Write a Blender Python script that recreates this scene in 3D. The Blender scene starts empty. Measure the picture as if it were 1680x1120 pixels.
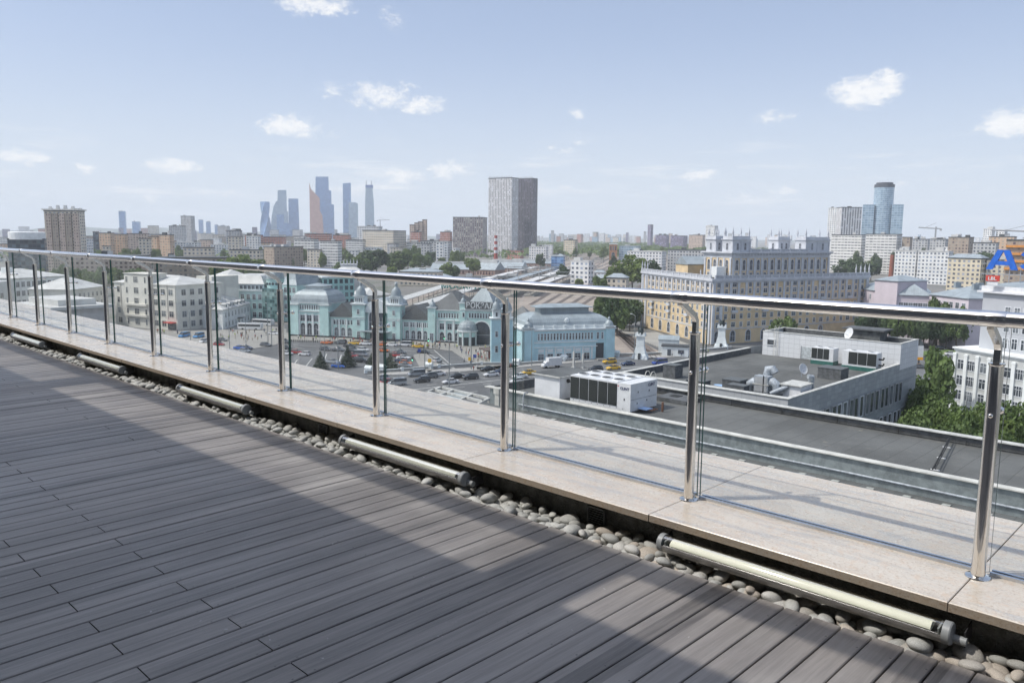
import bpy, bmesh, math, random
from mathutils import Vector, Matrix
random.seed(7)
SC = bpy.context.scene
COL = SC.collection
PI = math.pi
HAZE = 1.25e-4                               # density of the air, per metre
EYE = 41.0                                  # height of the eye above the square
# ------------------------------------------------------------------ camera
FPX, YAW, PITCH, ROLL = 1315.239, .7654, .1322, .0098
cF = Vector((-math.sin(YAW) * math.cos(PITCH), math.cos(YAW) * math.cos(PITCH), -math.sin(PITCH)))
_R = Vector((math.cos(YAW), math.sin(YAW), 0)); _U = _R.cross(cF)
cR = _R * math.cos(ROLL) + _U * math.sin(ROLL); cU = -_R * math.sin(ROLL) + _U * math.cos(ROLL)
cam_d = bpy.data.cameras.new('camera'); cam = bpy.data.objects.new('camera', cam_d); COL.objects.link(cam)
cam_d.sensor_width = 36; cam_d.lens = FPX / 1680 * 36; cam_d.clip_start = .05; cam_d.clip_end = 60000
mw = Matrix((cR, cU, -cF)).transposed().to_4x4(); mw.translation = Vector((0, 0, EYE)); cam.matrix_world = mw
SC.camera = cam
# ------------------------------------------------------------------ sun, sky, exposure
SUN_TO = Vector((.388, .441, -.809)).normalized()           # the way the light travels
sun_d = bpy.data.lights.new('sun', 'SUN'); sun_d.energy = 2.4; sun_d.angle = math.radians(.45); sun_d.color = (1, .955, .89)
sun = bpy.data.objects.new('sun', sun_d); COL.objects.link(sun)
sun.rotation_euler = SUN_TO.to_track_quat('-Z', 'Y').to_euler(); sun.location = (-40, -40, 120)
SUN_EL = math.asin(-SUN_TO.z); SUN_AZ = math.atan2(-SUN_TO.x, -SUN_TO.y)   # clockwise from +Y
vs = SC.view_settings; vs.view_transform = 'Standard'; vs.look = 'None'; vs.gamma = 1; vs.use_curve_mapping = False
vs.exposure = 0.47
SC.cycles.max_bounces = 8; SC.cycles.transparent_max_bounces = 24; SC.cycles.volume_bounces = 2
SC.cycles.transmission_bounces = 6; SC.cycles.glossy_bounces = 4; SC.cycles.diffuse_bounces = 3
SC.cycles.caustics_reflective = False; SC.cycles.caustics_refractive = False

def ray(px, py):
    return cF + cR * ((px - 840) / FPX) + cU * ((560 - py) / FPX)
def G(px, py, z=0.0):                                         # the point of height z seen in column px, row py
    r = ray(px, py); k = (z - EYE) / r.z
    return Vector((r.x * k, r.y * k, z))
def A(px, d, z=0.0):                                          # the point at distance d in column px (near the horizon)
    r = ray(px, 395); h = math.hypot(r.x, r.y)
    return Vector((r.x / h * d, r.y / h * d, z))
def HZ(px, py, d):                                            # height of what shows in row py at distance d
    r = ray(px, py); return EYE + d * r.z / math.hypot(r.x, r.y)

# ------------------------------------------------------------------ node helpers
class NT:
    def __init__(s, tree): s.t = tree
    def n(s, typ, **kw):
        nd = s.t.nodes.new(typ)
        for k, v in kw.items():
            if k.startswith('i_'): nd.inputs[int(k[2:])].default_value = v
            else: setattr(nd, k, v)
        return nd
    def link(s, a, b): s.t.links.new(a, b)
    def put(s, v, sock):
        if v is None: return
        if isinstance(v, (int, float)): sock.default_value = v
        elif isinstance(v, tuple): sock.default_value = (v + (1,))[:len(sock.default_value)] if hasattr(sock.default_value, '__len__') else v[0]
        else: s.link(v, sock)
    def m(s, op, a, b=None, c=None, clamp=False):
        nd = s.n('ShaderNodeMath', operation=op); nd.use_clamp = clamp
        for i, v in enumerate((a, b, c)): s.put(v, nd.inputs[i])
        return nd.outputs[0]
    def vm(s, op, a, b=None):
        nd = s.n('ShaderNodeVectorMath', operation=op)
        s.put(a, nd.inputs[0]); s.put(b, nd.inputs[1])
        return nd.outputs[0]
    def mix(s, f, a, b, blend='MIX'):
        nd = s.n('ShaderNodeMix', data_type='RGBA', blend_type=blend)
        s.put(f, nd.inputs[0]); s.put(a, nd.inputs[6]); s.put(b, nd.inputs[7])
        return nd.outputs[2]
    def noise(s, vec, scale, detail=3, rough=.55, dist=0.0):
        nd = s.n('ShaderNodeTexNoise'); nd.inputs['Scale'].default_value = scale
        nd.inputs['Detail'].default_value = detail; nd.inputs['Roughness'].default_value = rough; nd.inputs['Distortion'].default_value = dist
        if vec is not None: s.link(vec, nd.inputs['Vector'])
        return nd
    def ramp(s, v, lo, hi, to0=0.0, to1=1.0, smooth=True):
        nd = s.n('ShaderNodeMapRange'); nd.clamp = True
        if smooth: nd.interpolation_type = 'SMOOTHSTEP'
        s.put(v, nd.inputs[0]); nd.inputs[1].default_value = lo; nd.inputs[2].default_value = hi
        nd.inputs[3].default_value = to0; nd.inputs[4].default_value = to1
        return nd.outputs[0]

# ------------------------------------------------------------------ sky with its clouds
W = bpy.data.worlds.new('World'); SC.world = W; W.use_nodes = True
W.node_tree.nodes.clear(); k = NT(W.node_tree)
sky = k.n('ShaderNodeTexSky', sky_type='NISHITA'); sky.sun_disc = False
sky.sun_elevation = SUN_EL; sky.sun_rotation = SUN_AZ; sky.altitude = 200; sky.air_density = 1.0; sky.dust_density = 2.2; sky.ozone_density = 1.6
tc = k.n('ShaderNodeTexCoord').outputs['Generated']
sep = k.n('ShaderNodeSeparateXYZ'); k.link(tc, sep.inputs[0])
az = k.m('ARCTAN2', sep.outputs[0], sep.outputs[1]); el = k.m('ARCSINE', sep.outputs[2])
# stretch the noise sideways: clouds near the horizon are seen edge on
comb = k.n('ShaderNodeCombineXYZ'); k.link(k.m('MULTIPLY', az, 30.0), comb.inputs[0]); k.link(k.m('MULTIPLY', el, 52.0), comb.inputs[1])
n1 = k.noise(comb.outputs[0], 1.0, 6, .62, .4); n2 = k.noise(comb.outputs[0], 2.6, 6, .65)
warp = k.n('ShaderNodeSeparateColor'); k.link(n1.outputs['Color'], warp.inputs[0])
az2 = k.m('ADD', az, k.m('MULTIPLY', k.m('SUBTRACT', warp.outputs[0], .5), .052))
el2 = k.m('ADD', el, k.m('MULTIPLY', k.m('SUBTRACT', warp.outputs[1], .5), .022))
#      px    py   half w, half h, strength
CL = [(515, 8, 60, 16, 1), (640, 30, 24, 22, .45), (540, 148, 22, 14, .6), (620, 158, 48, 20, .9), (690, 172, 40, 14, 1),
      (665, 148, 20, 16, .6), (478, 207, 50, 16, 1.1), (545, 215, 26, 14, .3), (36, 256, 44, 11, 1), (136, 274, 18, 7, 1), (285, 272, 52, 11, 1.1),
      (655, 288, 42, 13, 1), (738, 280, 36, 13, .9), (640, 300, 22, 7, .6), (243, 322, 22, 7, .7), (373, 319, 12, 6, .8), (62, 317, 22, 5, .5),
      (1420, 150, 54, 22, 1.2), (1450, 140, 34, 24, 1.1), (1268, 197, 26, 12, .6), (1295, 190, 14, 14, .4), (950, 188, 18, 10, .8), (955, 233, 30, 7, .5), (918, 247, 26, 7, .6),
      (1148, 283, 27, 10, 1.1), (915, 307, 22, 6, .7), (1087, 308, 20, 6, .6), (1210, 320, 34, 7, .6), (1285, 312, 20, 8, .9), (1652, 203, 44, 20, 1.3),
      (1475, 302, 18, 7, .6), (1570, 305, 20, 5, .4), (1600, 298, 14, 6, .35), (640, 342, 20, 4, .4), (1060, 322, 26, 4, .35), (1150, 338, 30, 4, .35),
      (945, 340, 24, 4, .35), (1545, 345, 26, 4, .3), (1245, 348, 36, 4, .3), (825, 245, 8, 6, .3), (780, 350, 22, 4, .3), (1320, 345, 30, 4, .25)]
dens = None
for px, py, hw, hh, st in CL:
    r = ray(px, py).normalized(); a0 = math.atan2(r.x, r.y); e0 = math.asin(r.z)
    sx = hw * math.cos(math.atan((px - 840) / FPX)) ** 1.6 / FPX * 1.25; sy = hh / FPX * 1.25
    dx = k.m('MULTIPLY', k.m('SUBTRACT', az2, a0), 1 / sx); dy = k.m('MULTIPLY', k.m('SUBTRACT', el2, e0), 1 / sy)
    d2 = k.m('MULTIPLY_ADD', dx, dx, k.m('MULTIPLY', dy, dy))
    g = k.m('MULTIPLY', k.m('SUBTRACT', 1.0, d2, clamp=True), st)
    dens = g if dens is None else k.m('MAXIMUM', dens, g)
puff = k.ramp(k.m('ADD', dens, k.m('MULTIPLY', k.m('SUBTRACT', n2.outputs[0], .55), 2.3)), .05, 1.15)
puff = k.m('MULTIPLY', puff, k.ramp(dens, .0, .25))
comb2 = k.n('ShaderNodeCombineXYZ'); k.link(k.m('MULTIPLY', az, 9.0), comb2.inputs[0]); k.link(k.m('MULTIPLY', el, 80.0), comb2.inputs[1])
wisp = k.noise(comb2.outputs[0], 1.0, 5, .6)
wisps = k.m('MULTIPLY', k.ramp(wisp.outputs[0], .5, .78), k.m('MULTIPLY', k.ramp(el, .14, .05), k.ramp(el, -.01, .03)))
cover = k.m('MAXIMUM', puff, k.m('MULTIPLY', wisps, .8))
veil = k.mix(k.ramp(el, .0, .26), (6.3, 7.0, 7.9), (4.7, 5.65, 7.9))
hazy = k.mix(k.ramp(el, .0, .30, .85, .45), sky.outputs[0], veil)       # thin high veil, thicker toward the horizon
col = k.mix(k.m('MULTIPLY', cover, .92), hazy, (8.4, 8.4, 8.4))
sd = k.n('ShaderNodeVectorMath', operation='DOT_PRODUCT'); k.link(tc, sd.inputs[0]); sd.inputs[1].default_value = tuple(-SUN_TO)      # hazy glow added round the sun to raise the soft ambient light
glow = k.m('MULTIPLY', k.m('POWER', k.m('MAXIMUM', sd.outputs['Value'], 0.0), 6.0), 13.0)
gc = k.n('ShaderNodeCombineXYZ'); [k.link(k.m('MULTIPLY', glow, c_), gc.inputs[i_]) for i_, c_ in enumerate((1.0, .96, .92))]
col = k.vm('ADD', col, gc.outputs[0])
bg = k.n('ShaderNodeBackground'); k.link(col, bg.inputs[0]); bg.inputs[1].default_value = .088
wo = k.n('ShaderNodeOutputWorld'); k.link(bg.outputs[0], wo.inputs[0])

# ------------------------------------------------------------------ materials
MATS = {}
def mat(name, col, rough=.7, metal=0.0, var=.12, vs=1.0, bump=0.0, bs=20.0, spec=.4, coat=0.0, stretch=(1, 1, 1), var2=None):
    if name in MATS: return MATS[name]
    m = bpy.data.materials.new(name); m.use_nodes = True; nt = m.node_tree; b = nt.nodes['Principled BSDF']; q = NT(nt)
    tcn = q.n('ShaderNodeTexCoord').outputs['Object']
    if stretch != (1, 1, 1):
        mp = q.n('ShaderNodeMapping'); mp.inputs['Scale'].default_value = stretch; q.link(tcn, mp.inputs[0]); tcn = mp.outputs[0]
    b.inputs['Roughness'].default_value = rough; b.inputs['Metallic'].default_value = metal
    b.inputs['Specular IOR Level'].default_value = spec; b.inputs['Coat Weight'].default_value = coat
    if var:
        nz = q.noise(tcn, vs, 5, .6)
        lo = tuple(c * (1 - var) for c in col); hi = tuple(min(1, c * (1 + var)) for c in col)
        if var2: hi = var2
        q.link(q.mix(q.ramp(nz.outputs[0], .32, .68), lo, hi), b.inputs['Base Color'])
    else: b.inputs['Base Color'].default_value = (*col, 1)
    if bump:
        nb = q.noise(tcn, bs, 4, .6); bp = q.n('ShaderNodeBump'); bp.inputs['Strength'].default_value = bump; bp.inputs['Distance'].default_value = .02
        q.link(nb.outputs[0], bp.inputs['Height']); q.link(bp.outputs[0], b.inputs['Normal'])
    MATS[name] = m; return m

def fac(name, wall, glass=(.05, .065, .085), ww=.5, wh=.55, var=.1, rough=.8, band=None, bandh=.3, pil=None, pilw=.2, grough=.12, gmetal=0.0, light=.25, glass2=None):
    """Wall with a grid of openings: the UV map counts bays and storeys."""
    if name in MATS: return MATS[name]
    m = bpy.data.materials.new(name); m.use_nodes = True; nt = m.node_tree; b = nt.nodes['Principled BSDF']; q = NT(nt)
    uv = q.n('ShaderNodeUVMap').outputs[0]; s = q.n('ShaderNodeSeparateXYZ'); q.link(uv, s.inputs[0])
    u, v = s.outputs[0], s.outputs[1]; fu = q.m('FRACT', u); fv = q.m('FRACT', v)
    du = q.m('ABSOLUTE', q.m('SUBTRACT', fu, .5)); dv = q.m('ABSOLUTE', q.m('SUBTRACT', fv, .5))
    mk = q.m('MULTIPLY', q.m('LESS_THAN', du, ww / 2), q.m('LESS_THAN', dv, wh / 2))
    cell = q.n('ShaderNodeCombineXYZ'); q.link(q.m('FLOOR', u), cell.inputs[0]); q.link(q.m('FLOOR', v), cell.inputs[1])
    wn = q.n('ShaderNodeTexWhiteNoise'); wn.noise_dimensions = '3D'; q.link(cell.outputs[0], wn.inputs[0])
    g2 = glass2 or tuple(min(1, g * 3 + .06) for g in glass)
    gc = q.mix(q.ramp(wn.outputs[0], 1 - light - .25, 1.0), glass, g2)
    tcn = q.n('ShaderNodeTexCoord').outputs['Object']; nz = q.noise(tcn, .12, 4, .6)
    wc = q.mix(q.ramp(nz.outputs[0], .3, .7), tuple(c * (1 - var) for c in wall), tuple(min(1, c * (1 + var)) for c in wall))
    if band: wc = q.mix(q.m('GREATER_THAN', dv, .5 - bandh / 2), wc, band)
    if pil: wc = q.mix(q.m('GREATER_THAN', du, .5 - pilw / 2), wc, pil)
    q.link(q.mix(mk, wc, gc), b.inputs['Base Color'])
    q.link(q.m('MULTIPLY_ADD', mk, grough - rough, rough), b.inputs['Roughness'])
    if gmetal: q.link(q.m('MULTIPLY', mk, gmetal), b.inputs['Metallic'])
    bp = q.n('ShaderNodeBump'); bp.inputs['Strength'].default_value = .5; bp.inputs['Distance'].default_value = .3; bp.invert = True
    q.link(mk, bp.inputs['Height']); q.link(bp.outputs[0], b.inputs['Normal'])
    MATS[name] = m; return m

# ------------------------------------------------------------------ mesh building
class MB:
    def __init__(s): s.v = []; s.f = []; s.uv = []
    def face(s, pts, uvs=None):
        i = len(s.v); s.v += [tuple(p) for p in pts]; s.f.append(tuple(range(i, i + len(pts)))); s.uv.append(uvs)
    def box(s, c, d, rz=0.0, top=True, bottom=True, taper=1.0):
        """c: centre of the base, d: size"""
        cx, cy, cz = c; x, y, z = d[0] / 2, d[1] / 2, d[2]; ca, sa = math.cos(rz), math.sin(rz)
        P = []
        for kz, t in ((0, 1.0), (z, taper)):
            for ax, ay in ((-x, -y), (x, -y), (x, y), (-x, y)):
                ax *= t; ay *= t; P.append((cx + ax * ca - ay * sa, cy + ax * sa + ay * ca, cz + kz))
        i = len(s.v); s.v += P
        for q in ((0, 1, 5, 4), (1, 2, 6, 5), (2, 3, 7, 6), (3, 0, 4, 7)): s.f.append(tuple(i + a for a in q)); s.uv.append(None)
        if top: s.f.append((i + 4, i + 5, i + 6, i + 7)); s.uv.append(None)
        if bottom: s.f.append((i + 3, i + 2, i + 1, i)); s.uv.append(None)
        return s
    def prism(s, poly, z0, z1, bay=None, floor=None, top=True, bottom=True, sides=True, v0=0.0, walls=None):
        """poly counter-clockwise; walls carry UVs in bays and storeys"""
        n = len(poly); a = [(p[0], p[1], z0) for p in poly]; b = [(p[0], p[1], z1) for p in poly]
        if sides:
            for i in range(n):
                if walls is not None and i not in walls: continue
                j = (i + 1) % n; L = math.hypot(poly[j][0] - poly[i][0], poly[j][1] - poly[i][1]); uv = None
                if bay: nb = max(1, round(L / bay)); nf = max(1, round((z1 - z0) / floor)); uv = ((0, v0), (nb, v0), (nb, v0 + nf), (0, v0 + nf))
                s.face((a[i], a[j], b[j], b[i]), uv)
        if top: s.face(b)
        if bottom: s.face(a[::-1])
        return s
    def lathe(s, c, prof, n=16, a0=0.0, a1=2 * PI, cap=True):
        """prof: (radius, height) pairs, bottom to top"""
        cl = abs(a1 - a0 - 2 * PI) < 1e-6; i0 = len(s.v); m = n if cl else n + 1
        for r, z in prof:
            for j in range(m):
                t = a0 + (a1 - a0) * j / n; s.v.append((c[0] + r * math.cos(t), c[1] + r * math.sin(t), c[2] + z))
        for a in range(len(prof) - 1):
            for j in range(n):
                jn = (j + 1) % m
                s.f.append((i0 + a * m + j, i0 + a * m + jn, i0 + (a + 1) * m + jn, i0 + (a + 1) * m + j)); s.uv.append(None)
        if cap:
            if prof[0][0] > 1e-4: s.f.append(tuple(i0 + j for j in range(m))[::-1]); s.uv.append(None)
            if prof[-1][0] > 1e-4: s.f.append(tuple(i0 + (len(prof) - 1) * m + j for j in range(m))); s.uv.append(None)
        return s
    def tube(s, pts, r, n=10, cap=True):
        pts = [Vector(p) for p in pts]; i0 = len(s.v); rr = r if isinstance(r, (list, tuple)) else [r] * len(pts)
        up = None
        for i, p in enumerate(pts):
            t = (pts[min(i + 1, len(pts) - 1)] - pts[max(i - 1, 0)]).normalized()
            if up is None: up = Vector((0, 0, 1)) if abs(t.z) < .9 else Vector((1, 0, 0))
            a = t.cross(up).normalized(); b = a.cross(t).normalized(); up = b
            for j in range(n):
                g = 2 * PI * j / n; s.v.append(tuple(p + (a * math.cos(g) + b * math.sin(g)) * rr[i]))
        for i in range(len(pts) - 1):
            for j in range(n):
                k2 = (j + 1) % n; s.f.append((i0 + i * n + j, i0 + i * n + k2, i0 + (i + 1) * n + k2, i0 + (i + 1) * n + j)); s.uv.append(None)
        if cap: s.f.append(tuple(i0 + j for j in range(n))[::-1]); s.uv.append(None); s.f.append(tuple(i0 + (len(pts) - 1) * n + j for j in range(n))); s.uv.append(None)
        return s
    def ball(s, c, r, n=10, m=6):
        rx, ry, rz = r if isinstance(r, (list, tuple)) else (r, r, r); i0 = len(s.v)
        s.v.append((c[0], c[1], c[2] - rz))
        for i in range(1, m):
            t = -PI / 2 + PI * i / m
            for j in range(n): g = 2 * PI * j / n; s.v.append((c[0] + rx * math.cos(t) * math.cos(g), c[1] + ry * math.cos(t) * math.sin(g), c[2] + rz * math.sin(t)))
        s.v.append((c[0], c[1], c[2] + rz)); e = len(s.v) - 1
        for j in range(n):
            j2 = (j + 1) % n; s.f.append((i0, i0 + 1 + j2, i0 + 1 + j)); s.uv.append(None)
            for i in range(m - 2): a = i0 + 1 + i * n; s.f.append((a + j, a + j2, a + n + j2, a + n + j)); s.uv.append(None)
            a = i0 + 1 + (m - 2) * n; s.f.append((a + j, a + j2, e)); s.uv.append(None)
        return s
    def roof(s, poly4, z, h, over=.4, hip=.5, thick=.25):
        """hipped (hip>0) or gabled (hip=0) roof on a rectangle given counter-clockwise; ridge along the longer side"""
        p = [Vector((a[0], a[1])) for a in poly4]
        if (p[1] - p[0]).length < (p[2] - p[1]).length: p = p[1:] + p[:1]
        u = (p[1] - p[0]).normalized(); w = (p[3] - p[0]).normalized()
        q = [p[0] - u * over - w * over, p[1] + u * over - w * over, p[2] + u * over + w * over, p[3] - u * over + w * over]
        half = (q[3] - q[0]).length / 2; r0 = (q[0] + q[3]) / 2 + u * half * 2 * hip; r1 = (q[1] + q[2]) / 2 - u * half * 2 * hip
        B = [(a.x, a.y, z) for a in q]; E = [(a.x, a.y, z - thick) for a in q]; R0 = (r0.x, r0.y, z + h); R1 = (r1.x, r1.y, z + h)
        s.face((B[0], B[1], R1, R0)); s.face((B[2], B[3], R0, R1)); s.face((B[1], B[2], R1)); s.face((B[3], B[0], R0))
        for i in range(4): j = (i + 1) % 4; s.face((E[i], E[j], B[j], B[i]))
        s.face(E[::-1]); return s
    def mesh(s, name, m, smooth=False, bevel=0.0):
        me = bpy.data.meshes.new(name); me.from_pydata(s.v, [], s.f)
        if any(u is not None for u in s.uv):
            ul = me.uv_layers.new(name='UVMap'); li = 0
            for f, u in zip(s.f, s.uv):
                for q in range(len(f)): ul.data[li].uv = u[q] if u else (0, 0); li += 1
        me.materials.append(m)
        if smooth:
            me.polygons.foreach_set('use_smooth', [True] * len(me.polygons))
            me.set_sharp_from_angle(angle=math.radians(40))
        me.update(); return me
    def obj(s, name, m, parent=None, smooth=False, loc=None, rz=0.0, **kw):
        o = bpy.data.objects.new(name, s.mesh(name, m, smooth)); COL.objects.link(o)
        if parent is not None: o.parent = parent
        if loc is not None: o.location = loc
        if rz: o.rotation_euler.z = rz
        for a, b in kw.items(): o[a] = b
        return o

def link(name, me, parent=None, loc=(0, 0, 0), rz=0.0, sc=None, **kw):
    o = bpy.data.objects.new(name, me); COL.objects.link(o); o.parent = parent; o.location = loc; o.rotation_euler.z = rz
    if sc is not None: o.scale = sc if isinstance(sc, (tuple, list)) else (sc, sc, sc)
    for a, b in kw.items(): o[a] = b
    return o
def thing(name, label, cat, loc=(0, 0, 0), rz=0.0, group=None):
    o = bpy.data.objects.new(name, None); COL.objects.link(o); o.location = loc; o.rotation_euler.z = rz
    o['label'] = label; o['category'] = cat
    if group: o['group'] = group
    o.empty_display_size = .5
    return o
KIDS = {}
def copy_tree(o, parent=None, **kw):
    c = o.copy(); COL.objects.link(c); c.parent = parent
    for ch in o.children: copy_tree(ch, c)
    for a, b in kw.items(): c[a] = b
    return c
# ================================================================== THE TERRACE
CT = EYE - 1.2127                            # top of the stone coping
DK = CT - .17                                # top of the decking
def deck_mat():
    m = bpy.data.materials.new('decking'); m.use_nodes = True; q = NT(m.node_tree); b = m.node_tree.nodes['Principled BSDF']
    g = q.n('ShaderNodeNewGeometry').outputs['Position']; s = q.n('ShaderNodeSeparateXYZ'); q.link(g, s.inputs[0])
    bi = q.m('FLOOR', q.m('DIVIDE', q.m('ADD', s.outputs[0], 61.239), .1076))
    wn = q.n('ShaderNodeTexWhiteNoise'); wn.noise_dimensions = '1D'; q.link(bi, wn.inputs['W'])
    mp = q.n('ShaderNodeMapping'); mp.inputs['Scale'].default_value = (26, 1.3, 4); q.link(g, mp.inputs[0])
    of = q.n('ShaderNodeCombineXYZ'); q.link(q.m('MULTIPLY', wn.outputs[0], 50.0), of.inputs[1])
    v = q.vm('ADD', mp.outputs[0], of.outputs[0])
    grain = q.noise(v, 2.2, 6, .65); fine = q.noise(v, 11, 4, .6); blot = q.noise(g, .9, 5, .62); scuff = q.noise(g, 6, 5, .7)
    c = q.mix(q.ramp(grain.outputs[0], .3, .72), (.128, .115, .104), (.245, .222, .202))
    c = q.mix(q.m('MULTIPLY', wn.outputs[0], .55), c, (.175, .16, .147))
    c = q.mix(q.ramp(blot.outputs[0], .46, .68, 0, .5), c, (.31, .295, .275))            # worn, bleached patches
    c = q.mix(q.m('MULTIPLY', q.ramp(scuff.outputs[0], .66, .8), .22), c, (.34, .34, .335))
    tone = q.m('MULTIPLY_ADD', q.m('POWER', wn.outputs[0], 1.5), .55, .72)                    # every board has weathered differently
    tn = q.n('ShaderNodeCombineXYZ'); [q.link(tone, tn.inputs[i]) for i in range(3)]; c = q.mix(1.0, c, tn.outputs[0], 'MULTIPLY')
    fx = q.m('MULTIPLY', q.m('SUBTRACT', q.m('FRACT', q.m('DIVIDE', q.m('ADD', s.outputs[0], 61.239), .1076)), .5), .1076)
    dots = None
    for yy in (2.70, 1.98, 1.31, 1.23, .55):                                                  # plugged screw heads over the joists
        dy_ = q.m('ADD', q.m('SUBTRACT', s.outputs[1], yy), q.m('MULTIPLY', wn.outputs[0], .02)); d_ = q.m('LESS_THAN', q.m('MULTIPLY_ADD', fx, fx, q.m('MULTIPLY', dy_, dy_)), .0000115); dots = d_ if dots is None else q.m('MAXIMUM', dots, d_)
    c = q.mix(q.m('MULTIPLY', dots, .8), c, (.02, .018, .018))
    drop = q.noise(g, 38, 2, .5); c = q.mix(q.ramp(drop.outputs[0], .76, .79, 0, .5), c, (.45, .44, .42))
    q.link(c, b.inputs['Base Color'])
    q.link(q.m('ADD', q.ramp(blot.outputs[0], .35, .7, .30, .52), q.m('MULTIPLY', fine.outputs[0], .12)), b.inputs['Roughness'])
    b.inputs['Specular IOR Level'].default_value = .6
    bp = q.n('ShaderNodeBump'); bp.inputs['Strength'].default_value = .45; bp.inputs['Distance'].default_value = .004
    q.link(q.m('ADD', grain.outputs[0], q.m('MULTIPLY', fine.outputs[0], .6)), bp.inputs['Height']); q.link(bp.outputs[0], b.inputs['Normal'])
    return m
def build_deck():
    """one profiled sheet: boards run straight away from the viewer, with open joints and staggered butt joints"""
    mb = MB(); pitch = .1076; gap = .0062; y1 = 2.795; y0 = -3.2; i0 = -int(15.0 / pitch); i1 = int(3.2 / pitch)
    rnd = random.Random(3)
    for i in range(i0, i1):
        x = i * pitch - 1.239 + 11 * pitch; xa, xb = x + gap / 2, x + pitch - gap / 2; dz = rnd.uniform(-.0012, .0012)
        cl = [1.27, -1.1] if i % 2 == 0 else [.91, -1.5]
        if x < -4.9 and i % 4 == 1: cl = [2.02, -.4]
        cuts = sorted([y0, y1 + rnd.uniform(-.004, .004)] + cl)
        for a, b in zip(cuts, cuts[1:]):
            a += .0022; b -= .0022; z = DK + dz; r = .003; lo = z - .028
            prof = [(xa, lo), (xa, z - r), (xa + r, z), (xb - r, z), (xb, z - r), (xb, lo)]
            for (p, q2), (p2, q3) in zip(prof, prof[1:]): mb.face(((p, a, q2), (p, b, q2), (p2, b, q3), (p2, a, q3))[::-1])
            for yy in (a, b): mb.face([(p, yy, q2) for p, q2 in (prof if yy == a else prof[::-1])])
    mb.face(((-16, y0, DK - .03), (4, y0, DK - .03), (4, 2.79, DK - .03), (-16, 2.79, DK - .03)))
    mb.box((-6, -.22, DK - .2), (20, 6.0, .168))
    return mb.obj('deck', deck_mat(), kind='structure')
build_deck()

def granite(name, edge=False):
    m = bpy.data.materials.new(name); m.use_nodes = True; q = NT(m.node_tree); b = m.node_tree.nodes['Principled BSDF']
    g = q.n('ShaderNodeNewGeometry').outputs['Position']; mp = q.n('ShaderNodeMapping'); mp.inputs['Scale'].default_value = (1.2, 9, 9); mp.inputs['Rotation'].default_value = (0, 0, .12); q.link(g, mp.inputs[0])
    vein = q.noise(mp.outputs[0], 1.6, 6, .68, .9); cloud = q.noise(g, 3.2, 5, .6, .5); sp = q.noise(g, 105, 4, .75); mo = q.noise(g, 24, 5, .7); rust = q.noise(mp.outputs[0], 3.4, 6, .72, .6)
    c = q.mix(q.ramp(cloud.outputs[0], .3, .72), (.54, .475, .39), (.61, .56, .485))
    c = q.mix(q.ramp(vein.outputs[0], .47, .62, 0, .7), c, (.40, .395, .38))
    c = q.mix(q.ramp(rust.outputs[0], .54, .72, 0, .5), c, (.62, .42, .27))
    c = q.mix(q.ramp(mo.outputs[0], .50, .66, 0, .45), c, (.58, .43, .30)); c = q.mix(q.ramp(sp.outputs[0], .55, .64, 0, .6 if not edge else .9), c, (.30, .21, .14))
    c = q.mix(q.ramp(sp.outputs[0], .44, .36, 0, .35), c, (.78, .76, .72))
    if edge: c = q.mix(.7, c, (.17, .125, .08))
    q.link(c, b.inputs['Base Color']); b.inputs['Roughness'].default_value = .17 if not edge else .7; b.inputs['Specular IOR Level'].default_value = .5
    if not edge: q.link(q.ramp(cloud.outputs[0], .3, .7, .2, .34), b.inputs['Roughness'])
    bp = q.n('ShaderNodeBump'); bp.inputs['Strength'].default_value = .06 if not edge else .6; bp.inputs['Distance'].default_value = .003
    q.link(sp.outputs[0], bp.inputs['Height']); q.link(bp.outputs[0], b.inputs['Normal'])
    return m
mGran = granite('polished_granite'); mGranE = granite('granite_edge', True)
mRender = mat('rough_render', (.22, .215, .19), .95, var=.35, vs=14, bump=1.0, bs=90)
mSteel = mat('polished_steel', (.80, .775, .735), .07, 1.0, var=.03, vs=3)
mRail = mat('handrail_steel', (.84, .82, .80), .15, 1.0, var=.03, vs=3)
mSteelB = mat('brushed_steel', (.62, .61, .59), .22, 1.0, var=.08, vs=12)
mAlu = mat('aluminium', (.62, .66, .72), .3, 1.0, var=.06, vs=8)
mDark = mat('dark_bracket', (.03, .03, .032), .6)
PX0, PS, PY = -.6969, 1.2036, 3.1759
par = thing('parapet_wall', 'low rendered parapet at the deck edge topped with pale pinkish granite coping slabs', 'parapet', (0, 0, 0))
MB().box((-7, 3.46, CT - 3.4), (22, .9, 3.37 - .004)).obj('wall', mRender, par)
rndc = random.Random(5)
for i in range(-2, 13):
    xb = PX0 - i * PS - .016; xa = xb - PS + .003; y0, y1 = 2.872 + rndc.uniform(-.002, .002), 3.945; z0, z1 = CT - .032, CT + rndc.uniform(-.0006, .0006)
    s = MB(); e = .0025
    s.face(((xa + e, y0 + e, z1), (xb - e, y0 + e, z1), (xb - e, y1 - e, z1), (xa + e, y1 - e, z1)))
    P = [(xa, y0), (xb, y0), (xb, y1), (xa, y1)]; T = [(xa + e, y0 + e), (xb - e, y0 + e), (xb - e, y1 - e), (xa + e, y1 - e)]
    for a in range(4):
        c = (a + 1) % 4
        s.face(((*P[a], z1 - e), (*P[c], z1 - e), (*T[c], z1), (*T[a], z1)))
    so = s.obj('coping_slab', mGran, par)
    ed = MB()
    for a in range(4):
        c = (a + 1) % 4; ed.face(((*P[a], z0), (*P[c], z0), (*P[c], z1 - e), (*P[a], z1 - e)))
    ed.face([(*p, z0) for p in P][::-1]); ed.obj('slab_edge', mGranE, so)

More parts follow.
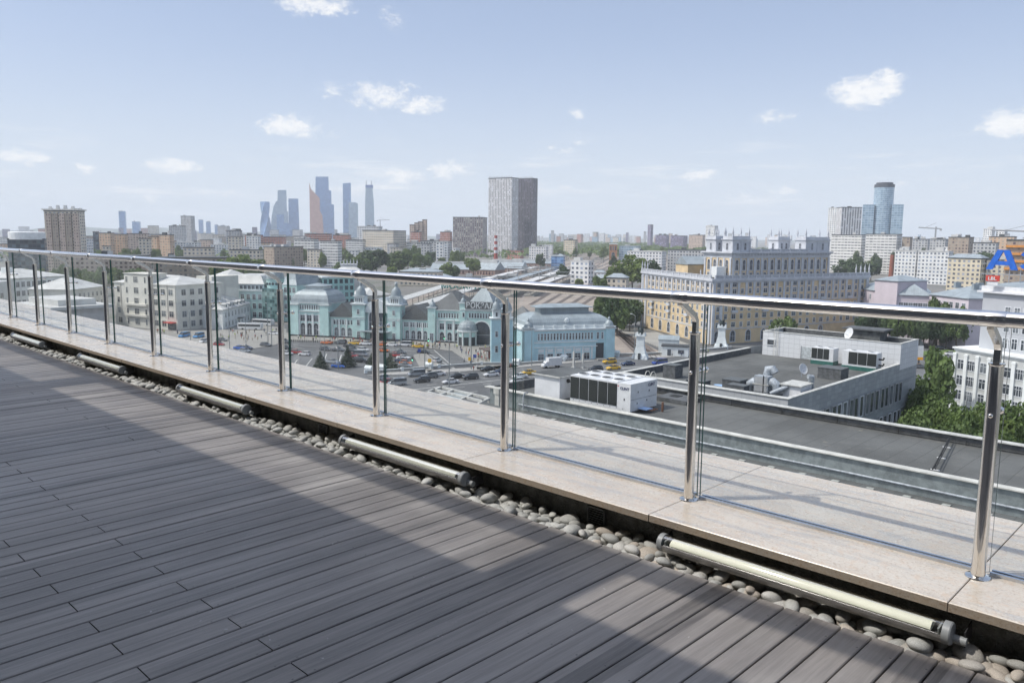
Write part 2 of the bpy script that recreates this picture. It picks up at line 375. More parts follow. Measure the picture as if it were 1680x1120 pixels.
# ---- railing
def glass_mat():
    m = bpy.data.materials.new('clear_glass'); m.use_nodes = True; q = NT(m.node_tree); m.node_tree.nodes.clear()
    tr = q.n('ShaderNodeBsdfTransparent'); tr.inputs[0].default_value = (.990, .997, .994, 1)
    gl = q.n('ShaderNodeBsdfGlossy'); gl.inputs['Roughness'].default_value = .004; gl.inputs[0].default_value = (.95, 1, .98, 1)
    fr = q.n('ShaderNodeFresnel'); fr.inputs[0].default_value = 1.45
    g = q.n('ShaderNodeTexCoord').outputs['Object']; nz = q.noise(g, 2.2, 4, .6)
    dirt = q.n('ShaderNodeBsdfDiffuse'); dirt.inputs[0].default_value = (.7, .72, .7, 1)
    mx = q.n('ShaderNodeMixShader'); q.link(q.m('MULTIPLY', fr.outputs[0], .17), mx.inputs[0]); q.link(tr.outputs[0], mx.inputs[1]); q.link(gl.outputs[0], mx.inputs[2])
    m2 = q.n('ShaderNodeMixShader'); q.link(q.ramp(nz.outputs[0], .35, .75, .002, .012), m2.inputs[0]); q.link(mx.outputs[0], m2.inputs[1]); q.link(dirt.outputs[0], m2.inputs[2])
    o = q.n('ShaderNodeOutputMaterial'); q.link(m2.outputs[0], o.inputs[0]); return m
mGlass = glass_mat()
mEdge = mat('glass_edge', (.03, .10, .085), .12, var=0, spec=.6)
rail = thing('railing', 'polished steel and glass terrace railing with a tubular handrail standing on the granite coping', 'railing', (0, 0, CT))
rx0, rx1 = 2.4, -15.6; RY, RZ = PY - .14, .95
nSeg = 15
for i in range(-2, 13):                                       # handrail, one length per bay, with a slightly proud sleeve at every joint
    xr = PX0 - i * PS
    if i > -2:
        MB().tube([(xr + .05, RY, RZ), (xr + PS - .012, RY, RZ)], .0262, 28).obj('handrail', mRail, rail, True)
        MB().tube([(xr - .032, RY, RZ), (xr - .030, RY, RZ), (xr + .048, RY, RZ), (xr + .05, RY, RZ)], [.0262, .0275, .0275, .0262], 28).obj('joint_sleeve', mRail, rail, True)
# one post with its parts, copied along the rail
def make_post():
    p = MB().lathe((0, 0, 0), [(.0235, .004), (.0235, .775), (.0245, .776), (.0262, .779), (.0262, .7845), (.012, .786)], 32).obj('post', mSteel, rail, True)
    MB().lathe((0, 0, 0), [(.043, 0), (.043, .003), (.041, .0055), (.031, .0075), (.0245, .010)], 32).obj('base_flange', mSteel, p, True)
    arm = MB(); w = .0105
    path = [(0, .784), (0, .835), (-.018, .862), (-.128, .925)]; d = [(1, 0), (.9, .25), (.62, .75), (.5, .87)]
    th = .0125
    for (a, na), (c, nc) in zip(list(zip(path, d)), list(zip(path, d))[1:]):
        q = []
        for (y, z), (ny, nz) in ((a, na), (c, nc)):
            for sx, sn in ((-1, -1), (1, -1), (1, 1), (-1, 1)): q.append((sx * w, y + sn * ny * th, z + sn * nz * th))
        i = len(arm.v); arm.v += q
        for f in ((0, 1, 5, 4), (1, 2, 6, 5), (2, 3, 7, 6), (3, 0, 4, 7), (3, 2, 1, 0), (4, 5, 6, 7)): arm.f.append(tuple(i + t for t in f)); arm.uv.append(None)
    arm.obj('arm', mSteelB, p)
    cl = MB().tube([(0, .02, .60), (0, .10, .60)], .0058, 12); cl.ball((0, .03, .60), (.012, .009, .012), 14, 8); cl.ball((0, -.0255, .60), (.0085, .007, .0085), 12, 8)
    cl.ball((.0, .107, .60), .0145, 16, 10); cl.tube([(-.012, .052, .60), (-.012, .0585, .60)], .014, 14); cl.tube([(-.012, .0705, .60), (-.012, .077, .60)], .014, 14)
    cl.obj('glass_clamp', mSteel, p, True)
    return p
post0 = make_post()
for i in range(-1, 13):
    o = post0 if i == -1 else copy_tree(post0, rail)
    o.location = (PX0 - i * PS, PY, 0)
gy0, gy1 = 3.234, 3.245
for i in range(-2, 13):
    xa = PX0 - (i + 1) * PS + .022; xb = PX0 - i * PS + .006; z0, z1 = .006, .935
    g = MB()
    g.face(((xa, gy0, z0), (xb, gy0, z0), (xb, gy0, z1), (xa, gy0, z1))); g.face(((xb, gy1, z0), (xa, gy1, z0), (xa, gy1, z1), (xb, gy1, z1)))
    go = g.obj('glass_panel', mGlass, rail)
    e = MB()
    e.face(((xa, gy1, z0), (xa, gy0, z0), (xa, gy0, z1), (xa, gy1, z1))); e.face(((xb, gy0, z0), (xb, gy1, z0), (xb, gy1, z1), (xb, gy0, z1)))
    e.face(((xa, gy0, z1), (xb, gy0, z1), (xb, gy1, z1), (xa, gy1, z1)))
    e.obj('pane_edge', mEdge, go)
    c = MB(); c.box(((xa + xb) / 2, 3.2255, 0), (xb - xa - .012, .012, .013)); c.box(((xa + xb) / 2, 3.2535, 0), (xb - xa - .012, .012, .013))
    c.obj('glazing_channel', mAlu, go)

# ---- tube lights along the wall
mDiff = mat('lamp_diffuser', (.70, .69, .58), .5, var=.05, vs=5)
mClear = None
def clear_tube():
    m = bpy.data.materials.new('clear_tube'); m.use_nodes = True; q = NT(m.node_tree); m.node_tree.nodes.clear()
    tr = q.n('ShaderNodeBsdfTransparent'); tr.inputs[0].default_value = (.93, .94, .92, 1); gl = q.n('ShaderNodeBsdfGlossy'); gl.inputs['Roughness'].default_value = .06
    fr = q.n('ShaderNodeFresnel'); fr.inputs[0].default_value = 1.5; mx = q.n('ShaderNodeMixShader')
    q.link(q.m('MULTIPLY', fr.outputs[0], .45), mx.inputs[0]); q.link(tr.outputs[0], mx.inputs[1]); q.link(gl.outputs[0], mx.inputs[2]); o = q.n('ShaderNodeOutputMaterial'); q.link(mx.outputs[0], o.inputs[0]); return m
mClear = clear_tube()
mCap = mat('grey_cast_cap', (.24, .25, .25), .42, var=.1, vs=30)
mBody = mat('grey_lamp_body', (.31, .295, .275), .4, .6, var=.1, vs=20)
def make_light():
    r = thing('tube_light', 'x', 'lamp'); R = .038; L = .565
    n = 20; b = MB()                                        # lower half shell
    prof = [(R * math.cos(t), R * math.sin(t)) for t in [math.radians(170 + 190 * j / 12) for j in range(13)]]
    prof = prof + [(p * .9, q * .9) for p, q in prof[::-1]]
    for j in range(len(prof)):
        (a, c), (d, e) = prof[j], prof[(j + 1) % len(prof)]
        b.face(((-L, a, c), (L, a, c), (L, d, e), (-L, d, e)))
    b.obj('body', mBody, r, True)
    MB().tube([(-L + .01, 0, 0), (L - .01, 0, 0)], R * .97, 24, False).obj('clear_cover', mClear, r, True)
    pl = MB(); pl.box((0, .0, .002), (2 * L - .1, .066, .003)); pl.obj('reflector', mDiff, r)
    df = MB(); na = 10
    for j in range(na):
        a0, a1 = [math.radians(28 + 124 * t / na) for t in (j, j + 1)]
        df.face(((-L + .05, -.031 * math.cos(a0), .030 * math.sin(a0) - .004), (L - .05, -.031 * math.cos(a0), .030 * math.sin(a0) - .004), (L - .05, -.031 * math.cos(a1), .030 * math.sin(a1) - .004), (-L + .05, -.031 * math.cos(a1), .030 * math.sin(a1) - .004)))
    df.obj('diffuser', mDiff, r, True)
    sb = MB(); sb.box((0, -.0355, .006), (2 * L - .05, .004, .005)); sb.obj('trim_strip', mSteelB, r)
    for sgn in (-1, 1):
        c = MB(); x = sgn * L
        c.tube([(x - sgn * .014, 0, 0), (x + sgn * .008, 0, 0), (x + sgn * .012, 0, 0)], [R * 1.04, R * 1.04, R * .95], 28); c.obj('end_cap', mCap, r, True)
        k2 = MB(); k2.box((x - sgn * .026, 0, -.004), (.006, .05, .026)); k2.obj('socket', mCap, r)
    h = MB(); h.tube([(L + .012, .012, -.024), (L + .052, .012, -.024)], .015, 16); h.obj('hinge_barrel', mCap, r, True)
    [MB().box((xx, .052, -.05), (.004, .075, .06)).obj('bracket', mDark, r) for xx in (L + .045, -L - .01)]
    return r
L0 = make_light()
LLAB = ['nearest and largest tube light under the coping, at the bottom right of the terrace', 'second tube light from the right under the coping, below the middle of the railing',
        'third tube light from the right under the coping, left of the middle of the railing', 'fourth tube light from the right under the coping, near the left end of the railing',
        'farthest tube light under the coping, at the left edge of the picture']
for k_ in range(0, 5):
    o = L0 if k_ == 0 else copy_tree(L0)
    o.location = (-1.262 - 2.395 * k_, 2.858, CT - .098); o.rotation_euler = (math.radians(12), 0, 0)
    o['label'] = LLAB[k_]
    o['group'] = 'tube lights in a row under the granite coping'

# ---- ventilation grilles in the wall
mGr = mat('grille_metal', (.16, .16, .15), .55, .3, var=.2, vs=40)
VL = ['near grey metal ventilation grille in the parapet wall between the two nearest tube lights', 'middle ventilation grille in the parapet wall between the second and third tube lights', 'third ventilation grille in the parapet wall, counted from the right, small and dim', 'farthest ventilation grille in the parapet wall toward the left']
for k_ in range(4):
    vx = -2.30 - 2.4 * k_ + (.02 if k_ else 0)
    t = thing('vent_grille', VL[k_], 'vent', (vx, 3.008, CT - .245), 0, 'ventilation grilles in the parapet wall')
    f = MB(); f.box((-.05, -.010, .0), (.008, .012, .15)); f.box((.05, -.010, 0), (.008, .012, .15)); f.box((0, -.010, .142), (.1, .012, .008)); f.box((0, -.010, 0), (.1, .012, .008)); f.obj('frame', mGr, t)
    MB().box((0, -.002, 0), (.1, .003, .15)).obj('backing', mDark, t)
    for j in range(11): MB().box((0, -.008, .012 + j * .0118), (.088, .007, .004)).obj('slat', mGr, t)

# ---- river pebbles in the gutter
mGut = mat('gutter_bed', (.12, .115, .10), .95, var=.4, vs=30, bump=1, bs=60)
MB().box((-7, 2.90, DK - .11), (22, .22, .075)).obj('gutter_floor', mGut, kind='structure')
def pebble_mat(i, c):
    m = mat('pebble_stone_%d' % i, c, .62, var=.22, vs=16, bump=.25, bs=220); return m
PM = [pebble_mat(i, c) for i, c in enumerate([(.40, .40, .375), (.33, .33, .31), (.47, .46, .43), (.36, .34, .305), (.42, .375, .32)])]
def pebble_mesh(seed, m):
    rn = random.Random(seed); bm = bmesh.new(); bmesh.ops.create_icosphere(bm, subdivisions=3, radius=1)
    sx, sy, sz = 1.0, rn.uniform(.62, .8), rn.uniform(.42, .55); ph = [rn.uniform(0, 6) for _ in range(4)]
    for v in bm.verts:
        c = v.co; f = 1 + .07 * math.sin(2.1 * c.x + ph[0]) + .06 * math.sin(2.7 * c.y + ph[1]) + .04 * math.sin(3.3 * c.z + 2 * c.x + ph[2])
        v.co = Vector((c.x * sx * (1 + .10 * c.y * math.sin(ph[3])), c.y * sy, c.z * sz)) * f
    me = bpy.data.meshes.new('pebble'); bm.to_mesh(me); bm.free(); me.materials.append(m)
    me.polygons.foreach_set('use_smooth', [True] * len(me.polygons)); return me
PB = [pebble_mesh(i, PM[i % 5]) for i in range(15)]
rp = random.Random(11); placed = []
def try_pebble(x, y, r, layer):
    for (a, b, c, l) in placed[-260:]:
        if l == layer and (a - x) ** 2 + (b - y) ** 2 < ((c + r) * .74) ** 2: return False
    placed.append((x, y, r, layer)); return True
PL = []
x = .6
for layer, cnt in ((0, 520), (1, 120)):
    for _ in range(cnt * 7):
        x = rp.uniform(-12.5, .9); y = rp.uniform(2.825, 2.985); r = rp.uniform(.027, .050) * (1.2 if rp.random() < .15 else 1)
        if try_pebble(x, y, r, layer): PL.append((x, y, DK - .030 + layer * .026 + rp.uniform(-.006, .006), r))
PL.sort(key=lambda p: (p[0] + .8) ** 2)
rest = MB()
for n_, (x, y, z, r) in enumerate(PL):
    me = PB[rp.randrange(15)]; M = Matrix.Translation((x, y, z)) @ Matrix.Rotation(rp.uniform(0, 6.28), 4, 'Z') @ Matrix.Rotation(rp.uniform(-.45, .45), 4, 'X') @ Matrix.Rotation(rp.uniform(-.3, .3), 4, 'Y') @ Matrix.Scale(r, 4)
    if n_ < 300:
        o = bpy.data.objects.new('pebble', me); COL.objects.link(o); o.matrix_world = M
        o['label'] = 'smooth grey-beige river pebble in the gutter between deck and parapet'; o['category'] = 'pebble'; o['group'] = 'river pebbles in the gutter beside the deck'
    else:
        i = len(rest.v); rest.v += [tuple(M @ v.co) for v in me.vertices]
        for p in me.polygons: rest.f.append(tuple(i + a for a in p.vertices)); rest.uv.append(None)
ro = rest.obj('pebbles', PM[0], None, True, kind='stuff'); ro['label'] = 'far smooth pebbles filling the gutter toward the left'

# ---- the building the terrace belongs to: it stands behind the viewer and shades the deck
mCan = mat('canopy_paint', (.62, .62, .60), .6)
mHW = fac('terrace_facade', (.34, .33, .31), (.05, .06, .07), .8, .82, grough=.06, light=.1)
can = thing('terrace_building', 'dark glazed penthouse wall with a projecting roof slab behind the terrace', 'building', (0, 0, DK))
hC = 5.0; SH = hC / 1.834
MB().prism([(-28, -9), (16, -9), (16, -3.2), (-28, -3.2)], 0, hC - .002, 2.4, 2.5).obj('wall', mHW, can)
MB().box((-6, (2.14 - SH + -3.2) / 2, hC), (44, 2.14 - SH + 3.2, .12)).obj('roof_slab', mCan, can)
MB().box((-6, 2.66 - SH, hC), (44, .12, .08)).obj('beam', mCan, can)
for xx, ww in ((-2.08, .40), (-8.0, .40), (-13.9, .4), (3.9, .4)):
    MB().box((xx - 2.4, 2.365 - SH, hC + .02), (ww, .44, .06)).obj('outrigger', mCan, can)
# ================================================================== THE ROOFS BELOW
mFelt = mat('roofing_felt', (.072, .078, .080), .88, var=.35, vs=.35, bump=.3, bs=6)
def felt(name, c, lineX=True, gap=1.0):
    m = bpy.data.materials.new(name); m.use_nodes = True; q = NT(m.node_tree); b = m.node_tree.nodes['Principled BSDF']
    g = q.n('ShaderNodeNewGeometry').outputs['Position']; s = q.n('ShaderNodeSeparateXYZ'); q.link(g, s.inputs[0])
    wob = q.noise(g, .6, 3, .5); u = q.m('DIVIDE', q.m('ADD', q.m('ADD', s.outputs[0 if lineX else 1], 200.0), q.m('MULTIPLY', wob.outputs[0], .12)), gap)
    seam = q.m('LESS_THAN', q.m('FRACT', u), .04); big = q.noise(g, .16, 5, .62); sm = q.noise(g, 1.5, 5, .65); pd = q.noise(g, .5, 4, .55)
    wn = q.n('ShaderNodeTexWhiteNoise'); wn.noise_dimensions = '1D'; q.link(q.m('FLOOR', u), wn.inputs['W'])
    col = q.mix(q.ramp(big.outputs[0], .35, .68), tuple(a * .8 for a in c), tuple(a * 1.25 for a in c))
    col = q.mix(q.m('MULTIPLY', wn.outputs[0], .25), col, tuple(a * 1.4 for a in c))
    col = q.mix(q.ramp(sm.outputs[0], .55, .75, 0, .4), col, (c[0] * 1.9, c[1] * 1.75, c[2] * 1.5))
    col = q.mix(q.m('MULTIPLY', seam, .55), col, tuple(a * .45 for a in c))
    col = q.mix(q.ramp(pd.outputs[0], .70, .74, 0, .55), col, (.20, .19, .16))
    q.link(col, b.inputs['Base Color']); b.inputs['Roughness'].default_value = .85; b.inputs['Specular IOR Level'].default_value = .3
    return m
mFeltA = felt('roof_felt_sheets', (.10, .107, .108)); mFeltB = felt('roof_felt_rolls', (.105, .108, .105), True, 1.3)
mCapS = mat('zinc_flashing', (.50, .50, .47), .65, .1, var=.18, vs=1.5)
mCapW = mat('cream_flashing', (.56, .55, .50), .55, .1, var=.15, vs=1.2)
mTile = fac('cladding_tiles', (.33, .345, .35), (.36, .37, .38), .93, .90, grough=.6, light=.0, glass2=(.40, .41, .42), rough=.9)
mTileW = fac('white_cladding', (.50, .51, .52), (.62, .63, .64), .95, .94, grough=.6, light=.0, glass2=(.68, .69, .70), rough=.9)
mSlab = fac('stone_slabs', (.25, .27, .28), (.29, .31, .32), .96, .93, grough=.75, light=.6, glass2=(.36, .38, .39), rough=.9)
mWhite = mat('white_sheet_metal', (.62, .63, .635), .45, var=.06, vs=2)
mOffW = mat('offwhite_render', (.66, .67, .68), .8, var=.08, vs=.8)
mCoil = mat('condenser_coil', (.028, .033, .032), .6, .3, var=.2, vs=20)
mGreenB = mat('green_base_frame', (.03, .12, .10), .5, var=.15, vs=3)
mBlk = mat('black_rubber', (.02, .02, .02), .7)
mGalv = mat('galvanised_duct', (.33, .36, .39), .6, .2, var=.25, vs=4)
mFeltBox = mat('felt_wrapped', (.095, .10, .105), .8, var=.3, vs=2)
mWin = mat('window_glass', (.06, .07, .085), .08, var=.5, vs=.35, spec=.8)
mWinL = mat('window_curtained', (.16, .18, .20), .15, var=.5, vs=.5, spec=.7)
mFrameW = mat('window_frame_white', (.62, .64, .66), .5)
mFrameG = mat('window_frame_grey', (.34, .35, .36), .5)

nb = thing('near_building', 'long low building right below the terrace with two felted roof levels and a metal-capped divider', 'building')
MB().prism([(-49.5, 9), (10, 9), (10, 48.3), (-49.5, 48.3)], 0, 26.36, 3, 3.4, top=False).obj('wall', mTile, nb)
MB().prism([(-49.5, 9), (10, 9), (10, 48.3), (-49.5, 48.3)], 26.36, 26.4).obj('lower_roof', mFeltA, nb)
MB().prism([(-47.8, 48.6), (30, 48.6), (30, 58.6), (-47.8, 58.6)], 0, 27.36, 3, 3.4, top=False).obj('wall', mTile, nb)
MB().prism([(-47.8, 48.6), (30, 48.6), (30, 58.6), (-47.8, 58.6)], 27.36, 27.4).obj('upper_roof', mFeltB, nb)
w = MB(); w.box((-9, 48.45, 26.4), (80, .3, 1.4)); w.obj('dividing_wall', mat('grey_flashing', (.26, .29, .29), .45, .4, var=.2, vs=2), nb)
c = MB(); c.box((-9.2, 48.42, 27.803), (80.6, .62, .07)); c.obj('wall_cap', mCapW, nb)
MB().tube([(-45.5, 48.22, 26.86), (-30, 48.22, 26.84), (-18, 48.22, 26.9), (6, 48.22, 26.84)], .07, 10).obj('pipe', mGalv, nb, True)
w = MB(); w.box((-9, 58.79, 27.0), (79, .3, .95)); w.obj('far_parapet', mFeltBox, nb)
MB().box((-9, 58.75, 27.953), (79.4, .62, .07)).obj('parapet_cap', mCapS, nb)
for i in range(3): MB().tube([(-46, 58.55 - .05 * i, 27.62 - .11 * i), (-30, 58.56 - .06 * i, 27.58 - .11 * i), (-16, 58.54 - .05 * i, 27.60 - .12 * i), (6, 58.5, 27.6 - .11 * i)], .022, 6).obj('cable', mBlk, nb)
MB().box((-48.6, 53.4, 26.9), (.3, 9.6, 1.1)).obj('end_parapet', mFeltBox, nb)
for i in range(22):                                           # small blocks that hold the cables on the lower roof
    MB().box((-43 + i * 2.05, 47.5, 26.4), (.42, .32, .07)).obj('cable_block', mat('concrete_block', (.33, .34, .32), .9, var=.2, vs=4), nb)
for q_ in range(9): MB().box((-40 + q_ * 4.3, 58.5, 27.42), (.03, .06, .45)).obj('felt_seam', mBlk, nb)
lad = thing('roof_access_bracket', 'small bent steel pipe bracket hooked over the metal-capped divider left of the white plant box', 'bracket', (-44.7, 48.2, 26.45))
MB().tube([(0, -.25, .1), (0, -.25, 1.2), (0, -.1, 1.5), (0, .25, 1.5), (0, .4, 1.3)], .05, 8).obj('pipe', mGalv, lad, True)
hf = thing('roof_hatch_frame', 'low rectangular steel hatch frame lying on the lower felt roof', 'hatch', (-20.4, 47.4 * .985, 26.4))
for a, b, sx, sy in ((0, -.38, 1.9, .08), (0, .38, 1.9, .08), (-.91, 0, .08, .68), (.91, 0, .08, .68)): MB().box((a, b, 0), (sx, sy, .14)).obj('frame_bar', mGalv, hf)
# cable gantry on the upper roof
gt = thing('cable_tray', 'long dark raised cable tray on little stands crossing the upper felt roof at the right', 'cable tray', (-14.6, 50, 27.4))
MB().tube([(1.0, -.6, .42), (-.55, 8.2, .42)], .05, 6).obj('tray', mBlk, gt)
MB().tube([(1.12, -.6, .47), (-.43, 8.2, .47)], .035, 6).obj('cable', mBlk, gt)
for j in range(3): MB().box((.75 - .55 * j, .8 + 3.1 * j, 0), (.05, .05, .42)).obj('leg', mBlk, gt); MB().box((.75 - .55 * j, .8 + 3.1 * j, .0), (.5, .1, .04)).obj('foot', mOffW, gt)

def text_mesh(txt, size, depth, name='lettering', bold=0.0):
    cu = bpy.data.curves.new(name, 'FONT'); cu.body = txt; cu.size = size; cu.extrude = depth / 2; cu.offset = bold; cu.align_x = 'LEFT'
    o = bpy.data.objects.new(name, cu); COL.objects.link(o); dg = bpy.context.evaluated_depsgraph_get()
    me = bpy.data.meshes.new_from_object(o.evaluated_get(dg)); bpy.data.objects.remove(o); me.name = name; me.materials.clear(); return me
def lettering(txt, size, m, parent, loc, rot, depth=.02, bold=0.0, name='lettering', sc=(1, 1, 1)):
    me = text_mesh(txt, size, depth, name, bold); me.materials.append(m)
    o = bpy.data.objects.new(name, me); COL.objects.link(o); o.parent = parent; o.location = loc; o.rotation_euler = rot; o.scale = sc; return o

def chiller(name, label, loc, W_, D_, H_, coils, fans, base, panel_left=False, logo=False):
    r = thing(name, label, 'cooling unit', loc)
    z0 = base; cw = W_ - 1.25 if logo else W_ * .82; x0 = 0 if not panel_left else W_ - cw
    MB().box((W_ / 2, D_ / 2, z0), (W_, D_, H_ - z0)).obj('casing', mWhite, r)
    pw = cw / coils
    for i in range(coils): MB().box((x0 + pw * (i + .5), -.02, z0 + .3), (pw - .09, .05, H_ - z0 - .42)).obj('coil_panel', mCoil, r)
    if logo:
        ys = (D_ * .27, D_ * .73); n = fans // 2
        for i in range(n):
            for y in ys:
                f = MB(); f.lathe(((i + .5) * cw / n, y, H_), [(.44, 0), (.44, .09), (.40, .09), (.40, .012)], 24); fo = f.obj('fan_ring', mWhite, r, True)
                b = MB(); b.lathe(((i + .5) * cw / n, y, H_ + .02), [(.395, 0), (.395, .03)], 24); b.obj('fan_grille', mBlk, fo)
        MB().box((cw + .01, D_ / 2, H_ + .001), (.04, D_, .05)).obj('seam', mOffW, r)
    else:
        for i in range(fans):
            f = MB(); f.lathe(((i + .5) * W_ / fans, D_ / 2, H_), [(.5, 0), (.5, .12), (.42, .12), (.42, .02)], 20); fo = f.obj('fan_ring', mOffW, r, True)
            b = MB(); b.lathe(((i + .5) * W_ / fans, D_ / 2, H_ + .02), [(.41, 0), (.41, .07)], 20); b.obj('fan_grille', mBlk, fo)
    if base > .2: MB().box((W_ / 2, D_ / 2, 0), (W_ + .1, D_ + .1, base - .003)).obj('base_frame', mGreenB, r)
    return r
ch = chiller('chiller', 'big white rooftop chiller with eight fans and lettering, beside the white plant box', (-41.35, 50.0, 27.42), 6.0, 3.6, 2.28, 5, 8, .12, False, True)
for q_ in range(9): MB().box((.35 + q_ * .62, -.012, .26), (.05, .02, .05)).obj('bolt', mBlk, ch)
mInk = mat('dark_blue_ink', (.03, .04, .12), .5)
lettering('CLINT', .30, mInk, ch, (5.02, -.03, 1.78), (PI / 2, 0, 0), .01, .006)
lettering('CLINT', .34, mInk, ch, (6.02, 2.3, 1.86), (PI / 2, 0, PI / 2), .01, .006)
MB().box((6.01, 1.8, 1.02), (.02, 3.6, .05)).obj('seam', mFrameG, ch)
for yy, zz in ((.9, .62), (2.2, .72), (1.0, 1.5), (2.5, 1.45)): MB().box((6.012, yy, zz), (.03, .06, .14)).obj('door_latch', mBlk, ch)
MB().box((5.42, -.012, .95), (.08, .03, .16)).obj('door_latch', mBlk, ch)
MB().box((4.83, -.01, 2.0), (.1, .02, .06)).obj('warning_lamp', mat('red_plastic', (.5, .02, .02), .4), ch)
pb = thing('plant_box', 'plain white plant box with a grey flat lid left of the big chiller', 'plant box', (-45.3, 50.0, 27.42))
MB().box((1.4, 2.1, 0), (2.8, 4.2, 1.85)).obj('wall', mOffW, pb); MB().box((1.4, 2.1, 1.853), (3.2, 4.6, .10)).obj('roof', mCapS, pb); MB().box((1.4, 2.1, 1.956), (3.0, 4.4, .02)).obj('roof_felt', mFeltA, pb)
pp = thing('insulated_pipe', 'black lagged pipe looping between the white plant box and the chiller', 'pipe', (-42.4, 51.0, 27.42))
MB().tube([(-.1, 0, 1.5), (.35, 0, 1.5), (.5, 0, 1.35), (.5, 0, .6), (.75, .1, .45), (1.1, .2, .45)], .11, 10).obj('pipe', mBlk, pp, True); MB().ball((.0, -.02, 1.5), .17, 10, 6).obj('valve', mBlk, pp)
pf = thing('pipe_stack', 'pipes and blue tarpaulin on a low stand at the right foot of the big chiller', 'pipes', (-35.2, 50.9, 27.42))
for j in range(3): MB().tube([(-.1, .3 + .35 * j, .18), (.9, .6 + .35 * j, .18)], .06, 8).obj('pipe', mat('rust_pipe', (.16, .08, .05), .8), pf)
MB().box((.3, .5, .25), (.8, .9, .04)).obj('tarpaulin', mat('blue_tarp', (.35, .5, .75), .6), pf); MB().tube([(1.15, 1.6, 0), (1.15, 1.6, .75)], .09, 8).obj('standpipe', mat('rust_pipe', (.16, .08, .05), .8), pf)
hs = thing('roof_hatch', 'low dark felt-covered square hatch on the upper roof right of the chiller', 'hatch', (-35.5, 57.0, 27.42), 0.0)
MB().box((0, 0, 0), (3.0, 2.3, .32)).obj('curb', mFeltBox, hs); MB().box((-.3, .2, .323), (.8, .8, .04)).obj('lid', mBlk, hs)
# steel grid of the roof light at the left end
sk = thing('steel_pergola', 'low steel grid of a roof light below the terrace, seen just above the coping', 'roof light')
z_ = 25.2; c1, c2, c3, c4 = G(700, 645, z_), G(724, 637, z_), G(803, 655, z_), G(782, 666, z_)
for a, b in ((c1, c2), (c2, c3), (c3, c4), (c4, c1), ((c1 + c2) / 2, (c3 + c4) / 2)):
    d = (b - a); MB().box(((a + b) / 2)[:], (d.length + .2, .28, .22), math.atan2(d.y, d.x)).obj('beam', mCapS, sk)
for t in (.26, .66):
    a = c2.lerp(c3, t); b = c1.lerp(c4, t); d = b - a; MB().box(((a + b) / 2)[:], (d.length, .24, .2), math.atan2(d.y, d.x)).obj('cross_beam', mCapS, sk)
for p_ in (c1, c2, c3, c4): MB().box((p_.x, p_.y, 0), (.3, .3, z_ - .02)).obj('post', mCapS, sk)
for (a, b, c, d) in ((.30, .62, 0, 1),): 
    MB().prism([c1.lerp(c4, a)[:2], c1.lerp(c4, b)[:2], c2.lerp(c3, b)[:2], c2.lerp(c3, a)[:2]], z_ - .1, z_ - .05).obj('pane', mat('frosted_pane', (.45, .52, .56), .2), sk)
gp = thing('gate_pier', 'short cream stone pier closing the left end of the metal-capped divider', 'pier')
p_ = G(814, 652, 26.0); MB().box((-47.9, 48.3, 25.0), (.5, .55, 2.4)).obj('shaft', mCapW, gp); MB().box((-47.9, 48.3, 27.403), (.66, .7, .5)).obj('cap', mCapW, gp)

# ---- the stone-clad building behind, flat roof, white penthouse
jb = thing('stone_building', 'grey stone-clad office block with a flat felt roof and a white tiled penthouse', 'building')
X0, X1, Y0, Y1, JT, JR = -66.0, -41.0, 90.0, 136.0, 22.0, 21.1
MB().prism([(X0, Y0), (X1, Y0), (X1, Y1), (X0, Y1)], 0, JT, 1.15, .62, top=False, walls=(1, 2, 3)).obj('wall', mSlab, jb)
MB().prism([(X0, Y0), (X1, Y0), (X1, Y0 + .35), (X0, Y0 + .35)], 0, JT - .002, 1.0, 1.0, walls=(0,)).obj('tiled_front', mTile, jb)
MB().prism([(X0 + .1, Y0 + .1), (X1 - .1, Y0 + .1), (X1 - .1, 128.2), (X0 + .1, 128.2)], JR - .3, JR).obj('roof', mFeltB, jb)
pr = MB()
for c_, d_ in (((X0 + .27, 109, JR + .003), (.5, 37.9, JT - JR - .003)), ((X1 - .27, 109.4, JR + .003), (.5, 37.1, JT - JR - .003)), (((X0 + X1) / 2, Y0 + .62, JR + .003), (23.9, .5, JT - JR - .006))):
    MB().box(c_, d_).obj('parapet', mFeltBox, jb); MB().box((c_[0], c_[1] - (.22 if d_[1] < 1 else 0), JT + .003 + (.004 if d_[1] < 1 else 0)), (d_[0] + .12 + (1.2 if d_[1] < 1 else 0), d_[1] + .12 + (.44 if d_[1] < 1 else 0), .07)).obj('parapet_cap', mCapS, jb)
MB().prism([(X0 + 2.6, 128), (X1 + .02, 128), (X1 + .02, 136.02), (X0 + 2.6, 136.02)], JR - 6 * 0, 25.1, .95, .8, top=False, bottom=False).obj('penthouse_wall', mTileW, jb)
MB().prism([(X0 + 2.8, 128.2), (X1 - .2, 128.2), (X1 - .2, 135.8), (X0 + 2.8, 135.8)], 24.4, 24.45).obj('penthouse_roof', mFeltA, jb)
for c_, d_ in ((((X0 + 2.6 + X1) / 2, 128.15, 25.103), (X1 - X0 - 2.4, .45, .1)), (((X0 + 2.6 + X1) / 2, 135.85, 25.103), (X1 - X0 - 2.4, .45, .1)), ((X0 + 2.78, 132, 25.103), (.4, 7.2, .1)), ((X1 - .18, 132, 25.103), (.4, 7.2, .1))):
    MB().box(c_, d_).obj('penthouse_cap', mCapS, jb)
for c_, d_ in ((((X0 + 2.6 + X1) / 2, 128.35, 24.45), (X1 - X0 - 2.8, .2, .65)), (((X0 + 2.6 + X1) / 2, 135.65, 24.45), (X1 - X0 - 2.8, .2, .65)), ((X1 - .35, 132, 24.45), (.2, 7, .65))): MB().box(c_, d_).obj('upstand', mFeltBox, jb)
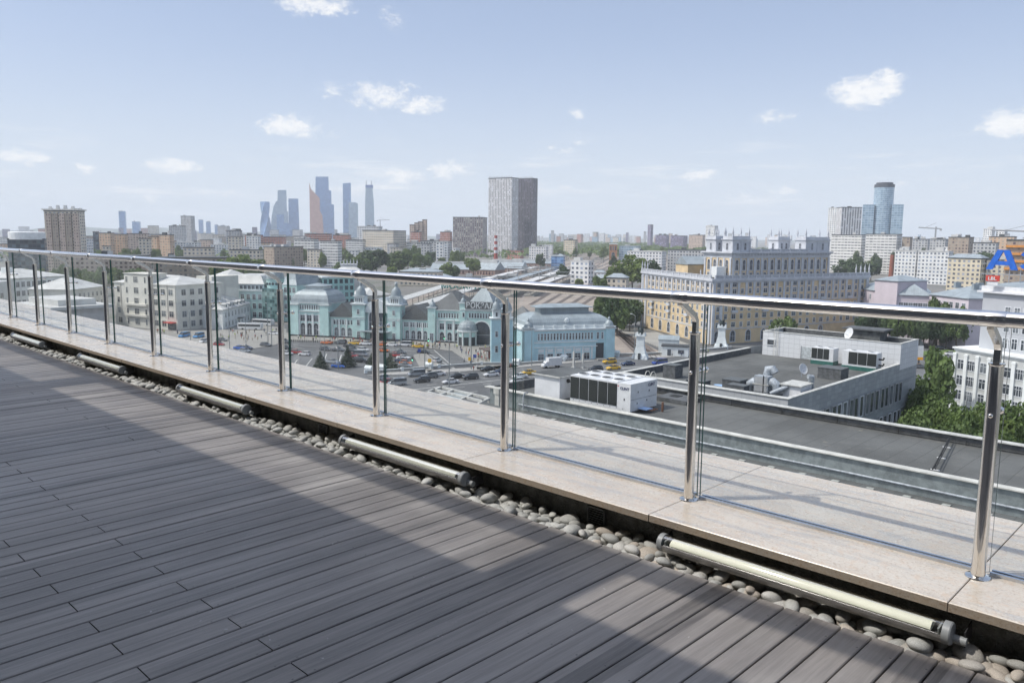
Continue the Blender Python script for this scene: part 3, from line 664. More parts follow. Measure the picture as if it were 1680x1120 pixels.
d_ = MB(); d_.box((-55.6, 127.95, JR + .05), (1.7, .1, 2.0)); do = d_.obj('door', mat('grey_door', (.42, .45, .46), .5, var=.2, vs=3), jb)
for sx in (-.93, .93): MB().box((-55.6 + sx, 127.93, JR + .05), (.16, .16, 2.1)).obj('door_frame', mFrameG, do)
wo_ = MB(); wo_.box((-61.9, 127.97, 22.9), (1.15, .08, .85)); w_ = wo_.obj('window', mWin, jb)
for a, b, sx, sz in ((-61.9, 23.75, 1.5, .16), (-61.9, 22.78, 1.5, .13)): MB().box((a, 127.93, b), (sx, .14, sz)).obj('frame', mFrameW, w_)
for sx in (-.67, .67): MB().box((-61.9 + sx, 127.93, 22.91), (.14, .14, .84)).obj('frame', mFrameW, w_)
# window rows on the shaded side: each window its own frame and pane
fm = MB()
for c_, d_ in (((.0, 0, -.0), (.18, 1.35, .14)), ((0, 0, 2.92), (.18, 1.35, .14)), ((0, -.61, .14), (.18, .13, 2.78)), ((0, .61, .14), (.18, .13, 2.78))): fm.box(c_, d_)
fmm = fm.mesh('window', mFrameG); fmm2 = fm.mesh('window', mFrameW); pm = MB(); pm.box((0, 0, .14), (.06, 1.09, 2.78)); pmm = pm.mesh('pane', mWin); pmm2 = pm.mesh('pane', mWinL)
rj = random.Random(4)
for row, z in enumerate((16.2, 11.9, 7.6, 3.3)):
    for i in range(19):
        y = 93.6 + i * 1.95 + (.3 if i % 3 == 2 else 0)
        if y > 132.4: break
        wv = link('window', fmm2 if rj.random() < .45 else fmm, jb, (X1 + .09, y, z)); link('pane', pmm if rj.random() < .7 else pmm2, wv)
for row, z in enumerate((15.86, 11.56, 7.26)): MB().box((X1 + .06, 112.8, z + 3.42), (.12, 44, .12)).obj('string_course', mSlab, jb)
A1 = chiller('air_handler', 'left one of two white cooling units on green base frames in front of the penthouse', (-53.3, 124.5, JR), 3.5, 2.0, 2.65, 3, 2, .6)
A2 = chiller('air_handler', 'right one of two white cooling units on green base frames, nearest the roof edge', (-47.8, 123.0, JR), 5.1, 2.1, 2.85, 3, 2, .6, True)
for o_ in (A1, A2): o_['group'] = 'cooling units on green bases'
for zz in (1.0, 1.9): MB().tube([(5.1, 1.0, zz), (5.7, 1.0, zz), (5.85, 1.0, zz + .3)], .13, 8).obj('pipe', mBlk, A2, True)
ld = thing('steel_ladder', 'cream steel cat ladder against the white penthouse wall', 'ladder', (-60.9, 127.7, JR))
for sx in (-.32, .32): MB().tube([(sx, 0, 0), (sx, 0, 4.6), (sx, .12, 5.0), (sx, .45, 5.1), (sx, .7, 4.6)], .035, 6).obj('rail', mCapW, ld, True)
for j in range(14): MB().tube([(-.32, 0, .3 + j * .31), (.32, 0, .3 + j * .31)], .018, 5).obj('rung', mCapW, ld)
ld2 = thing('hoop_ladder', 'short ladder with rounded handrails over the front parapet of the stone building', 'ladder', (-60.2, 90.2, JR - 1.2))
for sx in (-.9, .0): MB().tube([(sx, -.5, 0), (sx, -.5, 2.6), (sx, -.2, 2.95), (sx, .3, 2.95), (sx, .7, 2.5), (sx, .8, 1.3)], .05, 6).obj('rail', mCapW, ld2, True)
MB().box((-.45, .2, 1.9), (1.0, .9, .05)).obj('step', mat('rust_step', (.35, .18, .1), .8), ld2)
def dish(label, loc, r, az_, tilt=.35):
    t = thing('satellite_dish', label, 'satellite dish', loc, az_)
    m_ = MB(); m_.lathe((0, 0, 0), [(.02, 0), (r * .5, r * .06), (r, r * .24), (r * .97, r * .27), (r * .48, r * .09), (.02, .03)], 20, cap=False)
    o = m_.obj('reflector', mWhite, t, True); o.rotation_euler = (PI / 2 - tilt, 0, 0); o.location = (0, 0, r * .9 + .5)
    MB().tube([(0, .1, 0), (0, .1, r * .9 + .5)], .06, 6).obj('mast', mGalv, t); MB().tube([(0, -.05, r * .5 + .5), (0, -r * .9, r * .9 + .5)], .03, 5).obj('feed_arm', mGalv, t); return t
dish('round white satellite dish on the penthouse roof in front of the dark lift hut', G(1379, 556, 24.5)[:2] + (24.45,) if False else (-49.4, 129.6, 24.45), .95, -.55)
dish('narrow satellite dish seen edge-on in the middle of the flat roof', (-48.6, 110.8, JR), .8, 1.25)
hut = thing('lift_hut', 'dark lift motor hut with a flared flat roof on the penthouse', 'hut', (-48.0, 133.2, 24.45))
MB().box((0, 0, 0), (5.2, 3.2, 1.9)).obj('wall', mat('dark_stained_render', (.10, .105, .105), .9, var=.4, vs=1), hut); MB().box((0, 0, 1.903), (6.6, 4.2, .22)).obj('roof', mFeltBox, hut)
for lx, ly, sx, sy, sz, nm in ((-61.6, 97.3, 2.0, 2.0, 1.75, 'tall dark felt-wrapped roof vent near the left parapet'), (-55.0, 93.2, 2.6, 1.8, .9, 'low dark felt-wrapped box behind the front parapet, left of the puddle'),
                               (-50.6, 94.9, 2.4, 2.3, 1.4, 'square dark felt-wrapped box right of the puddle'), (-48.7, 92.3, 2.3, 1.5, 1.25, 'dark felt-wrapped box nearest the front parapet, in front of another'),
                               (-45.3, 113.6, 3.3, 2.8, 1.5, 'large charcoal felt-wrapped box near the right roof edge')):
    t = thing('roof_vent', nm, 'roof vent', (lx, ly, JR), 0, 'felt-wrapped boxes on the flat roof'); MB().box((0, 0, 0), (sx, sy, sz)).obj('casing', mFeltBox, t); MB().box((0, 0, sz + .002), (sx + .12, sy + .12, .1)).obj('lid', mat('felt_lid', (.10, .11, .115), .8, var=.2, vs=2), t)
pu = MB(); pu.lathe((0, 0, 0), [(1.0, 0), (1.0, .012)], 24); po = pu.obj('puddle', mat('puddle_water', (.25, .4, .6), .08, var=.2, vs=1), None, False, (-53.0, 96.6, JR + .002)); po.scale = (1.6, .8, 1); po['label'] = 'pale blue puddle on the flat felt roof between the dark boxes'; po['category'] = 'puddle'
# ventilation ducts at the front right corner
vd = thing('duct_unit', 'cluster of galvanised ventilation ducts with rounded elbows on the flat roof', 'ventilation unit', (-47.0, 95.6, JR))
MB().box((0, 0, .2), (1.9, 1.3, 2.1)).obj('fan_casing', mGalv, vd); MB().box((0, -.66, .3), (1.6, .06, .85)).obj('louvre', mFrameG, vd); MB().box((0, -.66, 1.3), (1.6, .06, .85)).obj('louvre', mFrameG, vd); MB().box((0, -.7, 1.18), (2.2, .08, .1)).obj('strap', mCapW, vd); MB().box((.35, -.7, .1), (.1, .1, 2.3)).obj('strap', mBlk, vd)
for cx, cz, s_ in ((-1.3, 1.0, 1), (1.35, 1.3, -1)):
    MB().tube([(cx * .5, 0, cz + .2), (cx, 0, cz + .3), (cx * 1.35, 0, cz), (cx * 1.4, 0, cz - .8)], [.55, .62, .6, .5], 14).obj('elbow', mGalv, vd, True)
MB().tube([(0, 1.2, .2), (0, 1.2, 2.2), (.1, 1.2, 3.0), (.6, 1.2, 3.1), (1.0, 1.2, 2.6)], [.5, .62, .62, .55, .5], 14).obj('cowl', mGalv, vd, True)
MB().tube([(1.5, -1.0, .3), (2.6, -.4, .9), (3.3, .1, 1.3)], [.25, .32, .2], 10).obj('flexible_duct', mGalv, vd, True)
sh = thing('roof_shed', 'small white plant shed with a grey skewed lid beside the ventilation ducts', 'shed', (-43.2, 97.3, JR), .0)
MB().box((0, 0, 0), (2.3, 3.2, 1.5)).obj('wall', mOffW, sh); MB().box((-.1, 0, 1.503), (2.9, 3.8, .12)).obj('roof', mCapS, sh)
MB().tube([(.9, 2.0, .2), (.9, 2.0, 1.8), (1.0, 1.8, 2.3), (.7, 1.4, 2.4)], [.3, .38, .38, .3], 12).obj('cowl', mGalv, sh, True)
# ================================================================== THE SQUARE AND THE STATION
def ground_mat():
    m = bpy.data.materials.new('city_ground'); m.use_nodes = True; q = NT(m.node_tree); b = m.node_tree.nodes['Principled BSDF']
    g = q.n('ShaderNodeNewGeometry').outputs['Position']; a = q.noise(g, .004, 5, .6); c = q.noise(g, .03, 5, .65); d = q.noise(g, .3, 4, .6)
    col = q.mix(q.ramp(a.outputs[0], .42, .58), (.13, .13, .125), (.19, .18, .165))
    col = q.mix(q.ramp(c.outputs[0], .5, .62, 0, .6), col, (.07, .10, .045)); col = q.mix(q.ramp(d.outputs[0], .35, .7, 0, .3), col, (.24, .23, .21))
    q.link(col, b.inputs['Base Color']); b.inputs['Roughness'].default_value = .92; return m
gm = MB(); gm.face([(-12000, -1500, -.3), (9000, -1500, -.3), (9000, 12000, -.3), (-12000, 12000, -.3)]); gm.obj('ground', ground_mat(), kind='structure')
def asphalt(name, c, v=.25, light=None):
    m = bpy.data.materials.new(name); m.use_nodes = True; q = NT(m.node_tree); b = m.node_tree.nodes['Principled BSDF']
    g = q.n('ShaderNodeNewGeometry').outputs['Position']; a = q.noise(g, .05, 5, .6); d = q.noise(g, .6, 5, .65, .4); e = q.noise(g, 9, 3, .6)
    col = q.mix(q.ramp(a.outputs[0], .35, .65), tuple(x * (1 - v) for x in c), tuple(x * (1 + v) for x in c))
    col = q.mix(q.ramp(d.outputs[0], .52, .72, 0, .35), col, light or tuple(x * 1.6 for x in c)); col = q.mix(q.m('MULTIPLY', e.outputs[0], .25), col, tuple(x * .6 for x in c))
    q.link(col, b.inputs['Base Color']); b.inputs['Roughness'].default_value = .85; return m
mAsph = asphalt('asphalt', (.125, .128, .13)); mPave = asphalt('paving', (.30, .29, .265), .12); mBallast = asphalt('track_ballast', (.30, .255, .215), .2)
mPaint = mat('road_paint', (.55, .55, .52), .7, var=.2, vs=2); mCurb = mat('kerb_stone', (.36, .35, .33), .85, var=.15, vs=1)
def sheet(name, pix, z, m, kind='structure', thick=0):
    p = [G(a, b, 0)[:2] for a, b in pix]; s = MB(); ar = sum(p[i][0] * p[(i + 1) % len(p)][1] - p[(i + 1) % len(p)][0] * p[i][1] for i in range(len(p)))
    if ar < 0: p = p[::-1]
    if thick: s.prism(p, z - thick, z, bottom=False)
    else: s.face([(a[0], a[1], z) for a in p])
    return s.obj(name, m, kind=kind)
# whole square as asphalt, pavements raised over it
sheet('square_asphalt', [(60, 527), (300, 528), (480, 532), (640, 540), (800, 545), (1010, 540), (1100, 548), (1300, 540), (1560, 528), (1680, 524), (1680, 760), (1350, 745), (900, 740), (500, 700), (60, 620)], .0, mAsph)
sheet('station_pavement', [(470, 546), (640, 552), (742, 556), (800, 560), (806, 590), (850, 592), (850, 601), (835, 606), (786, 607), (742, 576), (700, 571), (640, 566), (560, 561), (470, 558)], .15, mPave, thick=.15)
sheet('plaza_pavement', [(250, 538), (366, 541), (411, 527), (470, 540), (470, 557), (452, 566), (405, 574), (345, 572), (330, 566), (230, 560)], .15, mPave, thick=.15)
sheet('left_pavement', [(150, 538), (260, 541), (262, 552), (150, 548)], .12, mPave, thick=.12)
sheet('parking_island', [(678, 583), (697, 578), (720, 598), (706, 611), (690, 605)], .15, mPave, thick=.15)
sheet('flyover_pavement', [(600, 617), (700, 613), (800, 607), (860, 602), (980, 592), (1120, 585), (1250, 578), (1250, 575), (1120, 581), (980, 588), (862, 597), (800, 602), (700, 608), (640, 611)], .15, mCurb, thick=.15)
sheet('right_pavement', [(1508, 545), (1560, 545), (1640, 549), (1640, 553), (1560, 549), (1508, 549)], .14, mPave, thick=.14)
sheet('right_lawn', [(1505, 577), (1555, 574), (1572, 576), (1550, 583), (1508, 583)], .12, mat('lawn', (.10, .15, .04), .95, var=.3, vs=.6), thick=.1)
# railway land: a wide brown fan behind the station
sheet('rail_yard', [(640, 500), (700, 480), (860, 425), (1000, 412), (1180, 410), (1230, 418), (1120, 440), (1010, 470), (1010, 540), (1090, 580), (1060, 590), (1012, 586), (1004, 545), (850, 520)], .05, mBallast)
sheet('rail_platform', [(1008, 540), (1090, 575), (1130, 578), (1130, 566), (1075, 545), (1020, 533)], .4, mPave, thick=.35)
mk = MB()
def stripe(x0, y0, x1, y1, w=.16, dash=0, z=.02):
    a, b = G(x0, y0, 0), G(x1, y1, 0); d = b - a; L = d.length; u = d.normalized(); n = Vector((-u.y, u.x, 0)) * w; t = 0
    seg = [(0, L)] if not dash else [(s * dash * 3, s * dash * 3 + dash) for s in range(int(L / (dash * 3)) + 1)]
    for s0, s1 in seg:
        p, q = a + u * s0, a + u * min(s1, L); mk.face([(p - n + Vector((0, 0, z)))[:], (q - n + Vector((0, 0, z)))[:], (q + n + Vector((0, 0, z)))[:], (p + n + Vector((0, 0, z)))[:]])
for l in ((560, 652, 830, 622, .2, 0), (830, 622, 1250, 583, .2, 0), (700, 632, 850, 613, .12, 3), (700, 642, 860, 622, .12, 3), (720, 650, 860, 632, .12, 3), (870, 612, 1200, 587, .12, 3), (700, 622, 840, 607, .12, 3),
          (696, 576, 755, 611, .15, 0), (712, 574, 742, 600, .14, 0), (712, 574, 700, 574, .12, 0), (742, 600, 748, 607, .1, 0), (480, 566, 720, 578, .14, 0), (480, 573, 560, 577, .12, 3), (488, 590, 478, 603, .14, 0), (512, 588, 500, 603, .14, 0), (536, 580, 532, 592, .14, 0), (560, 582, 556, 594, .14, 0),
          (440, 562, 500, 572, .12, 0), (1510, 600, 1568, 596, .14, 0), (1510, 588, 1600, 562, .14, 3), (1510, 560, 1620, 556, .12, 3)): stripe(*l)
mk.obj('road_markings', mPaint, kind='structure')
# rails running out from the station throat
rl = MB(); tb_ = MB()
for x0, y0, x1, y1 in [(1010, 545, 1058, 589), (1014, 544, 1066, 588), (1018, 543, 1074, 587), (1022, 541, 1082, 586), (860, 470, 1010, 412), (880, 470, 1030, 412), (900, 470, 1050, 412), (920, 475, 1065, 414), (945, 480, 1080, 414), (970, 482, 1100, 414), (840, 465, 990, 413), (820, 462, 970, 413), (780, 470, 950, 414), (740, 480, 930, 416), (870, 500, 1020, 412), (890, 500, 1040, 412), (912, 500, 1058, 413), (935, 500, 1073, 413), (955, 500, 1090, 413), (700, 488, 905, 418), (980, 500, 1112, 414), (1005, 500, 1130, 414)]:
    a, b = G(x0, y0, 0), G(x1, y1, 0); d = (b - a).normalized(); n = Vector((-d.y, d.x, 0)) * 1.5; tb_.face([(a - n)[:2] + (.055,) if False else (a.x - n.x, a.y - n.y, .075), (b.x - n.x, b.y - n.y, .075), (b.x + n.x, b.y + n.y, .075), (a.x + n.x, a.y + n.y, .075)][::1])
    for w_ in (-.76, .76):
        a, b = G(x0, y0, 0), G(x1, y1, 0); d = (b - a).normalized(); n = Vector((-d.y, d.x, 0)) * w_
        a, b = a + n, b + n; o = Vector((-d.y, d.x, 0)) * .06
        rl.prism([(a - o)[:2], (b - o)[:2], (b + o)[:2], (a + o)[:2]], .06, .24)
tb_.obj('track_bed', mat('sleepers_and_ballast', (.15, .125, .11), .95, var=.3, vs=.2), kind='structure')
rl.obj('railway_tracks', mat('rail_steel', (.22, .18, .16), .5, .5, var=.2, vs=.5), kind='structure')

# ---- frames of reference and window meshes
class Fr:
    def __init__(s, root, o, rz): s.r = root; s.o = Vector((o[0], o[1], o[2] if len(o) > 2 else 0)); s.rz = rz; s.c = math.cos(rz); s.s = math.sin(rz)
    def w(s, x, y, z=0): return (s.o.x + x * s.c - y * s.s, s.o.y + x * s.s + y * s.c, s.o.z + z)
    def mb(s, b, name, m, smooth=False, parent=None, **kw):
        if parent is not None: return b.obj(name, m, parent, smooth, **kw)
        return b.obj(name, m, s.r, smooth, tuple(s.o), s.rz, **kw)
    def put(s, name, me, x, y, z, rz=0.0): return link(name, me, s.r, s.w(x, y, z), s.rz + rz)
    def box(s, name, m, c, d, rz=0.0): b = MB(); b.box((0, 0, 0), d); return b.obj(name, m, s.r, False, s.w(*c), s.rz + rz)
    def uat(s, px):                                           # where column px of the photo crosses this frame's front line
        r = ray(px, 450); n = Vector((-s.s, s.c)); k = (n.x * s.o.x + n.y * s.o.y) / (n.x * r.x + n.y * r.y)
        return (r.x * k - s.o.x) * s.c + (r.y * k - s.o.y) * s.s
WM = {}
def winm(w, h, arch=False, frame=None, glass=None, fw=.16, mull=1, proud=.10, deep=.0):
    key = (w, h, arch, frame and frame.name, glass and glass.name, fw, mull)
    if key in WM: return WM[key]
    frame = frame or mFrameW; glass = glass or mWin; f = MB()
    n = 8; hh = h - w / 2 if arch else h
    inner = [(-w / 2, 0), (w / 2, 0), (w / 2, hh)] + ([(w / 2 * math.cos(PI * i / n), hh + w / 2 * math.sin(PI * i / n)) for i in range(1, n)] if arch else []) + [(-w / 2, hh)]
    W2 = w + 2 * fw; outer = [(-W2 / 2, -fw), (W2 / 2, -fw), (W2 / 2, hh + (0 if arch else fw))] + ([(W2 / 2 * math.cos(PI * i / n), hh + W2 / 2 * math.sin(PI * i / n)) for i in range(1, n)] if arch else []) + [(-W2 / 2, hh + (0 if arch else fw))]
    k = len(inner)
    for i in range(k):
        j = (i + 1) % k; a, b, c, d = outer[i], outer[j], inner[j], inner[i]
        f.face(((a[0], -proud, a[1]), (b[0], -proud, b[1]), (c[0], -proud, c[1]), (d[0], -proud, d[1])))
        f.face(((b[0], -proud, b[1]), (a[0], -proud, a[1]), (a[0], 0, a[1]), (b[0], 0, b[1])))
        f.face(((d[0], -proud, d[1]), (c[0], -proud, c[1]), (c[0], 0, c[1]), (d[0], 0, d[1])))
    for i in range(mull): f.box((-w / 2 + w * (i + 1) / (mull + 1), -.05, 0), (.09, .05, hh))
    if h > 1.6: f.box((0, -.05, hh * .66), (w, .05, .08))
    g = MB(); g.face([(a, -.018, b) for a, b in inner])
    WM[key] = (f.mesh('window', frame), g.mesh('pane', glass)); return WM[key]
RW = random.Random(21)
def wins(F, xs, y, z, w, h, arch=False, frame=None, rz=0.0, fw=.16, mull=1, pane=True, xy=None):
    for x in xs:
        a, b = winm(w, h, arch, frame, mWin if RW.random() < .72 else mWinL, fw, mull)
        o = F.put('window', a, x, y, z, rz) if xy is None else F.put('window', a, xy, x, z, rz)
        if pane: link('pane', b, o)
def spread(a, b, n): return [a + (b - a) * (i + .5) / n for i in range(n)]
def curved_roof(F, name, m, x0, x1, y0, y1, lv, parent=None):
    s = MB(); i0 = 0
    for ins, z in lv: s.v += [(x0 + ins, y0 + ins, z), (x1 - ins, y0 + ins, z), (x1 - ins, y1 - ins, z), (x0 + ins, y1 - ins, z)]
    for a in range(len(lv) - 1):
        for j in range(4): s.f.append((a * 4 + j, a * 4 + (j + 1) % 4, a * 4 + 4 + (j + 1) % 4, a * 4 + 4 + j)); s.uv.append(None)
    s.f.append(tuple(len(lv) * 4 - 4 + j for j in range(4))); s.uv.append(None); s.f.append((3, 2, 1, 0)); s.uv.append(None)
    return F.mb(s, name, m)
mTeal = mat('turquoise_plaster', (.51, .70, .67), .85, var=.10, vs=.25); mTealB = mat('pale_blue_plaster', (.46, .67, .72), .85, var=.10, vs=.25)
mTrim = mat('white_stucco', (.70, .74, .74), .8, var=.10, vs=.4); mPlin = mat('dark_plinth', (.05, .055, .06), .8)
def ribbed(name, c, gap, rough=.45, metal=.35):
    m = bpy.data.materials.new(name); m.use_nodes = True; q = NT(m.node_tree); b = m.node_tree.nodes['Principled BSDF']
    tcn = q.n('ShaderNodeTexCoord').outputs['Object']; s = q.n('ShaderNodeSeparateXYZ'); q.link(tcn, s.inputs[0]); u = q.m('DIVIDE', q.m('ADD', s.outputs[0], 500), gap)
    seam = q.m('LESS_THAN', q.m('FRACT', u), .14); wn = q.n('ShaderNodeTexWhiteNoise'); wn.noise_dimensions = '1D'; q.link(q.m('FLOOR', u), wn.inputs['W']); nz = q.noise(tcn, .3, 5, .6)
    col = q.mix(q.ramp(nz.outputs[0], .3, .7), tuple(a * .82 for a in c), tuple(a * 1.15 for a in c)); col = q.mix(q.m('MULTIPLY', wn.outputs[0], .3), col, tuple(a * 1.25 for a in c)); col = q.mix(q.m('MULTIPLY', seam, .5), col, tuple(a * .6 for a in c))
    q.link(col, b.inputs['Base Color']); b.inputs['Roughness'].default_value = rough; b.inputs['Metallic'].default_value = metal; return m
mRoofG = ribbed('grey_metal_roof', (.30, .345, .365), .65, .5, .12); mRoofD = ribbed('dark_slate_roof', (.13, .135, .135), .8, .8, 0); mRoofL = mat('light_tin_roof', (.55, .55, .53), .6, .1, var=.14, vs=.15)
st = thing('railway_station', 'long turquoise and white railway station with towers, arches and dark roofs facing the square', 'station')
S = Fr(st, G(477, 551), math.atan2(.486, .874))
def body(F, x0, x1, y0, y1, z1, m=None, z0=0.0, name='wall'): b = MB(); b.prism([(x0, y0), (x1, y0), (x1, y1), (x0, y1)], z0, z1); return F.mb(b, name, m or mTeal)
def cornice(F, x0, x1, y0, y1, z, o=.45, h=.5, m=None): b = MB(); b.prism([(x0 - o * .4, y0 - o * .4), (x1 + o * .4, y0 - o * .4), (x1 + o * .4, y1 + o * .4), (x0 - o * .4, y1 + o * .4)], z - h * .9, z - h * .4); b.prism([(x0 - o, y0 - o), (x1 + o, y0 - o), (x1 + o, y1 + o), (x0 - o, y1 + o)], z - h * .4 + .003, z); return F.mb(b, 'cornice', m or mTrim)
def pilaster(F, x, y, z0, z1, w=.7, d=.28, m=None, rz=0):
    key = ('pil', w, d, round(z1 - z0, 2), m and m.name)
    if key not in WM:
        b = MB(); b.box((0, -d / 2, 0), (w, d, z1 - z0)); b.box((0, -d / 2 - .03, z1 - z0 - .5), (w * 1.3, d + .06, .35)); WM[key] = b.mesh('pilaster', m or mTrim)
    F.put('pilaster', WM[key], x, y, z0, rz)
def cupola(F, x, y, z, w, h, m=None, spire=1.0):
    b = MB(); r = w / 2; b.lathe((0, 0, 0), [(r * 1.25, 0), (r * 1.25, h * .05), (r, h * .06), (r * .96, h * .22), (r * .80, h * .38), (r * .5, h * .50), (r * .28, h * .56), (r * .26, h * .72), (r * .34, h * .74), (r * .22, h * .80), (.06, h * .88), (.03, h)], 12); F.mb(b, 'cupola', m or mRoofG, True).location = F.w(x, y, z)
# left pavilion
body(S, 0, 17, 0, 16, 10.0); cornice(S, 0, 17, 0, 16, 10.4); body(S, .6, 16.4, .6, 15.4, 13.2); cornice(S, .6, 16.4, .6, 15.4, 13.6, .5, .55)
for x in (1.9, 15.1): body(S, x - 1.9, x + 1.9, -.5, 2, 12.6, name='corner_pier'); cornice(S, x - 1.9, x + 1.9, -.5, 2, 13.0, .3); 
curved_roof(S, 'roof', mRoofG, .2, 16.8, .2, 15.8, [(0, 13.6), (.3, 15.0), (1.0, 16.6), (2.2, 17.8), (3.6, 18.5), (5.0, 18.8)])
body(S, 4.6, 12.4, 4.6, 11.4, 19.9, mTrim, 18.4, 'lantern'); b_ = MB(); b_.roof([(4.2, 4.2), (12.8, 4.2), (12.8, 11.8), (4.2, 11.8)], 19.95, 1.0, .3, .5); S.mb(b_, 'lantern_roof', mRoofG)
wins(S, spread(4.2, 12.8, 3), -.01, .9, 1.9, 4.6, True); wins(S, spread(4.2, 12.8, 3), -.01, 6.3, 1.9, 2.3); wins(S, spread(3.9, 13.1, 9), .59, 10.9, .55, 1.7, frame=mTrim, mull=0)
for x in (3.95, 6.95, 9.95, 12.95): pilaster(S, x + .05, 0, .6, 9.2, .8)
S.box('plinth', mPlin, (8.5, -.28, 0), (17.4, .5, .8))
wins(S, (3.5, 8, 12.5), 0, 6.3, 1.9, 2.3, xy=17.01, rz=PI / 2)
# wing 1
body(S, 17, 27.6, 1.2, 12, 8.1); cornice(S, 17, 27.6, 1.2, 12, 8.6); b_ = MB(); b_.roof([(17, 1.2), (27.6, 1.2), (27.6, 12), (17, 12)], 8.65, 5.2, .5, 0); S.mb(b_, 'roof', mRoofD)
wins(S, spread(18.2, 26.8, 3), 1.19, .9, 1.7, 3.2, True); wins(S, spread(18.2, 26.8, 7), 1.19, 5.4, .75, 1.7, frame=mTrim, mull=0)
for x in (17.8, 20.9, 24.0, 27.1): pilaster(S, x, 1.2, .6, 7.6, .6)
S.box('plinth', mPlin, (22.4, .95, 0), (10.6, .5, .7))
# twin towers and the great arch
for tx0, tx1, nm in ((27.6, 32.8, 'a'), (42.4, 47.6, 'b')):
    body(S, tx0, tx1, -1.2, 4.0, 13.6, name='tower'); cornice(S, tx0, tx1, -1.2, 4.0, 14.1, .6, .8); body(S, tx0 + .7, tx1 - .7, -.5, 3.3, 16.6, mTrim, 14.1, 'belvedere'); cornice(S, tx0 + .7, tx1 - .7, -.5, 3.3, 17.0, .5, .5)
    wins(S, spread(tx0 + 1, tx1 - 1, 4), -.51, 14.6, .5, 1.5, frame=mTrim, mull=0); wins(S, ((tx0 + tx1) / 2,), -1.21, 10.0, .9, 1.7, frame=mTrim); wins(S, ((tx0 + tx1) / 2,), -1.21, 5.6, 1.0, 2.0, frame=mTrim); wins(S, ((tx0 + tx1) / 2,), -1.21, .8, 1.1, 2.2, frame=mTrim)
    wins(S, (1.4,), 0, 10.0, .9, 1.7, frame=mTrim, xy=tx1 + .01, rz=PI / 2)
    cupola(S, (tx0 + tx1) / 2, 1.4, 17.0, 4.0, 6.6); S.box('plinth', mPlin, ((tx0 + tx1) / 2, -1.35, 0), (5.5, .5, .8))
    for dx in (-.3, .3): S.box('quoin_band', mTrim, ((tx0 + tx1) / 2, 1.4, 8.4 + dx), (5.5, 5.5, .18))
body(S, 32.8, 42.4, .4, 10, 12.0); b_ = MB(); n_ = 14
b_.lathe((0, 0, 0), [(4.95, -.5), (4.95, .6)], 28, 0, PI, cap=True); o_ = S.mb(b_, 'arch_gable', mTrim); o_.location = S.w(37.6, .1, 10.6); o_.rotation_euler = (PI / 2, 0, S.rz)
a_, g_ = winm(6.6, 9.0, True, mTrim, mWin, .45, 5); w_ = S.put('window', a_, 37.6, -.2, 3.2); link('pane', g_, w_); S.box('door', mPlin, (37.6, .2, 0), (6.0, .5, 2.9)); S.box('entrance_canopy', mRoofG, (37.6, -2.2, 3.5), (12.5, 4.6, .25))
b_ = MB(); b_.lathe((0, 0, 0), [(.75, 0), (.75, .2)], 20); o_ = S.mb(b_, 'clock', mWhite); o_.location = S.w(37.6, -.5, 12.7); o_.rotation_euler = (PI / 2, 0, S.rz)
curved_roof(S, 'roof', mRoofG, 32.8, 42.4, 1.5, 20, [(0, 12), (.4, 13.6), (1.5, 15.0), (3, 15.8)])
# wing 2
body(S, 47.6, 58.7, 1.2, 13, 8.1); cornice(S, 47.6, 58.7, 1.2, 13, 8.6); b_ = MB(); b_.roof([(47.6, 1.2), (58.9, 1.2), (58.9, 13), (47.6, 13)], 8.65, 5.4, .5, 0); S.mb(b_, 'roof', mRoofD)
wins(S, spread(48.4, 58.2, 4), 1.19, .9, 1.6, 3.2, True); wins(S, spread(48.2, 58.4, 12), 1.19, 5.5, .55, 1.7, frame=mTrim, mull=0)
for x in (48.0, 50.6, 53.2, 55.8, 58.3): pilaster(S, x, 1.2, .6, 7.6, .55)
S.box('plinth', mPlin, (53.2, .95, 0), (11.1, .5, .7))
# raised block and its pier
body(S, 58.7, 72.5, .6, 18, 12.2); cornice(S, 58.7, 72.5, .6, 18, 12.7, .5, .6); b_ = MB(); b_.roof([(58.7, .6), (72.5, .6), (72.5, 22), (58.7, 22)], 12.75, 6.2, .4, .5); S.mb(b_, 'roof', mRoofD)
body(S, 58.5, 61.6, -.3, 2.2, 13.0, name='pier'); cornice(S, 58.5, 61.6, -.3, 2.2, 13.5, .4); cupola(S, 60.05, .9, 13.5, 2.6, 3.6)
wins(S, spread(62.2, 71.8, 9), .59, 9.6, .55, 1.7, frame=mTrim, mull=0); wins(S, spread(62.4, 71.6, 3), .59, 5.1, 1.7, 2.2); wins(S, spread(62.4, 71.6, 3), .59, .9, 1.7, 3.2, True); wins(S, (60.05,), -.31, .9, 1.3, 2.6)
for x in (62.2, 65.2, 68.6, 71.8): pilaster(S, x, .6, .6, 8.3, .7)
S.box('string_course', mTrim, (65.6, .45, 8.5), (13.8, .5, .4)); S.box('plinth', mPlin, (65.6, .35, 0), (13.9, .5, .7))
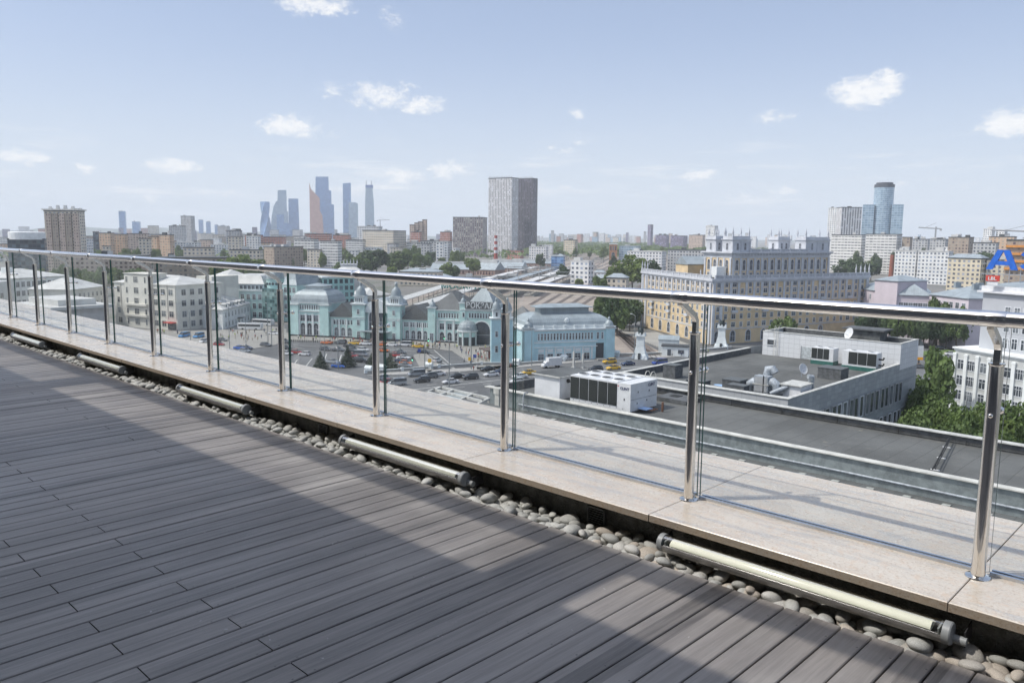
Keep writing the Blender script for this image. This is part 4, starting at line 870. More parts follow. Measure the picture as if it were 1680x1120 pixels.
# main entrance
body(S, 72.5, 86.5, -1.6, 16, 12.6, mTeal); cornice(S, 72.5, 86.5, -1.6, 16, 13.4, .6, .8); S.box('attic', mTrim, (79.5, -1.3, 13.4), (12.6, .6, 1.1))
for x in (72.9, 86.1): body(S, x - 1.1, x + 1.1, -2.0, .2, 15.4, name='pier'); cornice(S, x - 1.1, x + 1.1, -2.0, .2, 15.8, .35); cupola(S, x, -.9, 15.8, 2.0, 3.0)
curved_roof(S, 'roof', mRoofG, 73.6, 85.4, -.6, 14, [(0, 13.6), (1.6, 16.4), (3.2, 18.8), (4.6, 20.6), (5.6, 21.8)])
wins(S, spread(75.2, 83.8, 8), -1.61, 10.2, .6, 1.7, frame=mTrim, mull=0); wins(S, (73.4, 85.7), -2.02, 10.4, .7, 1.6, frame=mTrim, mull=0)
a_, g_ = winm(6.4, 8.6, True, mTrim, mPlin, .5, 0); w_ = S.put('portal', a_, 80.4, -1.62, .3); link('portal_glass', winm(6.4, 8.6, True, mTrim, mWin, .5, 0)[1], w_); S.box('door', mPlin, (80.4, -1.75, .3), (3.4, .2, 2.8))
S.box('sign_board', mRoofD, (79.9, -2.5, 13.7), (11.6, .12, 2.6)); lettering('ВОКЗАЛ', 2.9, mWhite, st, S.w(74.5, -2.66, 13.95), (PI / 2, 0, S.rz), .18, .05, sc=(.92, 1, 1)); S.box('sign_rail', mFrameG, (79.9, -2.3, 13.5), (11.6, .5, .14))
lettering('МОСКВА', 3.0, mat('green_letters', (.05, .22, .19), .6), st, S.w(58.8, 13.5, 19.9), (PI / 2, 0, S.rz), .2, .06, sc=(1.25, 1, 1)); S.box('sign_frame', mFrameG, (67, 13.7, 18.6), (17, .12, .12))
for j in range(6): S.box('sign_post', mFrameG, (59.5 + 3 * j, 13.8, 17), (.14, .14, 3.6))
# side wing from the entrance toward the viewer, with two domed towers
T = Fr(st, S.w(86.5, 10, 0), math.atan2(180.9 - 208, -180 + 209))
LT = 39.0
body(T, 0, LT, 0, 12, 9.0); cornice(T, 0, LT, 0, 12, 9.5); b_ = MB(); b_.roof([(0, 0), (LT, 0), (LT, 12), (0, 12)], 9.55, 5, .4, .5); T.mb(b_, 'roof', mRoofD)
wins(T, spread(1, LT - 6, 10), -.01, 1, 1.6, 3.2, True); wins(T, spread(1, LT - 6, 20), -.01, 6, .6, 1.6, frame=mTrim, mull=0)
for nm, px, z_ in (('a', 814, 0), ('b', 832, 0)):
    p = G(px, 594.5); Q = Fr(st, (p.x, p.y), math.radians(50)); body(Q, -1.7, 1.7, -1.0, 2.4, 14.0, mTealB, name='tower'); cornice(Q, -1.7, 1.7, -1, 2.4, 14.6, .5, .7); body(Q, -1.2, 1.2, -.5, 1.9, 16.8, mTrim, 14.6, 'belvedere'); wins(Q, (0,), -.51, 15.0, .6, 1.3, frame=mTrim, mull=0); cornice(Q, -1.2, 1.2, -.5, 1.9, 17.1, .3, .3); cupola(Q, 0, .7, 17.1, 2.8, 4.6)
    wins(Q, (0,), -1.01, 8.5, .7, 1.7, frame=mTrim, mull=0); wins(Q, (0,), -1.01, 3.5, .8, 2.0, frame=mTrim, mull=0)
# domed kiosk in front of the entrance
ki = thing('domed_kiosk', 'round white and turquoise entrance pavilion with a ribbed grey dome in front of the station', 'pavilion', G(767, 566), .3)
b_ = MB(); b_.lathe((0, 0, 0), [(3.4, 0), (3.4, 5.2)], 16); b_.obj('wall', mTeal, ki, True); b_ = MB(); b_.lathe((0, 0, 0), [(3.6, 5.0), (3.95, 5.3), (3.95, 5.7), (3.5, 5.75)], 24); b_.obj('cornice', mTrim, ki)
b_ = MB(); b_.lathe((0, 0, 0), [(3.7, 5.7), (3.6, 6.9), (3.1, 8.0), (2.2, 8.8), (1.0, 9.3), (.3, 9.4), (.25, 9.9), (.05, 10.3)], 16); b_.obj('dome', mRoofG, ki)
for j in range(8):
    a = 2 * PI * j / 8; pl = MB(); pl.box((0, 0, 0), (.5, .5, 5.2)); pl.obj('column', mTrim, ki, False, (3.5 * math.cos(a), 3.5 * math.sin(a), 0), a)
for j in range(4):
    a = 2 * PI * (j + .5) / 8 + PI; d_ = MB(); d_.box((0, 0, 0), (.1, 1.7, 3.2)); d_.obj('doorway', mPlin, ki, False, (3.38 * math.cos(a), 3.38 * math.sin(a), .1), a)
# canopy and small shops beside it
sc_ = thing('bus_shelter', 'brown flat-roofed street shelter at the foot of the domed towers', 'shelter', G(800, 590), -.45)
MB().box((0, 0, 3.3), (7.5, 3.4, .3)).obj('roof', mat('brown_canopy', (.12, .09, .08), .7, var=.2, vs=1), sc_)
for a, b in ((-3.4, -1.4), (3.4, -1.4), (-3.4, 1.4), (3.4, 1.4)): MB().box((a, b, 0), (.2, .2, 3.3)).obj('post', mFrameG, sc_)
MB().box((0, 1.5, .2), (6.6, .1, 2.6)).obj('back_panel', mat('red_brown_panel', (.22, .07, .05), .7), sc_)
# right pavilion
rp_ = thing('station_pavilion', 'pale blue station pavilion with a big curved ribbed metal roof and a lantern', 'pavilion')
p0, p1 = G(860, 594), G(1007, 588.5); P = Fr(rp_, p0, math.atan2(p1.y - p0.y, p1.x - p0.x)); LP = (p1 - p0).length; DP = 17
body(P, 0, LP, 0, DP, 9.9, mTealB); cornice(P, 0, LP, 0, DP, 10.6, .5, .8); body(P, .4, LP - .4, .4, DP - .4, 11.6, mTrim, 10.6, 'attic')
for i, x in enumerate(spread(1.5, LP - 1.5, 8)): P.box('attic_pier', mTrim, (x, .3, 10.6), (.8, .5, 1.2))
curved_roof(P, 'roof', mRoofG, .9, LP - .9, .9, DP - .9, [(0, 11.6), (.4, 12.7), (1.3, 13.8), (2.8, 14.7), (4.6, 15.3)])
body(P, 7.2, LP - 7.2, 5.6, DP - 5.6, 17.2, mRoofG, 15.0, 'lantern'); b_ = MB(); b_.roof([(6.6, 5.2), (LP - 6.6, 5.2), (LP - 6.6, DP - 5.2), (6.6, DP - 5.2)], 17.25, 1.0, .7, .5); P.mb(b_, 'lantern_roof', mRoofG)
b_ = MB(); b_.ball((0, 0, 0), (.85, .4, .85), 14, 8); P.mb(b_, 'roundel', mTrim, True).location = P.w(LP / 2 - .8, 1.3, 13.2)
for x in (1.6, LP - 1.6): body(P, x - 1.6, x + 1.6, -.4, 2.6, 10.6, mTealB, name='corner_pier'); cornice(P, x - 1.6, x + 1.6, -.4, 2.6, 11.2, .3); cupola(P, x, 1.1, 11.2, 2.9, 3.4)
wins(P, spread(4.3, LP - 7.6, 18), -.01, 7.0, .5, 2.1, frame=mTrim, mull=0); wins(P, (LP - 6.0, LP - 4.4), -.01, 7.0, .6, 2.1, frame=mTrim, mull=0)
P.box('string_course', mTrim, (LP / 2 - 1.8, -.12, 6.1), (LP - 8.6, .3, .35)); P.box('string_course', mTrim, (LP / 2 - 1.8, -.1, 4.5), (LP - 8.6, .25, .3))
xs_ = spread(4.3, LP - 8, 6)
for x in xs_: wins(P, (x - .2,), -.01, .3, 1.9, 2.1, frame=mTrim); P.box('relief_panel', mTrim, (x - .2, -.08, 2.9), (1.9, .16, 1.2)); pilaster(P, x + 1.55, 0, .4, 4.4, .55)
P.box('door', mPlin, (LP - 5.2, -.05, .6), (2.7, .2, 5.0)); P.box('steps', mPave, (LP - 5.2, -1.6, 0), (3.6, 2.8, .55))
wins(P, spread(3, DP - 2, 9), 0, 7.0, .5, 2.0, frame=mTrim, mull=0, xy=LP + .01, rz=PI / 2)
# ================================================================== OTHER BUILDINGS ROUND THE SQUARE
mYel = mat('yellow_plaster', (.64, .50, .31), .85, var=.12, vs=.3); mGr = mat('grey_stucco', (.53, .55, .58), .85, var=.10, vs=.3); mBeige = mat('beige_plaster', (.68, .66, .59), .88, var=.08, vs=.2)
mGreyP = mat('grey_plaster', (.52, .53, .52), .88, var=.1, vs=.2); mPink = mat('lilac_plaster', (.60, .54, .58), .88, var=.06, vs=.2); mPaleW = mat('pale_plaster', (.73, .75, .74), .85, var=.08, vs=.3)
# ---- yellow and grey corner apartment block with turrets
ab = thing('apartment_building', 'ornate yellow and grey corner apartment block with balustrades and spired roof turrets', 'building')
cC, cL, cE = G(1165, 566), G(1052, 535), G(1418, 547)
def ang(a, b): return math.atan2(b.y - a.y, b.x - a.x)
FL = Fr(ab, cL, ang(cL, cC)); LL = (cC - cL).length; FM = Fr(ab, cC, ang(cC, cE)); LM = (cE - cC).length
# one footprint: a bent slab
def bent(dep, o=0.0):
    a = Vector(FL.w(-o, -o)).xy; b_ = Vector(FM.w(LM + o, -o)).xy; c = Vector(FM.w(LM + o, dep + o)).xy; e = Vector(FL.w(-o, dep + o)).xy
    def isect(p, d, q, f):
        den = d.x * f.y - d.y * f.x; t = ((q.x - p.x) * f.y - (q.y - p.y) * f.x) / den; return p + d * t
    dl = Vector((FL.c, FL.s)); dm = Vector((FM.c, FM.s)); k1 = isect(a, dl, b_, dm); k2 = isect(e, dl, c, dm)
    return [a, k1, b_, c, k2, e]
HB = 25.2
MB().prism(bent(15), 0, HB).obj('wall', mYel, ab); MB().prism(bent(15, .35), HB - 1.6, HB - .9).obj('cornice', mGr, ab); MB().prism(bent(15, .8), HB - .897, HB + .05).obj('cornice', mGr, ab)
MB().prism(bent(15, .15), 5.6, 6.0).obj('string_course', mGr, ab); MB().prism(bent(15, .12), 15.6, 15.95).obj('string_course', mGr, ab)
MB().prism(bent(14.2, -.6), HB + .05, HB + .3).obj('roof', mFelt, ab)
def balustrade(F, x0, x1, y, z, st=4.0, h=1.25):
    F.box('balustrade_rail', mGr, ((x0 + x1) / 2, y, z + h - .2), (x1 - x0, .35, .2)); F.box('balustrade', mat('balusters', (.40, .42, .45), .85, var=.3, vs=3), ((x0 + x1) / 2, y, z), (x1 - x0, .16, h - .203))
    n = max(1, round((x1 - x0) / st))
    for i in range(n + 1): F.put('pedestal', WM.setdefault('ped', MB().box((0, 0, 0), (.75, .55, h + .1)).mesh('pedestal', mGr)), x0 + (x1 - x0) * i / n, y, z)
balustrade(FL, 0, LL - 1, -.4, HB + .05, 5.2); balustrade(FM, 1, LM, -.4, HB + .05, 4.2)
fin = MB(); fin.lathe((0, 0, 0), [(.34, 0), (.34, .5), (.2, .6), (.34, 1.0), (.38, 1.5), (.2, 2.4), (.10, 3.0), (.03, 3.7)], 8); finm = fin.mesh('finial', mGr, True)
for x in (.2, 3.0, 6.0): FL.put('finial', finm, x, -.4, HB + 1.3)
for x in (LM - 8.5, LM - 5.6, LM - 2.9, LM - .2): FM.put('finial', finm, x, -.4, HB + 1.3)
for x in (LL - 9, LL - 6): FL.put('finial', finm, x, -.4, HB + 1.3).scale = (.9, .9, .6)
rows = [6.5, 9.7, 12.7, 16.4, 19.4, 22.1 - .1]
for F, L, off in ((FL, LL, 2.0), (FM, LM, 1.6)):
    n = int((L - 2.2) / 4.05); bay = (L - 2.4) / n
    for i in range(n):
        x = off + bay * (i + .5) - .6
        for r_, z in enumerate(rows):
            a, b = winm(1.25 if i % 4 != 2 else 1.9, 1.75, False, mGr if r_ % 2 else mFrameW, mWin if RW.random() < .7 else mWinL, .2, 1)
            if not (F is FM and r_ == 5 and i % 5 == 3): link('pane', b, F.put('window', a, x, -.01, z))
        if i % 2 == 0 or F is FM: pilaster(F, x - bay / 2, 0, 16.0, HB - 1.65, 1.1, .3, mGr)
        elif r_: pilaster(F, x - bay / 2, 0, 16.0, HB - 1.65, 1.1, .3, mGr)
    for i in range(int(n * .8)):                                # tall arches of the ground floor
        if i % 2 == 0: a, b = winm(2.3, 4.1, True, mGr, mWin, .35, 1); link('pane', b, F.put('arched_window', a, off + bay * (i + .5) - .6, -.02, .9))
    for i in range(2, n - 1, 4):                                # stone balconies
        for z in (12.0, 15.9 if F is FM else 9.2):
            F.put('balcony', WM.setdefault('balc', (lambda m_: (m_.box((0, -.5, 0), (2.9, 1.0, .22)), m_.box((0, -.95, .22), (2.9, .12, .85)), m_.box((-1.4, -.5, .22), (.12, .9, .85)), m_.box((1.4, -.5, .22), (.12, .9, .85)), m_)[-1])(MB()).mesh('balcony', mGr)), off + bay * (i + .5) - .6, 0, z)
for F, xs in ((FL, (.6, 4.6, LL - 1.0, LL - 4.8)), (FM, (.6, 4.4, LM - 5.4, LM - .7))):
    for x in xs: pilaster(F, x, -.05, 0.3, HB - 1.65, 1.3, .5, mGr)
# end face of the main wing
FE = Fr(ab, FM.w(LM, 0), FM.rz + PI / 2)
# gabled dormer on the left wing
u0 = FL.uat(1100); u1 = FL.uat(1128)
body(FL, 28, 39, 2.5, 12, 29.8, mYel, HB, 'attic_gable'); b_ = MB(); b_.roof([(28, 2.5), (39, 2.5), (39, 15), (28, 15)], 29.8, 3.2, .3, 0); FL.mb(b_, 'gable_roof', mRoofG)
# set-back upper block with its four turrets
ux0, ux1 = FM.uat(1206), FM.uat(1366); UF = 2.2
ua = (ux0 + .0, UF); body(FM, ux0, ux1, UF, UF + 15, 34.2, mYel, HB, 'upper_storeys'); cornice(FM, ux0, ux1, UF, UF + 15, 35.3, 1.1, 1.4, mGr); body(FM, ux0 - .1, ux1 + .1, UF - .1, UF + 15.1, 34.0, mGr, 32.9, 'frieze')
bays = 14; xs_ = spread(ux0 + .9, ux1 - .9, bays); bw = xs_[1] - xs_[0]
for i, x in enumerate(xs_):
    a, b = winm(1.35, 3.9, True, mGr, mWin, .3, 1); link('pane', b, FM.put('arched_window', a, x, UF - .01, 28.2)); wins(FM, (x,), UF - .01, 25.9, 1.2, 1.2, frame=mFrameW); wins(FM, (x,), UF - .01, 32.9, .9, .8, frame=mGr, mull=0)
    pilaster(FM, x - bw / 2, UF, HB + .1, 32.8, 1.05, .35, mGr)
pilaster(FM, ux1 - .5, UF, HB + .1, 32.8, 1.05, .35, mGr)
for i in range(34): FM.put('bracket', WM.setdefault('brk', MB().box((0, -.45, 0), (.4, .9, .55)).mesh('bracket', mGr)), ux0 + .6 + (ux1 - ux0 - 1.2) * i / 33, UF, 34.0 - .05)
for y in spread(UF + .8, UF + 14.2, 4): wins(FM, (y,), 0, 28.2, 1.3, 3.9, True, frame=mGr, rz=-PI / 2, xy=ux0 - .01); wins(FM, (y,), 0, 25.9, 1.1, 1.2, rz=-PI / 2, xy=ux0 - .01)
for y in (UF + .4, UF + 3.9, UF + 7.5, UF + 11.1, UF + 14.6): pilaster(FM, ux0, y, HB + .1, 32.8, .8, .35, mGr, rz=-PI / 2)
balustrade(FM, ux0 + 9.5, ux1 - 13, UF - .3, 35.32, 5.5, 1.1)
for tx0, tx1, ty0, ty1 in ((ux0 + .2, FM.uat(1236) + .2, UF + .2, UF + 5.6), (ux0 + .2, ux0 + 6.4, UF + 9.4, UF + 14.6), (FM.uat(1328) - .6, ux1 - .2, UF + .2, UF + 5.6), (FM.uat(1310), FM.uat(1310) + 7, UF + 9.4, UF + 14.6)):
    body(FM, tx0, tx1, ty0, ty1, 39.4, mGr, 35.3, 'turret'); body(FM, tx0 - .06, tx1 + .06, ty0 - .06, ty1 + .06, 39.4, mGr, 38.8, 'turret_frieze'); cornice(FM, tx0, tx1, ty0, ty1, 40.2, .45, .8, mGr); body(FM, tx0 + .1, tx1 - .1, ty0 + .1, ty1 - .1, 41.3, mGr, 40.2, 'turret_parapet')
    nn = 2 if tx1 - tx0 > 7 else 1
    wins(FM, spread(tx0 + .8, tx1 - .8, 2), ty0 - .01, 36.0, 1.0, 2.6, True, frame=mGr); wins(FM, ((ty0 + ty1) / 2,), 0, 36.0, 1.0, 2.6, True, frame=mGr, rz=-PI / 2, xy=tx0 - .01)
    for x in (tx0 + .35, (tx0 + tx1) / 2, tx1 - .35): pilaster(FM, x, ty0, 35.4, 39.3, .6, .25, mGr)
    for x in (tx0 + .6, tx1 - .6):
        for y in (ty0 + .5, ty1 - .5): FM.put('spire', finm, x, y, 41.3).scale = (1.15, 1.15, .95)
hutb = body(FM, ux0 - 5.5, ux0 - .6, UF + 2, UF + 5, 29.6, mPaleW, HB + .3, 'plant_housing')

# ---- left: beige four-storey block with a taller centre bay
bb = thing('office_building', 'cream four-storey block with a taller projecting centre bay', 'building')
bC = A(285, 359); bL = A(183, 392); FB = Fr(bb, bL, ang(bL, bC)); LB = (bC - bL).length; HBb = 18.7
body(FB, 0, LB, 0, 23, HBb, mBeige); cornice(FB, 0, LB, 0, 23, HBb + .3, .5, .6, mBeige); b_ = MB(); b_.roof([(0, 0), (LB, 0), (LB, 23), (0, 23)], HBb + .35, 3.2, .2, .5); FB.mb(b_, 'roof', mRoofL)
b0, b1 = FB.uat(208), FB.uat(246); body(FB, b0, b1, -1.4, 8, HBb + 4.2, mBeige, name='centre_bay'); cornice(FB, b0, b1, -1.4, 8, HBb + 4.5, .35, .5, mBeige)
for z in (1.4, 5.6, 10.2, 14.7):
    wins(FB, [x for x in spread(1, LB - 1, 8) if not b0 - 1.2 < x < b1 + 1.2], -.01, z, 2.6, 2.3, frame=mBeige, mull=1); wins(FB, ((b0 + b1) / 2,), -1.41, z, 2.8, 2.5, frame=mBeige, mull=2); wins(FB, (b0 + 1.6, b1 - 1.6), -1.41, z, 1.1, 2.4, frame=mBeige, mull=0)
wins(FB, ((b0 + b1) / 2,), -1.41, HBb + .6, 2.8, 2.5, frame=mBeige, mull=2); wins(FB, (b0 + 1.6, b1 - 1.6), -1.41, HBb + .6, 1.1, 2.4, frame=mBeige, mull=0)
for z in (4.9, 9.5): FB.box('balcony', mBeige, ((b0 + b1) / 2, -1.9, z), (b1 - b0 - 1, 1.0, .9))
for x in spread(0, LB, 8): 
    if not b0 - 1 < x + 1.9 < b1 + 1: pilaster(FB, x + 1.9, 0, 5.0, HBb - .3, .5, .25, mBeige)
for z in (1.4, 5.6, 10.2, 14.7): wins(FB, spread(1.5, 22.5, 5), 0, z, 2.0, 2.3, frame=mGreyP, rz=PI / 2, xy=LB + .01)
for zz in (4.4,): FB.box('awning', mat('red_awning', (.45, .05, .04), .7), (LB - 3.4, -1.2, 3.2), (5.6, 2.2, .35)); FB.box('shopfront', mWin, (LB - 3.4, -.06, .3), (5.2, .1, 2.6))
body(FB, LB - 18, LB - 8, 25, 40, HBb + 2.6, mBeige, name='rear_tower')
# ---- far left grey-cream block
gl = thing('office_building', 'long pale grey five-storey block at the far left behind the railing', 'building')
gC = A(17, 402); gE = A(107, 420); gS = A(-40, 380)
FG = Fr(gl, gC, ang(gC, gE)); LG = (gE - gC).length; HG = 20.2
body(FG, 0, LG, 0, 26, HG, mPaleW); cornice(FG, 0, LG, 0, 26, HG + .4, .7, .6, mGreyP); b_ = MB(); b_.roof([(0, 0), (LG, 0), (LG, 26), (0, 26)], HG + .45, 3.4, .4, .5); FG.mb(b_, 'roof', mRoofL)
for z in (1, 5, 9, 13, 16.8): wins(FG, spread(.6, LG - .6, 10), -.01, z, 1.4, 2.0, frame=mFrameG)
body(FG, 6, 9, 10, 14, HG + 4.5, mPaleW, HG, 'chimney_stack'); FGs = Fr(gl, FG.w(0, 0), FG.rz - 1.25)
gw = Fr(gl, gS, ang(gS, gC)); 
body(gw, 0, (gC - gS).length, 0, 16, HG - .5, mGreyP, name='side_wing')
for z in (1, 5, 9, 13): wins(gw, spread(.5, (gC - gS).length - .5, 4), -.01, z, 2.2, 1.9, frame=mFrameG)
# ---- cream wing behind
cw = thing('office_building', 'low cream wing with a pale hipped roof behind the windowless pavilion', 'building')
wA, wB = A(112, 372), A(166, 392); FW = Fr(cw, wA, ang(wA, wB)); LW = (wB - wA).length
body(FW, 0, LW, 0, 18, 17.0, mBeige); b_ = MB(); b_.roof([(0, 0), (LW, 0), (LW, 18), (0, 18)], 17.2, 4.2, .6, .5); FW.mb(b_, 'roof', mRoofL)
for z in (6, 9.6, 13.4): wins(FW, spread(.8, LW - .8, 7), -.01, z, 1.1, 1.8, frame=mBeige)
# ---- blank metro pavilion with a flat overhanging roof
mp_ = thing('metro_pavilion', 'windowless pale stone pavilion with a flat roof slab and one round-arched niche', 'pavilion')
mA, mB_ = A(80, 322), A(172, 330); FP_ = Fr(mp_, mA, ang(mA, mB_)); LP_ = (mB_ - mA).length
mStone = mat('pale_stone', (.47, .45, .43), .8, var=.15, vs=.25)
body(FP_, 0, LP_, 0, 30, 13.2, mStone); b_ = MB(); b_.prism([(-1.4, -1.4), (LP_ + 1.4, -1.4), (LP_ + 1.4, 31), (-1.4, 31)], 13.2, 14.3); FP_.mb(b_, 'roof_slab', mRoofL); b_ = MB(); b_.prism([(3, 3), (LP_ - 3, 3), (LP_ - 3, 27), (3, 27)], 14.3, 16.4); FP_.mb(b_, 'roof_drum', mRoofL)
for x in (LP_ * .33, LP_ * .66): a, b = winm(5.0, 6.0, True, mBeige, mWin, .7, 3); link('pane', b, FP_.put('niche', a, x, -.02, .4))
# ---- small white two-storey annex with dormers
an = thing('annex_building', 'small white two-storey house with a pale tin mansard roof and many dormers', 'building')
aC, aL, aR = G(366, 541), G(307, 536), G(411, 527); FA = Fr(an, aL, ang(aL, aC)); LA = (aC - aL).length; FA2 = Fr(an, aC, ang(aC, aR)); LA2 = (aR - aC).length
def quad(a, b, c): return [a.xy, b.xy, c.xy, (a + c - b).xy]
MB().prism(quad(aL, aC, aR), 0, 8.3).obj('wall', mPaleW, an); 
b_ = MB(); b_.roof([tuple(p) for p in quad(aL, aC, aR)], 8.6, 4.2, .8, .42); b_.obj('roof', mRoofL, an)
for z in (1.0, 4.9): wins(FA, spread(.8, LA - .6, 4), -.01, z, 1.2, 1.9, frame=mPaleW); wins(FA2, spread(1.5, LA2 - 1, 8), -.01, z, 1.1, 2.0, frame=mPaleW)
dm = MB(); dm.box((0, 0, 0), (1.5, 2.2, 1.3)); dm.roof([(-.75, -1.1), (.75, -1.1), (.75, 1.1), (-.75, 1.1)], 1.3, .6, .15, 0); dmm = dm.mesh('dormer', mRoofL); dw_ = MB(); dw_.box((0, -1.12, .25), (.9, .06, .9)); dwm = dw_.mesh('dormer_window', mWin)
for F, xs in ((FA, spread(3, LA - 3, 2)), (FA2, spread(4, LA2 - 4, 6))):
    for x in xs: link('dormer_window', dwm, F.put('dormer', dmm, x, 1.6, 9.0))
for x in spread(.2, LA, 4): pilaster(FA, x - LA / 8 + .2, 0, .2, 8.0, .45, .15, mPaleW)
FA2.box('entrance_canopy', mPlin, (LA2 * .55, -1.1, 3.2), (3.6, 2.0, .2))
# ---- turquoise building with the domed corner and glazed front
tb = thing('office_building', 'turquoise office building with a domed corner turret and a glazed corner', 'building')
tA, tB = A(368, 400), A(431, 392); FT = Fr(tb, tA, ang(tA, tB)); LTt = (tB - tA).length
body(FT, 0, LTt, 0, 22, 13.6, mTeal); cornice(FT, 0, LTt, 0, 22, 14.0, .4, .5); body(FT, .3, LTt - .3, .3, 21.7, 17.0, mTrim, 14.0, 'attic_storey'); curved_roof(FT, 'roof', mRoofL, -.2, LTt + .2, -.2, 22.2, [(0, 17.0), (2.6, 20.6), (3.4, 21.0)])
wins(FT, spread(.6, LTt - .6, 9), .29, 14.6, 1.2, 1.6, frame=mTrim)
for z in (1.5, 5.6, 9.8): wins(FT, spread(.8, LTt - .8, 6), -.01, z, 1.5, 2.3, frame=mTrim)
tC = A(431, 392); tD = A(459, 386); FT2 = Fr(tb, tC, ang(tC, tD)); L2 = (tD - tC).length
mCurt = fac('teal_curtain_wall', (.16, .30, .30), (.05, .11, .11), .9, .86, grough=.06, light=.4, glass2=(.30, .45, .43)); b_ = MB(); b_.prism([(0, -1.5), (L2, -1.5), (L2, 14), (0, 14)], 0, 15.2, 1.3, 1.6); FT2.mb(b_, 'glazed_corner', mCurt)
b_ = MB(); b_.lathe((0, 0, 0), [(4.0, 15.2), (4.0, 19.0), (4.3, 19.2), (4.2, 20.2), (3.7, 22.0), (2.6, 23.4), (1.2, 24.1), (.25, 24.3), (.2, 25.6)], 20); FT2.mb(b_, 'domed_turret', mTeal, True).location = FT2.w(L2 * .3, 4.5, 0)
b_ = MB(); b_.lathe((0, 0, 0), [(4.32, 19.4), (4.22, 20.3), (3.74, 22.05), (2.64, 23.45), (1.24, 24.15), (.3, 24.4)], 20, cap=False); FT2.mb(b_, 'dome', mRoofG, True).location = FT2.w(L2 * .3, 4.5, 0)
for j in range(9):
    a = PI + PI * j / 8; r_ = MB(); r_.lathe((0, 0, 0), [(.62, 0), (.62, .12)], 12); o_ = r_.obj('round_window', mWin, tb); x, y = L2 * .3 + 3.98 * math.cos(a), 4.5 + 3.98 * math.sin(a); o_.location = FT2.w(x, y, 17.2); o_.rotation_euler = (PI / 2, 0, FT2.rz + a + PI / 2)
body(FT2, L2, L2 + 8, 1, 22, 17, mTeal, name='wall'); curved_roof(FT2, 'roof', mRoofG, L2 - .2, L2 + 8.2, .8, 22, [(0, 17), (1.5, 19.5), (3.2, 23.5), (3.9, 24.2)])
for z in (2, 6, 10, 13.6): wins(FT2, spread(L2 + .5, L2 + 7.5, 3), .99, z, 1.4, 2.2, frame=mTrim)
# ---- turquoise modern block behind the station's left pavilion
tm = thing('office_building', 'turquoise and white glazed block behind the barrel roof of the left station pavilion', 'building')
q1, q2 = A(528, 395), A(580, 400); FQ = Fr(tm, q1, ang(q1, q2)); LQ = (q2 - q1).length
b_ = MB(); b_.prism([(0, 0), (LQ, 0), (LQ, 20), (0, 20)], 0, 19.5, 2.6, 3.3); FQ.mb(b_, 'wall', fac('teal_bands', (.36, .60, .58), (.05, .07, .08), .62, .62)); body(FQ, -.4, LQ + .4, -.4, 20.4, 20.2, mTrim, 19.5, 'parapet')
tr_ = thing('theatre_roof', 'large grey hipped roof with a rooftop lantern and pinnacles beyond the station', 'building'); t1, t2 = A(543, 470), A(600, 470); FR = Fr(tr_, t1, ang(t1, t2)); LR = (t2 - t1).length
body(FR, 0, LR, 0, 22, 16, mGreyP); curved_roof(FR, 'roof', mRoofL, -.5, LR + .5, -.5, 22.5, [(0, 16), (3.2, 19.5), (6, 21.4), (7, 21.6)]); body(FR, 5, LR - 5, 7, 15, 23.2, mGreyP, 21.3, 'lantern')
for x in spread(4, LR - 4, 6): FR.put('finial', finm, x, 7, 22.6)
# roofs beside them
for px0, px1, d0, zt, rh, dep, lab, m_, nm in ((362, 420, 455, 15.5, 5, 22, 'house with a patched rusty tin roof behind the turquoise office building', mRoofL, 'house'), (470, 526, 430, 14, 6, 20, 'house with a broad grey tin roof between the domed turret and the station', mRoofG, 'house'),
        (598, 640, 420, 9, 3.4, 18, 'house with a low pale roof behind the twin towers of the station', mRoofL, 'house')):
    hh = thing(nm, lab, 'house'); a, b = A(px0, d0), A(px1, d0 + 8); Fh = Fr(hh, a, ang(a, b)); Lh = (b - a).length
    body(Fh, 0, Lh, 0, dep, zt, mBeige); b_ = MB(); b_.roof([(0, 0), (Lh, 0), (Lh, dep), (0, dep)], zt + .1, rh, .6, .5); Fh.mb(b_, 'roof', m_)
    for z in (zt - 3.2, zt - 7): wins(Fh, spread(.8, Lh - .8, 7), -.01, z, 1.3, 1.8, frame=mBeige)

# ---- right: tall white block with its pilastered lower wing
rb = thing('office_building', 'tall plain white office block with a lower pilastered wing at the right edge', 'building')
rA, rB_ = Vector((-53.6, 204.9, 0)), Vector((-37.9 + 12, 195.0 - 7.8, 0))
rL = G(1568, 572, 16.0); rL.z = 0; rR = G(1700, 593, 16.0); rR.z = 0; FRB = Fr(rb, rL, ang(rL, rR)); LRB = (rR - rL).length + 10
body(FRB, 0, LRB, 0, 24, 16.0, mGreyP, name='lower_wing'); cornice(FRB, 0, LRB, 0, 24, 16.5, .5, .9, mPaleW)
for i, x in enumerate(spread(.2, LRB, 10)):
    for z in (1.2, 4.6, 8.0, 11.6): wins(FRB, (x,), -.01, z, 2.3 if i % 2 == 1 else 1.5, 2.1, frame=mFrameW, mull=3 if i % 2 == 1 else 1)
    pilaster(FRB, x - LRB / 20, 0, .2, 15.2, .8, .4, mPaleW)
FRS = Fr(rb, FRB.w(0, 24), FRB.rz - PI / 2)
for z in (4.6, 8.0, 11.6): wins(FRB, spread(1, 23, 5), 0, z, 1.6, 2.1, rz=-PI / 2, xy=-.01)
